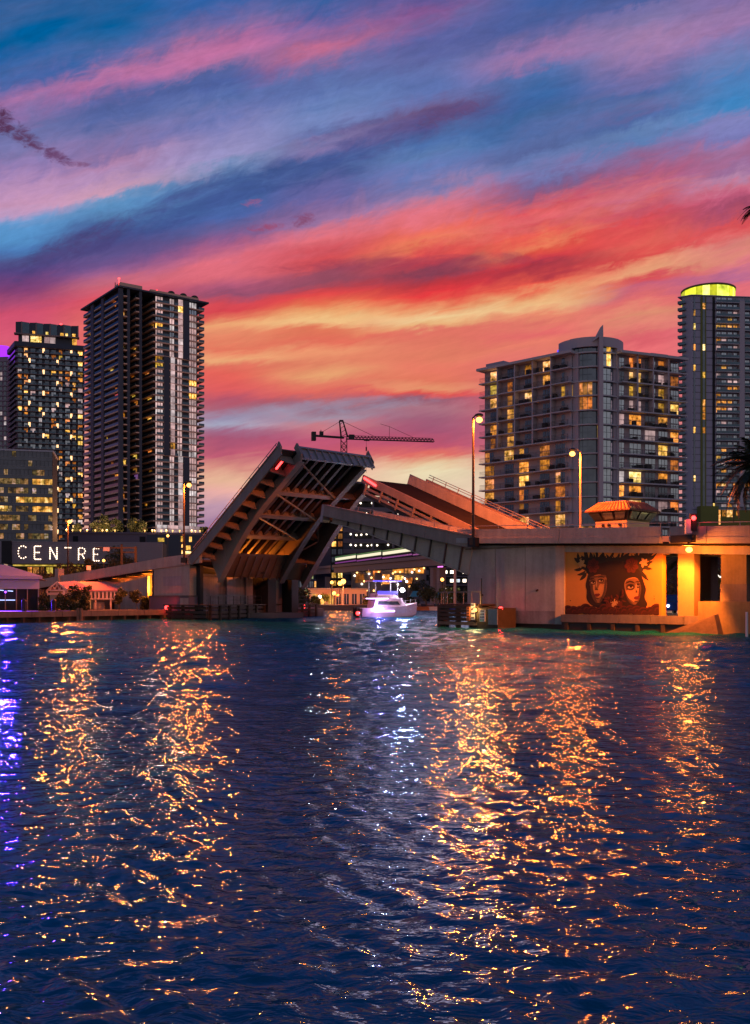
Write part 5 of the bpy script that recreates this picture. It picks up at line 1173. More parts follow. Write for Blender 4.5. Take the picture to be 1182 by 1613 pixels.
for k in range(14):
    for j in range(2):
        mat = RF_.choice(['win_warm', 'win_amber', 'win_dark', 'win_hot', 'win_amber'])
        inst(wmesh('w', 1.4, 1.7, mat, 2), 'window', gt, (*WT.p(1.1+j*2.1, -.1), zt_-2.4-k*2.6), WT.rz)
g3 = thing('apartment_building', 'dim block with white lit windows just left of the grey abutment', 'building', (25, 300, .9))
WX = Wall((U(676, 0, 300)[0], 300.0), (1, -.05)); qx = WX.q(800); zx = ZZ(880, 300)
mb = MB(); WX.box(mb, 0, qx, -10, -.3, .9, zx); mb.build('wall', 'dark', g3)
for k in range(5):
    mb = MB(); WX.box(mb, 0, qx, -.3, .1, zx-k*2.6-.35, zx-k*2.6); mb.build('slab_edge', 'garage', g3)
    for j in range(9):
        if RF_.random() < .75: inst(wmesh('w', 1.0, .9, 'dot' if RF_.random() < .5 else 'win_cool'), 'window', g3, (*WX.p(1.2+j*1.9, -.2), zx-k*2.6-1.9), WX.rz)
g4 = thing('apartment_building', 'long low block with amber lit shops under the guideway', 'building', (0, 320, .9))
WY = Wall((U(555, 0, 320)[0], 320.0), (1, .05)); qy = WY.q(672); zy = ZZ(884, 320)
mb = MB(); WY.box(mb, 0, qy, -10, -.3, .9, zy); mb.build('wall', 'garage', g4)
for a, b, y0, y1, mt in ((560, 574, 918, 904, 'win_amber'), (577, 584, 902, 893, 'win_warm'), (588, 600, 914, 898, 'win_amber'), (603, 614, 920, 905, 'win_warm'), (619, 636, 902, 893, 'win_warm'), (638, 652, 903, 894, 'win_amber'), (655, 668, 903, 894, 'win_warm'), (622, 634, 914, 906, 'win_hot'), (560, 570, 900, 892, 'win_warm'), (640, 650, 920, 910, 'win_amber')):
    inst(wmesh('w', WY.q(b)-WY.q(a), ZZ(y1, 320)-ZZ(y0, 320), mt, 3), 'window', g4, (*WY.p((WY.q(a)+WY.q(b))/2, -.1), ZZ(y0, 320)), WY.rz)
for j in range(30):
    inst(mdw if j % 3 else md, 'ceiling_lamp', g4, (*WY.p(.8+j*.77, .4), ZZ(890+RF_.uniform(0, 42), 319)))
# low arcaded house on the far bank
ah = thing('arcade_house', 'low cream house with dark doors on the far bank behind the lamp cluster', 'house', (-10, 190, .9))
WH = Wall((U(487, 0, 190)[0], 190.0), (1, .02)); qh = WH.q(578); zh = ZZ(929, 190)
mb = MB(); WH.box(mb, 0, qh, -7, 0, .9, zh); mb.build('wall', 'house', ah)
mb = MB(); WH.box(mb, -.3, qh+.3, -7.2, .25, zh+.01, zh+.3); mb.build('roof_edge', 'concrete_light', ah)
for j in range(7):
    mb = MB(); WH.box(mb, .7+j*1.5, 1.6+j*1.5, .01, .08, .9, zh-.8); dr = mb.build('door', 'win_dark' if j > 2 else 'win_hot', ah)
    mb = MB(); WH.box(mb, 1.12+j*1.5, 1.18+j*1.5, .081, .1, .9, zh-.8); mb.build('door_frame', 'white_paint', dr)
# guideway and train
gw = thing('guideway', 'elevated concrete rail guideway crossing behind the open bridge', 'viaduct', (0, 300, .9))
G0 = np.array((U(455, 0, 400)[0], 400.0)); G1 = np.array((U(790, 0, 200)[0], 200.0))
WGW = Wall(G0, G1-G0); Lg = np.linalg.norm(G1-G0)
zg0, zg1 = 13.0, 11.6
mb = MB(); mb.prism([WGW.p(0, 0), WGW.p(Lg, 0), WGW.p(Lg, -3), WGW.p(0, -3)], [zg0-2.2, zg1-2.0, zg1-2.0, zg0-2.2], [zg0, zg1, zg1, zg0]); mb.build('guide_beam', 'guideway', gw)
mb = MB(); mb.prism([WGW.p(0, .5), WGW.p(Lg, .5), WGW.p(Lg, .3), WGW.p(0, .3)], [zg0-.3, zg1-.3, zg1-.3, zg0-.3], [zg0+.5, zg1+.5, zg1+.5, zg0+.5]); mb.build('guide_parapet', 'guideway', gw)
for px_, w_ in ((510, 2.0), (588, 1.6), (676, 2.2), (686, 2.0), (735, 1.5)):
    q_ = WGW.q(px_); mb = MB(); WGW.box(mb, q_-w_/2, q_+w_/2, -2.3, -.7, .9, 9.4); mb.build('guideway_column', 'guideway', gw)
tr = thing('people_mover_train', 'lit driverless train on the guideway with pale window band and purple stripe', 'train', (*WGW.p(70, -1.5), 12))
qa, qb = WGW.q(527), WGW.q(708)
ncar = 4
for c in range(ncar):
    a = qa+(qb-qa)*c/ncar+.4; b = qa+(qb-qa)*(c+1)/ncar-.4; zz_ = zg0+(zg1-zg0)*(a+b)/2/Lg+.5
    mb = MB(); WGW.box(mb, a, b, -2.7, -.2, zz_, zz_+3.0); car_ = mb.build('car_body', 'dark', tr)
    mb = MB(); WGW.box(mb, a+.5, b-.5, -.19, -.1, zz_+1.5, zz_+2.3); mb.build('window_band', 'train_white', car_)
    mb = MB(); WGW.box(mb, a, b, -.19, -.1, zz_+2.45, zz_+2.75); mb.build('green_stripe', 'train_green', car_)
    mb = MB(); WGW.box(mb, a, b, -.19, -.1, zz_+.5, zz_+.85); mb.build('purple_stripe', 'train_purple', car_)
mg = MB(); mg.box(*(lambda p_: (p_[0]-.7, p_[0]+.7, p_[1], p_[1]+.3))(U(694, 0, 260)), ZZ(898, 260), ZZ(889, 260)); o_ = mg.build('magenta_sign', 'magenta'); tag(o_, 'small glowing magenta sign below the guideway', 'sign')
# ================================================================ LAMPS
SOD = (1.0, 0.14, 0.009); 
def lamp_post(name, label, base, head, arm_side, power, pole='black', r=0.11, group=None, rad=0.28):
    t = thing(name, label, 'street lamp', base, group)
    mb = MB(); mb.tube([base, (base[0], base[1], head[2]+.25)], [r, r*.65], 10); mb.build('pole', pole, t)
    mb = MB(); mb.box(base[0]-.26, base[0]+.26, base[1]-.26, base[1]+.26, base[2], base[2]+.5); mb.build('base', 'black', t)
    mb = MB(); mb.tube([(base[0], base[1], head[2]+.22), ((base[0]+head[0])/2, (base[1]+head[1])/2, head[2]+.42), (head[0], head[1], head[2]+.35)], .055, 6); mb.build('arm', pole, t)
    mb = MB(); mb.ball((head[0], head[1], head[2]+.33), .30, 10, 5, .45); mb.build('lamp_head', 'black', t)
    mb = MB(); mb.ball(head, .23, 10, 7, .85); mb.build('lamp_bulb', 'sodium', t, smooth=True)
    spot_light(t, (head[0], head[1], head[2]-.02), (0, 0, -1), SOD, power*1.35, 172, .03, rad+.08); return t
def onb(t, w, dz): return BR(t, w, dz)
b = BR(0.9, -0.28, 5.85); h = BR(1.45, -0.28, ZZ(663, 70.2))
lamp_post('street_lamp', 'tall dark street lamp on the parapet at the corner of the grey abutment', b, h, 1, 29000, rad=.3)
for z_ in (6.1, 6.7): 
    pass
mb = MB(); brbox(mb, .55, 1.25, -.5, -.061, 5.7, 6.35); o_ = mb.build('junction_box', 'black', ap)
b = BR(1.4, 12.2, 5.9); h = (U(902, 0, b[1]-.4)[0], b[1]-.4, ZZ(716, b[1]))
lamp_post('street_lamp', 'street lamp with orange lit pole standing behind the bridge deck before the condominium', b, h, -1, 13000, pole='concrete_light', rad=.3)
b = BR(-35.6, -.25, 5.5); h = (b[0]+.55, b[1]-.35, ZZ(765, b[1]))
lamp_post('street_lamp', 'tall dark street lamp at the ramp end in front of the slate tower', b, h, 1, 23000, rad=.3)
yb = 116.5; b = U(107, 905, yb); b = (b[0], b[1], 4.2); h = U(109.5, 822, yb)
lamp_post('street_lamp', 'dark street lamp standing in front of the CENTRE letters', b, h, 1, 23000, rad=.3)
# bracket flood under the right span
fb = thing('flood_lamp', 'bright orange flood lamp fixed under the bridge parapet beside the mural', 'flood lamp', BR(16.2, .1, 5.3))
p_ = U(1086, 866, 57.2)
mb = MB(); mb.box(p_[0]-.5, p_[0]+.5, p_[1]-.5, p_[1]+.5, p_[2]+.22, p_[2]+.3); mb.build('housing', 'black', fb)
mb = MB(); mb.bar((p_[0], p_[1]+.2, p_[2]+.4), (BR(17.6, -.05, 5.5)), .1); mb.build('bracket', 'black', fb)
mb = MB(); mb.ball(p_, .2, 10, 7, .8); mb.build('lamp_bulb', 'sodium', fb, smooth=True)
point_light(fb, (p_[0], p_[1], p_[2]-.02), (1.0, .17, .01), 2300, .26); spot_light(fb, (p_[0], p_[1], p_[2]-.03), (-.5*.697+.2*.716, .5*.716+.2*.697, -.85), (1.0, .17, .01), 20000, 110, .2, .26)
pl = thing('post_lamp', 'slim post lamp in front of the orange lit column', 'post lamp', (*U(1083, 968, 60.5)[:2], 1.0))
p_ = U(1083, 923, 60.4); mb = MB(); mb.tube([(p_[0], p_[1], .95), (p_[0], p_[1], p_[2]-.1)], .035, 6); mb.build('pole', 'black', pl)
mb = MB(); mb.ball(p_, .11, 8, 6); mb.build('lamp_bulb', 'sodium', pl, smooth=True); point_light(pl, p_, SOD, 350, .13)
# hidden floods that light the ramp recess and the underside of the left leaf
def flood(loc, power, label, col=(1.0, .22, .015), rad=.2, hood=0.0):
    t = thing('flood_lamp', label, 'flood lamp', loc)
    mb = MB(); mb.box(loc[0]-.2-hood, loc[0]+.2+hood, loc[1]-.2-hood, loc[1]+.2+hood, loc[2]-.35, loc[2]-.25); mb.build('housing', 'black', t)
    mb = MB(); mb.ball(loc, .13, 8, 6); mb.build('lamp_bulb', 'sodium', t, smooth=True); point_light(t, loc, col, power, rad)
flood((*LA(8.2, .9), 3.2), 5000, 'orange flood lamp in the ramp recess behind the retaining wall')
flood((*LA(14, .9), 3.0), 3500, 'second orange flood lamp further down the ramp recess')
flood((*LA(21, .9), 2.4), 2200, 'lowest orange flood lamp behind the ramp retaining wall')
flood(BR(-33.6, 7.0, 4.9), 2600, 'unseen orange flood lamp added under the raised left leaf', hood=.75)  # added unseen lamp for the leaf's orange underside; wide housing shields the pit
# small lamps of the far bank
def small_lamp(px, py, Y, zb, power, label, bulb='sodium', col=SOD, r=.2, pole='black', group=None):
    p_ = U(px, py, Y); t = thing('bank_lamp', label, 'lamp', (p_[0], p_[1], zb), group)
    mb = MB(); mb.tube([(p_[0], p_[1], zb), (p_[0], p_[1], p_[2]-.1)], .09, 6); mb.build('pole', pole, t)
    mb = MB(); mb.ball(p_, r, 8, 6); mb.build('lamp_bulb', bulb, t, smooth=True)
    if power: point_light(t, p_, col, power, r+.05)
small_lamp(541, 916, 178, .9, 16000, 'tallest bright orange lamp of the cluster on the far bank', r=.45, pole='concrete_light')
small_lamp(535.5, 919, 178, .9, 0, 'orange lamp just left of the tallest lamp on the far bank', r=.38)
small_lamp(523, 917.5, 182, .9, 3000, 'smaller white orange lamp left of the lamp cluster', r=.3)
small_lamp(526.5, 934.5, 176, .9, 4000, 'low orange lamp in front of the arcade house', r=.32)
small_lamp(504, 940, 176, .9, 5000, 'white lamp among bushes at the left end of the arcade house', 'white_lamp', (1, .8, .5), r=.28)
small_lamp(697, 913, 200, .9, 5000, 'orange lamp by the trees left of the grey abutment', r=.35)
small_lamp(641, 916, 230, .9, 200, 'small white lamp above the boat canopy', 'white_lamp', (1, .8, .6), r=.25)
small_lamp(163.5, 883, 150, 3.2, 250, 'small orange lamp by the ramp under the last bulb letter', r=.22, pole='steel_brown')
small_lamp(264.5, 844, 240, .9, 500, 'orange wall lamp beside the yellow podium windows', r=.32, pole='steel_brown')
small_lamp(1108, 931, 84, .9, 2500, 'white lamp among shrubs between the two right columns', 'white_lamp', (1, .75, .4), r=.16)
small_lamp(1102, 887, 86, .9, 3000, 'small warm lamp high behind the orange column', r=.14, col=(1, .6, .3))
small_lamp(1174, 926, 80, .9, 2500, 'yellow lamp under the span at the right edge', r=.2, col=(1, .7, .2))
lpst = U(717, 945, 150); t = thing('light_pole', 'pale bare pole on the far bank left of the abutment', 'pole', (lpst[0], lpst[1], .9))
mb = MB(); mb.tube([(lpst[0], lpst[1], .9), (lpst[0], lpst[1], ZZ(884, 150))], .22, 8); mb.build('pole', 'concrete_light', t)
# ---- navigation lights
def nav(loc, label, mat='red_lamp', col=(1, .03, .02), power=40, r=.13, post=.55):
    t = thing('navigation_light', label, 'signal light', (loc[0], loc[1], loc[2]-post))
    mb = MB(); mb.tube([(loc[0], loc[1], loc[2]-post), (loc[0], loc[1], loc[2]-.1)], .05, 6); mb.build('post', 'black', t)
    mb = MB(); mb.ball(loc, r, 8, 6); mb.build('lens', mat, t, smooth=True)
    point_light(t, loc, col, power, r+.03)
nav((*FP[0], ZZ(957, 96.5)), 'red light on the near left end of the long timber fender', r=.2, power=500)
nav((*U(445, 0, 106)[:2], ZZ(955.5, 106)), 'red light on the long timber fender below the leaf', r=.22, power=350)
nav((*U(478.5, 0, 112)[:2], ZZ(955.5, 112)), 'red light at the right end of the long timber fender', r=.22, power=400)
pr = BR(4.1, -1.2); nav((pr[0], pr[1], ZZ(959.5, pr[1])), 'red light on the small fender beside the abutment', r=.16, power=300, post=.7)
pw = BR(2.3, -1.75); nav((pw[0], pw[1], ZZ(961, pw[1])), 'orange light between the sign boards of the small fender', 'sodium', (1, .55, .15), 900, .13, .9)
ts = thing('traffic_signal', 'red traffic signal on a white post above the bridge parapet', 'signal', BR(16.0, .1, 6.3))
p_ = U(1093, 816, 58.0); q_ = U(1086, 0, 58.0)
mb = MB(); mb.box(q_[0]-.17, q_[0]+.17, q_[1], q_[1]+.3, 5.87, ZZ(818, 58)); mb.build('post', 'white_paint', ts)
mb = MB(); mb.box(p_[0]-.16, p_[0]+.2, p_[1], p_[1]+.3, p_[2]-.75, p_[2]+.25); mb.build('signal_head', 'black', ts)
mb = MB(); mb.ball((p_[0], p_[1]-.03, p_[2]), .14, 8, 6); mb.build('red_lens', 'red_lamp', ts); point_light(ts, (p_[0], p_[1]-.25, p_[2]), (1, .03, .02), 25, .1)
p_ = U(1169.5, 884, 95); tg_ = thing('traffic_signal', 'green traffic signal hanging under the span at the right edge', 'signal', (p_[0], p_[1], .9))
mb = MB(); mb.box(p_[0]-.35, p_[0]+.35, p_[1], p_[1]+.2, p_[2]-.2, p_[2]+.2); mb.build('signal_head', 'black', tg_)
mb = MB(); mb.box(p_[0]-.3, p_[0]+.3, p_[1]-.05, p_[1]-.01, p_[2]-.12, p_[2]+.12); mb.build('green_lens', 'green_lamp', tg_)
mb = MB(); mb.tube([(p_[0]+.5, p_[1]+.2, .9), (p_[0]+.5, p_[1]+.2, p_[2]+.3)], .08, 6); mb.bar((p_[0]+.5, p_[1]+.2, p_[2]+.2), (p_[0]-.3, p_[1]+.1, p_[2]+.2), .1); mb.build('pole', 'black', tg_)
# ---- sign boards on the small fender
def board(t0, t1, w, z0, z1, mat, label, rows=4, inkm='black'):
    s_ = thing('sign_board', label, 'sign', BR(t0, w, z0)); mb = MB(); brbox(mb, t0, t1, w-.05, w, z0, z1); mb.build('board', mat, s_)
    mb = MB()
    for i in range(rows):
        zz_ = z0+(z1-z0)*(i+.3)/rows; n_ = 3
        for j in range(n_):
            a = t0+(t1-t0)*(.12+.78*j/n_); mb.prism([BR(a, w-.056), BR(a+(t1-t0)*.19, w-.056), BR(a+(t1-t0)*.19, w-.053), BR(a, w-.053)], zz_, zz_+(z1-z0)*.42/rows)
    mb.build('print', inkm, s_)
board(1.55, 1.85, -1.72, .55, 1.5, 'sign_orange', 'narrow orange board at the left of the small fender', 5)
board(1.98, 2.32, -1.76, .6, 1.75, 'sign_white', 'white notice board beside the orange light', 4)
board(2.78, 3.25, -1.79, .5, 1.3, 'sign_white', 'pale notice with lines of print on the dark fender block', 4)
# ================================================================ CONTROL HOUSE
ch = thing('control_house', 'bridge tender house with flared tile roof lit orange on one side', 'control house', BR(5.2, 12.5, 6))
K = np.array(U(988, 0, 74.5)[:2]); du = np.array((-.697, .716)); dw = np.array((.716, .697))
def KB(a, b_): r = K+du*a+dw*b_; return (r[0], r[1])
zw0, zw1, ze, zr_ = 5.9, ZZ(819, 74.5), ZZ(804, 74.5), ZZ(792, 76)
la_, lb_ = 2.75, 3.2
mb = MB(); mb.prism([KB(0, 0), KB(la_, 0), KB(la_, lb_), KB(0, lb_)], zw0, zw1); mb.build('wall', 'house', ch)
def ringpts(e, z): return [(*KB(-e, -e), z), (*KB(la_+e, -e), z), (*KB(la_+e, lb_+e), z), (*KB(-e, lb_+e), z)]
mb = MB(); mb.hexa(ringpts(.02, zw1+.001)+ringpts(.4, ze)); mb.build('window_storey', 'dark', ch)
for k in range(3):
    for side in range(2):
        f0, f1 = .08+k*.31, .08+k*.31+.25
        lo, hi_ = ringpts(.12, zw1+.12), ringpts(.50, ze-.1)
        i0, i1 = (0, 1) if side == 0 else (0, 3)
        A = [np.array(lo[i0]), np.array(lo[i1]), np.array(hi_[i0]), np.array(hi_[i1])]
        o3 = np.array((*(-(dw if side == 0 else du)*.03), 0)); e3 = o3*1.6
        q4 = [A[0]+(A[1]-A[0])*f0+e3, A[0]+(A[1]-A[0])*f1+e3, A[2]+(A[3]-A[2])*f1+e3, A[2]+(A[3]-A[2])*f0+e3]; q5 = [v_-o3*2.5 for v_ in q4]
        mb = MB(); mb.hexa(q4+q5); mb.build('window', 'win_dark', ch)
lo, hi_ = ringpts(.62, ze-.02), ringpts(-.12, zr_)
mb = MB(); mb.hexa(ringpts(.62, ze-.02)+ringpts(.62, ze+.06)); mb.build('eave', 'tile_dark', ch)
for side in range(4):
    a0, a1, b0, b1 = (np.array(v_) for v_ in (lo[side], lo[(side+1) % 4], hi_[side], hi_[(side+1) % 4])); n_ = 12
    a0 = a0+(0, 0, .09); a1 = a1+(0, 0, .09); nt = MB()
    for k in range(n_):
        f0, f1 = k/n_+.008, (k+1)/n_-.008
        P = [a0+(a1-a0)*f0, a0+(a1-a0)*f1, b0+(b1-b0)*f1, b0+(b1-b0)*f0]
        mid = [(P[0]+P[1])/2+(0, 0, .07), (P[2]+P[3])/2+(0, 0, .07)]
        mb = MB(); mb.add([P[0], mid[0], P[1], P[2], mid[1], P[3], P[0]-(0, 0, .06), P[1]-(0, 0, .06)], [(0, 1, 4, 5), (1, 2, 3, 4), (0, 6, 7, 2, 1)]); mb.build('roof_tile_row', 'tile' if side in (0, 1) else 'tile_dark', ch)  # sides turned from the lamp take the darker tile, shade in its colour
mb = MB(); mb.hexa(ringpts(-.10, zr_-.05)+ringpts(-.3, zr_+.08)); mb.build('roof_cap', 'tile', ch)
for a in (.55, 1.5, 2.0):
    mb = MB(); c_ = KB(a, -.12); mb.ball((c_[0], c_[1], zw1-.32), .13, 8, 5); mb.build('wall_fitting', 'black', ch)
mb = MB()
for h_ in (6.35, 6.75): mb.bar((*KB(-.5, -1.2), h_), (*KB(3.6, -1.2), h_), .05); mb.bar((*KB(-.5, -1.2), h_), (*KB(-.5, 4), h_), .05)
mb.build('railing', 'black', ch)
# ================================================================ TENTS ON THE LEFT QUAY
tn = thing('marquee_tent', 'pale marquee tent with dark glazed sides at the left edge', 'tent', (-37, 92, .9))
WTn = Wall((U(62, 0, 96)[0], 96.0), (-1, -.28)); e0 = ZZ(912, 94); e1 = ZZ(927.5, 94)
mb = MB(); WTn.box(mb, 0.1, 18, -10, -.2, .9, e1); mb.build('dark_interior', 'dark', tn)
mb = MB(); WTn.box(mb, 0, 4.2, -.19, .0, e1, e0); mb.build('valance', 'tent', tn)
mb = MB(); WTn.box(mb, 4.35, 18, -.19, .0, e1, e0); mb.build('valance', 'tent', tn)
mb = MB(); p0 = [WTn.p(-.3, .35), WTn.p(18, .35), WTn.p(18, -10.3), WTn.p(-.3, -10.3)]; r0, r1 = WTn.p(3.5, -4), WTn.p(18, -4); zrd = ZZ(889, 98)
mb.add([(*p0[0], e0+.02), (*p0[1], e0+.02), (*p0[2], e0+.02), (*p0[3], e0+.02), (*r0, zrd), (*r1, zrd), (*WTn.p(5, .35), e0+.35), (*p0[0], e0+.3)], [(0, 1, 6, 7), (7, 6, 4), (6, 1, 5, 4), (0, 7, 4, 3), (3, 4, 5, 2), (0, 3, 2, 1)])
mb.build('roof', 'tent_roof', tn)
for k in range(9):
    mb = MB(); WTn.box(mb, .05+k*1.0, .13+k*1.0, -.15, .02, .9, e1); mb.build('post', 'galv' if k in (0, 4) else 'steel', tn)
for k, (a, b_, z_, m_) in enumerate(((2.2, 9, 1.9, 'neon'), (2.0, 4, 3.15, 'neon_violet'), (4.5, 7, 3.0, 'neon_violet'), (6.8, 12, 2.4, 'neon_violet'), (2.4, 3.6, 2.75, 'neon'))):
    mb = MB(); mb.bar(WTn.p(a, -.05, z_), WTn.p(b_, -.05, z_+(.1 if k else 0)), .07); mb.build('light_strip', m_, tn)
vp = WTn.p(WTn.q(9), .25); vl = thing('flood_lamp', 'violet flood lamp added under the marquee valance at the left edge', 'flood lamp', (vp[0], vp[1], e1-.3))  # lamp added and aimed at the water for its violet streak
mb = MB(); mb.box(vp[0]-.15, vp[0]+.15, vp[1]-.02, vp[1]+.2, e1-.2, e1-.02); mb.build('housing', 'black', vl)
mb = MB(); mb.ball((vp[0], vp[1], e1-.3), .1, 8, 5); mb.build('lens', 'neon_violet', vl); spot_light(vl, (vp[0], vp[1]-.02, e1-.31), (30, -82, -8), (.13, .03, 1.0), 30000, 70, .3, .2)
pv = thing('pavilion', 'open quay pavilion with pink lit roof and white gable truss', 'pavilion', (-27, 104, .9))
WPv = Wall((U(222, 0, 106)[0], 106.0), (-1, -.12)); qv2 = WPv.q(103); er = ZZ(929.5, 105)
rdg = ZZ(916, 107)
mb = MB(); a = [WPv.p(-.3, .3), WPv.p(qv2, .3), WPv.p(qv2, -6), WPv.p(-.3, -6)]; r0, r1 = WPv.p(1.6, -2.8), WPv.p(qv2, -2.8)
mb.add([(*a[0], er), (*a[1], er), (*a[2], er), (*a[3], er), (*r0, rdg), (*r1, rdg), (*a[0], er-.12), (*a[1], er-.12), (*a[2], er-.12), (*a[3], er-.12)], [(0, 1, 5, 4), (1, 2, 5), (2, 3, 4, 5), (3, 0, 4), (0, 6, 7, 1), (1, 7, 8, 2), (2, 8, 9, 3), (3, 9, 6, 0), (6, 9, 8, 7)]); mb.build('roof', 'pav_roof', pv)
mb = MB(); WPv.box(mb, -.2, qv2, .1, .2, er-.22, er-.13); WPv.box(mb, -.2, qv2, .1, .2, er-1.0, er-.85); mb.build('fascia_rail', 'pav_white', pv)
for k in range(19):
    mb = MB(); WPv.box(mb, .1+k*qv2/19, .32+k*qv2/19, .11, .19, er-.849, er-.221); mb.build('baluster', 'pav_white', pv)
for k in range(6):
    mb = MB(); WPv.box(mb, k*qv2/5-.08, k*qv2/5+.08, 0, .09, .9, er-.13); mb.build('post', 'pav_white', pv)
mb = MB(); WPv.box(mb, .4, qv2, -5.5, -5.3, .9, er-.3); mb.build('lit_back_wall', 'pav_glow', pv)
for k in range(5):
    mb = MB(); WPv.box(mb, .8+k*1.6, 1.9+k*1.6, -2, -1.2, .9, 1.65); mb.build('counter', 'dark' if k % 2 else 'pav_white', pv)
# gable
A_, B_, C_ = U(74, 930, 101), U(107, 930, 101), U(90, 917, 101)
mb = MB()
for p0, p1 in ((A_, C_), (C_, B_), (A_, B_)): mb.bar(p0, p1, .14)
Wv = [U(79, 929.5, 101), U(83, 922, 101), U(86.5, 929.5, 101), U(90, 919, 101), U(93.5, 929.5, 101), U(97, 922, 101), U(101, 929.5, 101)]
for p0, p1 in zip(Wv[:-1], Wv[1:]): mb.bar(p0, p1, .08)
mb.build('gable_truss', 'pav_white', pv)
mb = MB(); mb.bar((A_[0], A_[1], A_[2]-.35), (B_[0]+.5, B_[1], B_[2]-.35), .3, .25); mb.bar((B_[0]-.4, B_[1], .9), (B_[0]-.4, B_[1], B_[2]), .16); mb.bar((A_[0], A_[1], .9), (A_[0], A_[1], A_[2]), .16); mb.build('gable_beam', 'pav_white', pv)
C2 = U(120, 915, 104); mb = MB(); mb.add([A_, C_, C2, U(150, 930, 104), B_], [(0, 1, 2), (1, 4, 3, 2), (0, 2, 3)]); mb.build('gable_roof', 'pav_roof', pv)
# quay wall of the left bank
qwl = thing('quay_wall', 'concrete quay wall on dark piles along the left bank', 'wall', (-30, 85, 0))
QL = [(-60, 65.6), (-33, 79.6), (-20.4, 97.2)]
for a, b_ in zip(QL[:-1], QL[1:]):
    a = np.array(a); b_ = np.array(b_); d_ = (b_-a); L_ = np.linalg.norm(d_); d_ /= L_; n_ = max(2, int(L_/3))
    for k in range(n_):
        p0 = a+d_*(L_*k/n_+.02); p1 = a+d_*(L_*(k+1)/n_-.02); mb = MB(); mb.bar((*p0, .72), (*p1, .72), .7, .5); mb.build('cap_block', 'concrete_dark', qwl)
        for f in (.25, .75):
            pm_ = a+d_*(L_*(k+f)/n_)+np.array((d_[1], -d_[0]))*.2; mb = MB(); mb.tube([(*pm_, -1), (*pm_, .46)], .16, 6); mb.build('pile', 'timber', qwl)
    mb = MB(); mb.bar((*(a+np.array((-d_[1], d_[0]))*.5), -.3), (*(b_+np.array((-d_[1], d_[0]))*.5), -.3), .3, 1.5); mb.build('wall_face', 'wet', qwl)
mo = thing('mooring_posts', 'pair of pale mooring piles against the left quay', 'mooring piles', (*U(124, 0, 85)[:2], 0))
for px_ in (123, 128):
    p_ = U(px_, 960, 87.5); mb = MB(); mb.tube([(p_[0], p_[1], -1), (p_[0], p_[1], p_[2]+.1)], .13, 7); mb.build('pile', 'timber_pale', mo)
for i, px_ in enumerate((38, 85)):
    p_ = U(px_, 0, 90); p_ = (p_[0], p_[1], .9); mb = MB(); mb.tube([p_, (p_[0], p_[1], 1.65)], .22, 8); mb.ball((p_[0], p_[1], 1.75), .26, 8, 5); o_ = mb.build('bollard', 'black')
    tag(o_, ('dark bollard on the quay before the marquee tent', 'dark bollard on the quay before the white gable')[i], 'bollard', 'bollards on the left quay')
# traffic gantry behind the ramp
gn = thing('traffic_gantry', 'dark traffic gantry arms above the ramp in front of the corrugated wall', 'gantry', U(214, 0, 135)[:2]+(4,))
p_ = U(214, 0, 135); mb = MB(); mb.bar((p_[0], p_[1], 4), (p_[0], p_[1], ZZ(861, 135)), .3); mb.bar((U(192, 0, 135)[0], 135.0, 4.4), (U(192, 0, 135)[0], 135.0, ZZ(857, 135)), .26); mb.build('post', 'black', gn)
mb = MB(); mb.bar(U(150, 863, 135), U(214, 863, 135), .18); mb.bar(U(192, 870, 135), U(214, 870, 135), .15); mb.build('arm', 'black', gn)
mb = MB(); mb.box(U(163, 0, 134.7)[0], U(173, 0, 134.7)[0], 134.6, 134.7, ZZ(868, 134.7), ZZ(862, 134.7)); mb.build('sign_plate', 'pav_white', gn)
ps = thing('parking_sign', 'small pale square sign beside the ramp parapet', 'sign', U(140, 0, 128)[:2]+(4,))
mb = MB(); x0 = U(136.5, 0, 128)[0]; x1 = U(143, 0, 128)[0]; mb.box(x0, x1, 128, 128.08, ZZ(898, 128), ZZ(891, 128)); mb.build('plate', 'sign_white', ps)
mb = MB(); mb.bar(((x0+x1)/2, 128.1, 3.5), ((x0+x1)/2, 128.1, ZZ(891, 128)), .08); mb.build('post', 'galv', ps)
# ================================================================ PLANTS
def leaf_cloud(mb, c, r, n, size, rr, sz=1.0, clumps=9):
    cl = []
    for i in range(clumps):
        v = np.array([rr.gauss(0, 1) for _ in range(3)]); v /= np.linalg.norm(v)+1e-9; cl.append((v*r*rr.uniform(.35, .8)*np.array((1, 1, sz)), r*rr.uniform(.3, .5)))
    for i in range(n):
        cc_, cr__ = rr.choice(cl); v = np.array([rr.gauss(0, 1) for _ in range(3)]); v = v/(np.linalg.norm(v)+1e-9)*cr__*rr.random()**.33
        p = np.array(c)+cc_+v; a = np.array([rr.gauss(0, 1) for _ in range(3)]); a /= np.linalg.norm(a); b = np.cross(a, [rr.gauss(0, 1) for _ in range(3)]); b /= np.linalg.norm(b)+1e-9
        s = size*rr.uniform(.6, 1.3); mb.add([p-a*s, p-b*s*.45, p+a*s, p+b*s*.45], [(0, 1, 2, 3)])
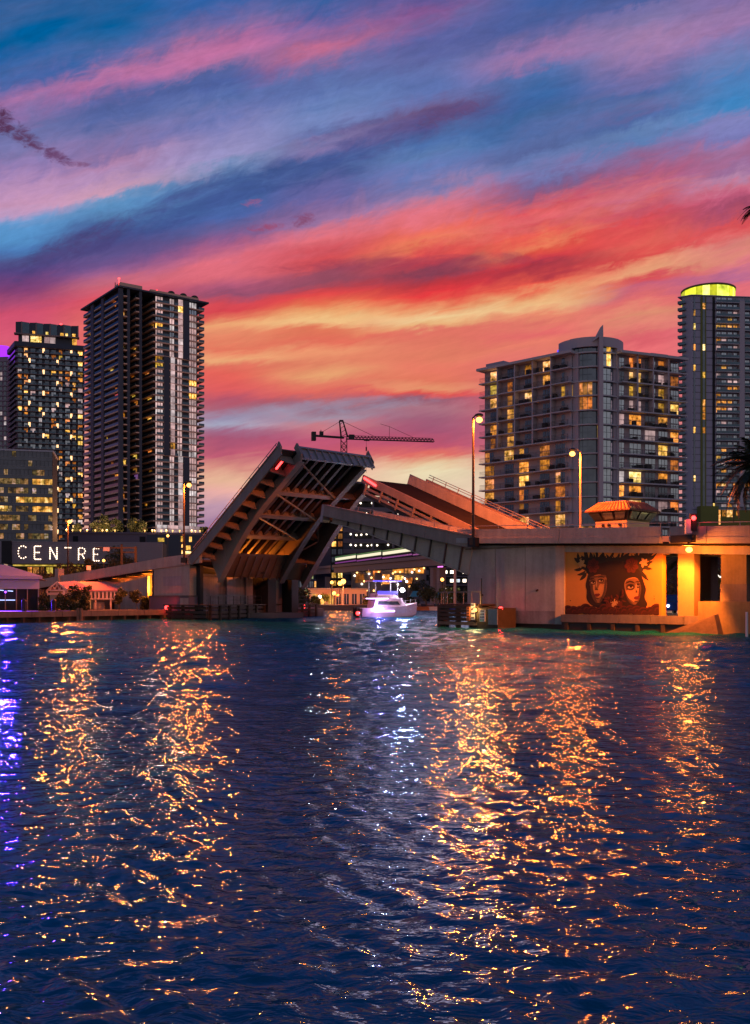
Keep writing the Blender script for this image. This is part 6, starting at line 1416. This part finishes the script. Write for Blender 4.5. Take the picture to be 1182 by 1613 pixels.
def tree(label, base, h, r, n=900, size=.16, mat='leaf', seed=1, sz=1.15, group=None, name='tree', trunk_r=.12):
    rr = random.Random(seed); t = thing(name, label, 'tree', base, group)
    mb = MB(); mb.tube([base, (base[0]+rr.uniform(-.1, .1), base[1], base[2]+(h-r)*.6), (base[0]+rr.uniform(-.2, .2), base[1], base[2]+h-r*.7)], [trunk_r, trunk_r*.8, trunk_r*.4], 7)
    for i in range(4):
        a = rr.uniform(0, 6.28); mb.tube([(base[0], base[1], base[2]+(h-r)*.55), (base[0]+cos(a)*r*.6, base[1]+sin(a)*r*.6, base[2]+h-r*rr.uniform(.5, 1.1))], [trunk_r*.5, trunk_r*.15], 5)
    mb.build('trunk', 'bark', t)
    mb = MB(); leaf_cloud(mb, (base[0], base[1], base[2]+h-r*sz*.95), r, n, size, rr, sz); mb.build('crown', mat, t); return t
qt4 = [(114, 955, 917, 98, 1.05, 1.1, 'loose dark tree in front of the pavilion gable'), (134.5, 955, 917, 100, .8, 1.6, 'slim dark tree just right of the gable tree'),
       (188, 955, 926, 100, .85, 1.0, 'round small tree before the middle of the pavilion'), (216.5, 955, 928, 100, .85, 1.0, 'round small tree at the right end of the pavilion')]
for i, (px_, yb_, yt_, Y_, r_, sz_, lb) in enumerate(qt4):
    p_ = U(px_, yb_, Y_); tree(lb, (p_[0], p_[1], .9), ZZ(yt_, Y_)-.9, r_, 700, .13, 'leaf', 40+i, sz_, 'small trees along the left quay', trunk_r=.07)
rr = random.Random(77)
hd = MB()
for i in range(1500):
    f = rr.random(); p_ = U(222+33*f, 0, 102); z = .9+rr.random()*1.35; s = .13; a = np.array([rr.gauss(0, 1) for _ in range(3)]); a /= np.linalg.norm(a); b_ = np.cross(a, [rr.gauss(0, 1) for _ in range(3)]); b_ /= np.linalg.norm(b_)
    c_ = np.array((p_[0], p_[1]+rr.uniform(-.5, .5), z)); hd.add([c_-a*s, c_-b_*s*.5, c_+a*s, c_+b_*s*.5], [(0, 1, 2, 3)])
o_ = hd.build('hedge', 'leaf'); tag(o_, 'dark clipped hedge between the pavilion and the ramp wall', 'hedge')
for k, (x0, x1, lb) in enumerate(((62, 100, 'low dark shrubs between the marquee and the gable'), (100, 140, 'low dark shrubs under the gable tree'))):
    hd = MB()
    for i in range(1300):
        f = rr.random(); p_ = U(x0+(x1-x0)*f, 0, 95); z = .9+rr.random()*(1.2+.5*sin(f*9)); s = .13; a = np.array([rr.gauss(0, 1) for _ in range(3)]); a /= np.linalg.norm(a); b_ = np.cross(a, [rr.gauss(0, 1) for _ in range(3)]); b_ /= np.linalg.norm(b_)
        c_ = np.array((p_[0], p_[1]+rr.uniform(-.4, .4), z)); hd.add([c_-a*s, c_-b_*s*.5, c_+a*s, c_+b_*s*.5], [(0, 1, 2, 3)])
    o_ = hd.build('shrub_row', 'leaf'); tag(o_, lb, 'shrubs')
mid = [(66, 905, 893, 126, 2.1, 'dark tree directly behind the marquee tent roof', 0), (92, 912, 896, 130, 1.6, 'low dark tree under the E and N letters', 0), (104, 908, 887, 132, 1.7, 'dark tree under the T letter by the lamp', 0), (128, 902, 884, 136, 1.8, 'dark tree hiding the foot of the R letter', 0), (145, 900, 880, 138, 1.7, 'dark tree covering the lower part of the last E', 0),
       (172, 900, 872, 140, 2.2, 'dark tree beside the gantry sign plate', 0), (185, 896, 858, 142, 2.2, 'tallest dark tree left of the gantry post', 0), (200, 895, 873, 142, 1.8, 'dark tree between the gantry posts', 0)]
for i, (px_, yb_, yt_, Y_, r_, lb, k_) in enumerate(mid):
    p_ = U(px_, yb_, Y_); tree(lb, (p_[0], p_[1], .9), ZZ(yt_, Y_)-.9, r_, 900, .2, 'leaf', 60+i, 1.0, 'trees between the ramp and the sign building', trunk_r=.16)
pod_t = [(113, 826, 3.2, 'terrace tree at the left end of the podium roof'), (146, 820, 4.5, 'terrace tree left of the middle fin of the slate tower'), (160, 808, 6.0, 'large terrace tree before the slate tower'), (178, 815, 5.0, 'terrace tree right of the large one'), (206, 812, 6.0, 'wide terrace tree below the tower balconies'), (218, 820, 4.5, 'terrace tree nearest the glazed tower base'), (318, 829, 2.6, 'small terrace tree at the right end of the podium')]
for i, (px_, yt_, r_, lb) in enumerate(pod_t):
    p_ = WP.p(WP.q(px_), -8); Y_ = p_[1]; tree(lb, (p_[0], p_[1], zpod), ZZ(yt_, Y_)-zpod, r_*.6, 700, .5, 'leaf', 90+i, 1.0, 'trees on the podium roof', trunk_r=.25)
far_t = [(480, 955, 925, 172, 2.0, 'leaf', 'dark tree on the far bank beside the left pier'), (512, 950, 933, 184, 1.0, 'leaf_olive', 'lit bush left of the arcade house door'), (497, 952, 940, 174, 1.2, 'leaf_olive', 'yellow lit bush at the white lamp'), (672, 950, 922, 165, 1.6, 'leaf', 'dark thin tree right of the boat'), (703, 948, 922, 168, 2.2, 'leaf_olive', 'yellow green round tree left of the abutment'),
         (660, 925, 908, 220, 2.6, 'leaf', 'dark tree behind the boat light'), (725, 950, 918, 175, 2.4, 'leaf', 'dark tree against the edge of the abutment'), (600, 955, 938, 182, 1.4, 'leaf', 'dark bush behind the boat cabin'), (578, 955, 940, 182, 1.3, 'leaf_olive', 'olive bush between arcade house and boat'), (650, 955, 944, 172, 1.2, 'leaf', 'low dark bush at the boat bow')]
for i, (px_, yb_, yt_, Y_, r_, mt, lb) in enumerate(far_t):
    p_ = U(px_, yb_, Y_); tree(lb, (p_[0], p_[1], .9), max(1.6, ZZ(yt_, Y_)-.9), r_, 700, .26, mt, 120+i, .9, 'trees and bushes on the far bank', trunk_r=.15)
# canvas canopies on the far bank
for i, (a, b_, y0, y1, Y_, lb) in enumerate(((646, 680, 940, 931, 178, 'teal canvas canopy right of the boat'), (684, 722, 941, 933, 176, 'teal canvas canopy under the yellow green tree'))):
    t = thing('canopy', lb, 'canopy', (U(a, 0, Y_)[0], Y_, .9)); A_, B_ = U(a, y0, Y_), U(b_, y0, Y_); zt2 = ZZ(y1, Y_)
    mb = MB(); mb.add([(A_[0], Y_, A_[2]), (B_[0], Y_, A_[2]), (B_[0], Y_+3, A_[2]), (A_[0], Y_+3, A_[2]), (A_[0]+.6, Y_+1.5, zt2), (B_[0]-.6, Y_+1.5, zt2)], [(0, 1, 5, 4), (1, 2, 5), (2, 3, 4, 5), (3, 0, 4), (0, 3, 2, 1)]); mb.build('canvas', 'teal', t)
    mb = MB()
    for x_ in (A_[0]+.1, B_[0]-.1): mb.bar((x_, Y_+.1, .9), (x_, Y_+.1, A_[2]), .1)
    mb.build('post', 'galv', t)
for i, (px_, c_) in enumerate(((640, 'sign_white'), (668, 'tile'), (688, 'sign_white'), (708, 'car_blue'))):
    p_ = U(px_, 0, 170); t = thing('parked_boat', ('small white boat moored behind the bow of the moving boat', 'small orange boat moored at the far bank under the canopy', 'small white boat moored under the yellow green tree', 'small dark blue boat moored next to the abutment')[i], 'boat', (p_[0], p_[1]-2.5, 0), 'small boats moored on the far bank')
    x_, y_ = p_[0], p_[1]-2.5; mb = MB(); mb.hexa([(x_-1.3, y_-.4, -.1), (x_+1.2, y_-.3, -.1), (x_+1.2, y_+.3, -.1), (x_-1.3, y_+.4, -.1), (x_-1.5, y_-.7, .6), (x_+1.9, y_-.1, .75), (x_+1.9, y_+.1, .75), (x_-1.5, y_+.7, .6)]); mb.build('hull', c_, t)
    mb = MB(); mb.box(x_-.6, x_+.3, y_-.4, y_+.4, .65, 1.1); mb.build('windscreen', 'win_dark', t)
# ---- palms
def frond_mesh(name, L, droop, seed, lw=.05, ll=.55):
    rr = random.Random(seed); mb = MB(); pts = []
    for i in range(13):
        f = i/12; pts.append(np.array((L*f*(1-.18*f), 0, .35*L*f-droop*L*f*f)))
    mb.tube(pts, [.035*(1-.8*i/12) for i in range(13)], 4, cap=False)
    for i in range(1, 44):
        f = .1+.9*i/44; k = min(11, int(f*12)); g = f*12-k; p = pts[k]+(pts[k+1]-pts[k])*g; d = pts[k+1]-pts[k]; d /= np.linalg.norm(d)
        l_ = ll*L/2.6*(sin(pi*min(1, .12+f*.86))**.6)*rr.uniform(.85, 1.1)
        for s in (-1, 1):
            dr = np.array((d[0]*.75, s*.8, d[2]*.6-.28-rr.uniform(0, .25))); dr /= np.linalg.norm(dr); tip = p+dr*l_; w_ = d*lw
            mid_ = p+dr*l_*.5+np.array((0, 0, .04)); mb.add([p-w_*.4, p+w_*.4, mid_+w_*.6, tip, mid_-w_*.6], [(0, 1, 2, 3, 4)])
    return mb.mesh(name, 'palm')
FM = [frond_mesh('frond', 2.7, .75, 1), frond_mesh('frond', 2.7, .45, 2), frond_mesh('frond', 2.5, 1.05, 3)]
def palm(label, base, h, n, sc=1.0, seed=1, group=None):
    rr = random.Random(seed); t = thing('palm_tree', label, 'palm tree', base, group)
    mb = MB(); mb.tube([base, (base[0]+.1, base[1], base[2]+h*.5), (base[0], base[1], base[2]+h)], [.24*sc, .17*sc, .15*sc], 8); mb.build('trunk', 'bark', t)
    for i in range(n):
        o = bpy.data.objects.new('frond', rr.choice(FM)); COL.objects.link(o); o.parent = t; o.location = (0, 0, h); s = sc*rr.uniform(.85, 1.1); o.scale = (s, s, s)
        o.rotation_euler = (rr.uniform(-.2, .2), rr.uniform(-.95, .75), 6.283*i/n*2.618+rr.uniform(-.2, .2))
    return t
p_ = U(1200, 740, 52); palm('dark palm reaching into the picture at the right edge above the parapet', (p_[0], p_[1], .9), p_[2]-.9, 46, 1.05, 5)
p_ = U(1203, 326, 44); palm('tall palm outside the right edge with only frond tips showing against the red sky', (p_[0], p_[1], .9), p_[2]-.9, 26, .42, 8)
for i, (px_, py_, Y_, sc_, lb) in enumerate(((1120, 905, 96, 1.1, 'lit palm between the two columns under the span'), (1100, 893, 104, 1.2, 'dark palm behind the orange column'), (1178, 895, 92, 1.0, 'palm at the right edge beyond the olive column'), (1070, 880, 108, 1.3, 'tall dark palm behind the gap beside the mural'))):
    p_ = U(px_, py_, Y_); palm(lb, (p_[0], p_[1], .9), p_[2]-.9, 18, sc_, 20+i, 'palms on the bank behind the right span')
for i, (px_, yt_, Y_, r_, lb) in enumerate(((1105, 935, 98, 1.6, 'dark shrub between the two columns'), (1052, 905, 112, 3.0, 'dark tree beside the mural wall edge'), (1128, 880, 118, 3.6, 'dark tree high behind the columns'), (1176, 915, 100, 1.8, 'dark shrub at the right edge under the span'))):
    p_ = U(px_, 0, Y_); tree(lb, (p_[0], p_[1], .9), ZZ(yt_, Y_)-.9, r_, 900, .22, 'leaf', 150+i, 1.0, 'trees behind the right span', trunk_r=.15)
bk = thing('backdrop_wall', 'dark backdrop wall behind the columns of the right span', 'wall', (45, 135, .9))
mb = MB(); mb.box(36, 62, 135, 136, .9, 9); mb.build('wall', 'dark', bk)  # near-black backdrop sheet closing the view between the columns
for i in range(10):
    p_ = U(1096+i*9.3, 880+((i*37) % 60), 134.8); mb = MB(); mb.box(p_[0]-.25, p_[0]+.25, 134.8, 134.95, p_[2]-.2, p_[2]+.2); mb.build('window', ('win_hot', 'dot', 'win_amber')[i % 3], bk)
for i, px_ in enumerate((1099, 1107)):
    p_ = U(px_, 966, 66); mb = MB(); mb.tube([(p_[0], p_[1], .9), (p_[0], p_[1], 1.5)], .13, 8); mb.ball((p_[0], p_[1], 1.5), .13, 8, 5); o_ = mb.build('bollard', 'tile_dark'); tag(o_, ('brown bollard just right of the orange column', 'brown bollard nearer the broken slab')[i], 'bollard', 'bollards under the right span')
p_ = U(1086.5, 957, 61.5); mb = MB(); mb.tube([(p_[0], p_[1], .95), (p_[0], p_[1], 1.05), (p_[0], p_[1], 1.6)], [.16, .13, .03], 8); o_ = mb.build('traffic_cone', 'tile'); tag(o_, 'dark cone at the foot of the orange lit column', 'cone')
mb = MB(); p_ = U(1177, 0, 53); mb.tube([(p_[0], p_[1], -1), (p_[0], p_[1], ZZ(964, 53))], .07, 6); o_ = mb.build('mooring_pole', 'white_paint'); tag(o_, 'thin white pole in the water at the right edge', 'pole')
# car behind the mural wall
cr = thing('parked_car', 'blue car parked behind the gap between mural wall and column', 'car', (*U(1053, 0, 78)[:2], .9))
p_ = U(1054, 0, 78); x_, y_ = p_[0], p_[1]
mb = MB(); mb.hexa([(x_-.9, y_-2, 1.15), (x_+.9, y_-2, 1.15), (x_+.9, y_+2, 1.15), (x_-.9, y_+2, 1.15), (x_-.9, y_-2, 1.75), (x_+.9, y_-2, 1.75), (x_+.9, y_+2, 1.8), (x_-.9, y_+2, 1.8)]); mb.build('body', 'car_blue', cr)
mb = MB(); mb.hexa([(x_-.8, y_-1.2, 1.76), (x_+.8, y_-1.2, 1.76), (x_+.8, y_+1.6, 1.81), (x_-.8, y_+1.6, 1.81), (x_-.65, y_-.5, 2.3), (x_+.65, y_-.5, 2.3), (x_+.65, y_+1.2, 2.3), (x_-.65, y_+1.2, 2.3)]); mb.build('cabin', 'win_dark', cr)
mb = MB(); mb.box(x_-.66, x_+.66, y_-.5, y_+1.2, 2.305, 2.36); mb.build('roof', 'car_blue', cr)
for sx_ in (-1, 1):
    mb = MB(); mb.ball((x_+sx_*.65, y_-2.02, 1.5), .1, 7, 5); mb.build('headlight', 'white_lamp', cr)
    for dy_ in (-1.3, 1.3): mb = MB(); mb.tube([(x_+sx_*.92, y_+dy_, 1.2), (x_+sx_*.72, y_+dy_, 1.2)], .31, 12); mb.build('wheel', 'black', cr)
# ================================================================ BOAT
bo = thing('motor_boat', 'lilac lit motor boat with blue canopy passing under the open bridge', 'boat', (2, 108, 0))
bx, by = U(609, 0, 108)[:2]; ba = radians(24)
def BT(l, s, z): return (bx+l*cos(ba)-s*sin(ba), by+l*sin(ba)+s*cos(ba), z)
st = [(-3.3, 1.15, .1, 1.0), (-1.5, 1.25, .05, 1.05), (.5, 1.25, .05, 1.15), (2.0, .95, .1, 1.3), (3.1, .45, .25, 1.5), (3.7, .05, .7, 1.6)]
vs_ = []; fs_ = []
for (l, b_, zb, zt2) in st: vs_ += [BT(l, -b_, zt2), BT(l*.98, -b_*.75, zb), BT(l*.97, 0, zb-.35), BT(l*.98, b_*.75, zb), BT(l, b_, zt2)]
for i in range(len(st)-1):
    for k in range(4): fs_.append((i*5+k, i*5+k+1, (i+1)*5+k+1, (i+1)*5+k))
    fs_.append((i*5, (i+1)*5, (i+1)*5+4, i*5+4))
fs_.append((0, 1, 2, 3, 4)); mb = MB(); mb.add(vs_, fs_); mb.build('hull', 'hull', bo)
def btbox(l0, l1, s0, s1, z0, z1, tl=0): return MB().hexa([BT(l0, s0, z0), BT(l1, s0, z0), BT(l1, s1, z0), BT(l0, s1, z0), BT(l0+tl*.3, s0, z1), BT(l1-tl, s0, z1), BT(l1-tl, s1, z1), BT(l0+tl*.3, s1, z1)])
btbox(-1.9, 2.1, -.95, .95, 1.06, 1.95, .7).build('cabin', 'hull', bo)
btbox(-1.5, 1.2, -.99, -.955, 1.35, 1.75, .3).build('cabin_window', 'win_dark', bo)
btbox(-2.4, 1.4, -1.1, 1.1, 1.96, 2.1).build('flybridge_deck', 'hull', bo)
btbox(-2.9, -.3, -1.12, -1.105, 2.0, 2.08).build('deck_light', 'boat_glow', bo)
btbox(-2.0, .4, -1.27, -1.245, .62, .74).build('side_light', 'boat_glow', bo)
btbox(-1.6, 1.0, -1.0, 1.0, 2.105, 2.6, .5).build('flybridge_coaming', 'hull', bo)
for l_ in (-1.7, .9):
    for s_ in (-.9, .9): mb = MB(); mb.tube([BT(l_, s_, 2.1), BT(l_, s_, 3.85)], .045, 6); mb.build('canopy_post', 'galv', bo)
btbox(-2.1, 1.3, -1.1, 1.1, 3.86, 4.0).build('canopy', 'hull', bo)
btbox(-2.1, 1.3, -1.13, -1.105, 3.86, 3.97).build('canopy_light', 'boat_blue', bo)
btbox(-1.5, .9, -1.02, -1.005, 2.5, 2.85).build('flybridge_screen', 'boat_blue', bo)
btbox(-.2, .5, -1.16, -1.135, 3.84, 3.9).build('canopy_lamp', 'boat_glow', bo)
pb = BT(1.45, -1.0, 2.95); mb = MB(); mb.ball(pb, .24, 8, 6); mb.build('spotlight', 'boat_white', bo, smooth=True); point_light(bo, pb, (.95, .85, 1.0), 4500, .28, 'spot_light')
pb = BT(-1.6, -1.5, 1.0); point_light(bo, pb, (.75, .45, 1.0), 700, .12, 'side_lamp_light'); mb = MB(); mb.ball(pb, .09, 6, 5); mb.build('side_lamp', 'boat_glow', bo)
mb = MB(); mb.tube([BT(-2.0, 0, 4.0), BT(-2.1, 0, 5.2)], .025, 5); mb.build('antenna', 'white_paint', bo)
rl_ = MB()
for l_ in (1.9, 2.6, 3.3): rl_.bar(BT(l_, -.8+.28*(l_-1.9), 1.25), BT(l_, -.8+.28*(l_-1.9), 1.85), .03)
rl_.bar(BT(1.7, -.9, 1.8), BT(3.5, -.25, 1.95), .03); rl_.build('bow_rail', 'galv', bo)
for s_ in (-.4, .4): mb = MB(); mb.hexa([BT(-3.7, s_-.16, .1), BT(-3.35, s_-.16, .1), BT(-3.35, s_+.16, .1), BT(-3.7, s_+.16, .1), BT(-3.75, s_-.16, 1.1), BT(-3.38, s_-.16, 1.1), BT(-3.38, s_+.16, 1.1), BT(-3.75, s_+.16, 1.1)]); mb.build('outboard_motor', 'black', bo)
p_ = U(564, 965, 104); nb = thing('marker_buoy', 'small floating red light left of the moving boat', 'buoy', (p_[0], p_[1], 0))
mb = MB(); mb.tube([(p_[0], p_[1], -.2), (p_[0], p_[1], .3)], .28, 8); mb.build('float', 'black', nb)
mb = MB(); mb.ball((p_[0], p_[1], .5), .2, 8, 6); mb.build('lens', 'red_lamp', nb); point_light(nb, (p_[0], p_[1], .5), (1, .03, .02), 40, .23)
# ================================================================ TOWER CRANE
kr = thing('tower_crane', 'dark tower crane with level lattice jib behind the raised bridge leaf', 'crane', (U(542, 0, 420)[0], 420, .9))
kx, ky = U(542, 0, 420)[:2]; zj = ZZ(688, 420); jd = np.array((U(684, 0, 428)[0]-kx, 8.0)); Lj = np.linalg.norm(jd); jd /= Lj
def KJ(l, s, z): return (kx+jd[0]*l-jd[1]*s, ky+jd[1]*l+jd[0]*s, z)
mb = MB(); hm = 1.25
for sx_ in (-1, 1):
    for sy_ in (-1, 1): mb.bar((kx+sx_*hm, ky+sy_*hm, .9), (kx+sx_*hm, ky+sy_*hm, zj), .3)
z = 40.0
while z < zj-2.5:
    for sy_ in (-1, 1): mb.bar((kx-hm, ky+sy_*hm, z), (kx+hm, ky+sy_*hm, z+2.6), .16); mb.bar((kx+hm, ky+sy_*hm, z), (kx-hm, ky+sy_*hm, z+2.6), .16); mb.bar((kx-hm, ky+sy_*hm, z), (kx+hm, ky+sy_*hm, z), .16)
    for sx_ in (-1, 1): mb.bar((kx+sx_*hm, ky-hm, z), (kx+sx_*hm, ky+hm, z+2.6), .16)
    z += 2.6
mb.build('mast', 'black', kr)
mb = MB(); za = ZZ(663, 420)
for s_ in (-1, 1): mb.bar(KJ(-1.2, s_*.9, zj), KJ(-1.9, s_*.4, za), .3); mb.bar(KJ(1.6, s_*.9, zj), KJ(-.4, s_*.4, za), .3)
for i in range(4):
    f = i/4; mb.bar(KJ(-1.2-.7*f, 0, zj+(za-zj)*f), KJ(1.6-2.0*(f+.2), 0, zj+(za-zj)*(f+.2)), .2)
mb.bar(KJ(-1.9, 0, za), KJ(-.3, 0, za), 1.0, .7); mb.build('tower_head', 'black', kr)
mb = MB(); mb.bar(KJ(-1, 0, zj), KJ(Lj, 0, zj), .26); top = 1.9
for s_ in (-.8, .8): mb.bar(KJ(1, s_, zj-.9), KJ(Lj, s_, zj-.9), .26)
n_ = 26
for i in range(n_):
    a, b_ = 1+(Lj-1)*i/n_, 1+(Lj-1)*(i+1)/n_; m2 = (a+b_)/2
    for s_ in (-.8, .8): mb.bar(KJ(a, s_, zj-.9), KJ(m2, 0, zj+.6), .13); mb.bar(KJ(m2, 0, zj+.6), KJ(b_, s_, zj-.9), .13)
mb.bar(KJ(1.5, 0, zj+.6), KJ(Lj-1, 0, zj+.6), .2); mb.build('jib', 'black', kr)
Lc = (U(542, 0, 420)[0]-U(492, 0, 420)[0])
mb = MB(); 
for s_ in (-.6, .6): mb.bar(KJ(-Lc, s_, zj+.1), KJ(0, s_, zj-.4), .5, .7)
for i in range(9): mb.bar(KJ(-Lc*i/9, -.6, zj), KJ(-Lc*i/9, .6, zj), .15)
mb.build('counter_jib', 'black', kr)
mb = MB(); mb.bar(KJ(-Lc-.4, 0, zj-.2), KJ(-Lc+1.4, 0, zj-.2), 2.4, 3.6); mb.build('counterweight', 'black', kr)
mb = MB(); mb.bar(KJ(-Lc+3, 0, zj+1.2), KJ(-Lc+4.6, 0, zj+1.2), 1.4, 1.4); mb.bar(KJ(-Lc+3.6, 0, zj+1.5), KJ(-Lc+3.6, 0, zj+2.6), .3); mb.build('winch', 'black', kr)
mb = MB(); mb.bar(KJ(2.0, -1.2, zj-.2), KJ(4.2, -1.2, zj-.2), 1.5, 2.0); mb.build('operator_cab', 'black', kr)
mb = MB(); mb.bar(KJ(-1.2, 0, za), KJ(-Lc+3, 0, zj+1), .14); mb.bar(KJ(-1, 0, za), KJ(Lj*.34, 0, zj+.5), .14); mb.bar(KJ(Lj*.5, 0, zj), KJ(Lj*.5, 0, zj+5), .16); mb.bar(KJ(Lj*.5, 0, zj+5), KJ(Lj*.78, 0, zj+.5), .12); mb.bar(KJ(Lj*.5, 0, zj+5), KJ(Lj*.4, 0, zj+6), .12); mb.build('tie_cable', 'black', kr)
mb = MB(); mb.bar(KJ(Lj*.245, 0, zj-.8), KJ(Lj*.245, 0, zj-15), .12); mb.bar(KJ(Lj*.245, 0, zj-4), KJ(Lj*.245, 0, zj-5.6), .6); mb.bar(KJ(Lj*.22, 0, zj-1.1), KJ(Lj*.28, 0, zj-1.1), .9, .6); mb.build('hoist_hook', 'black', kr)
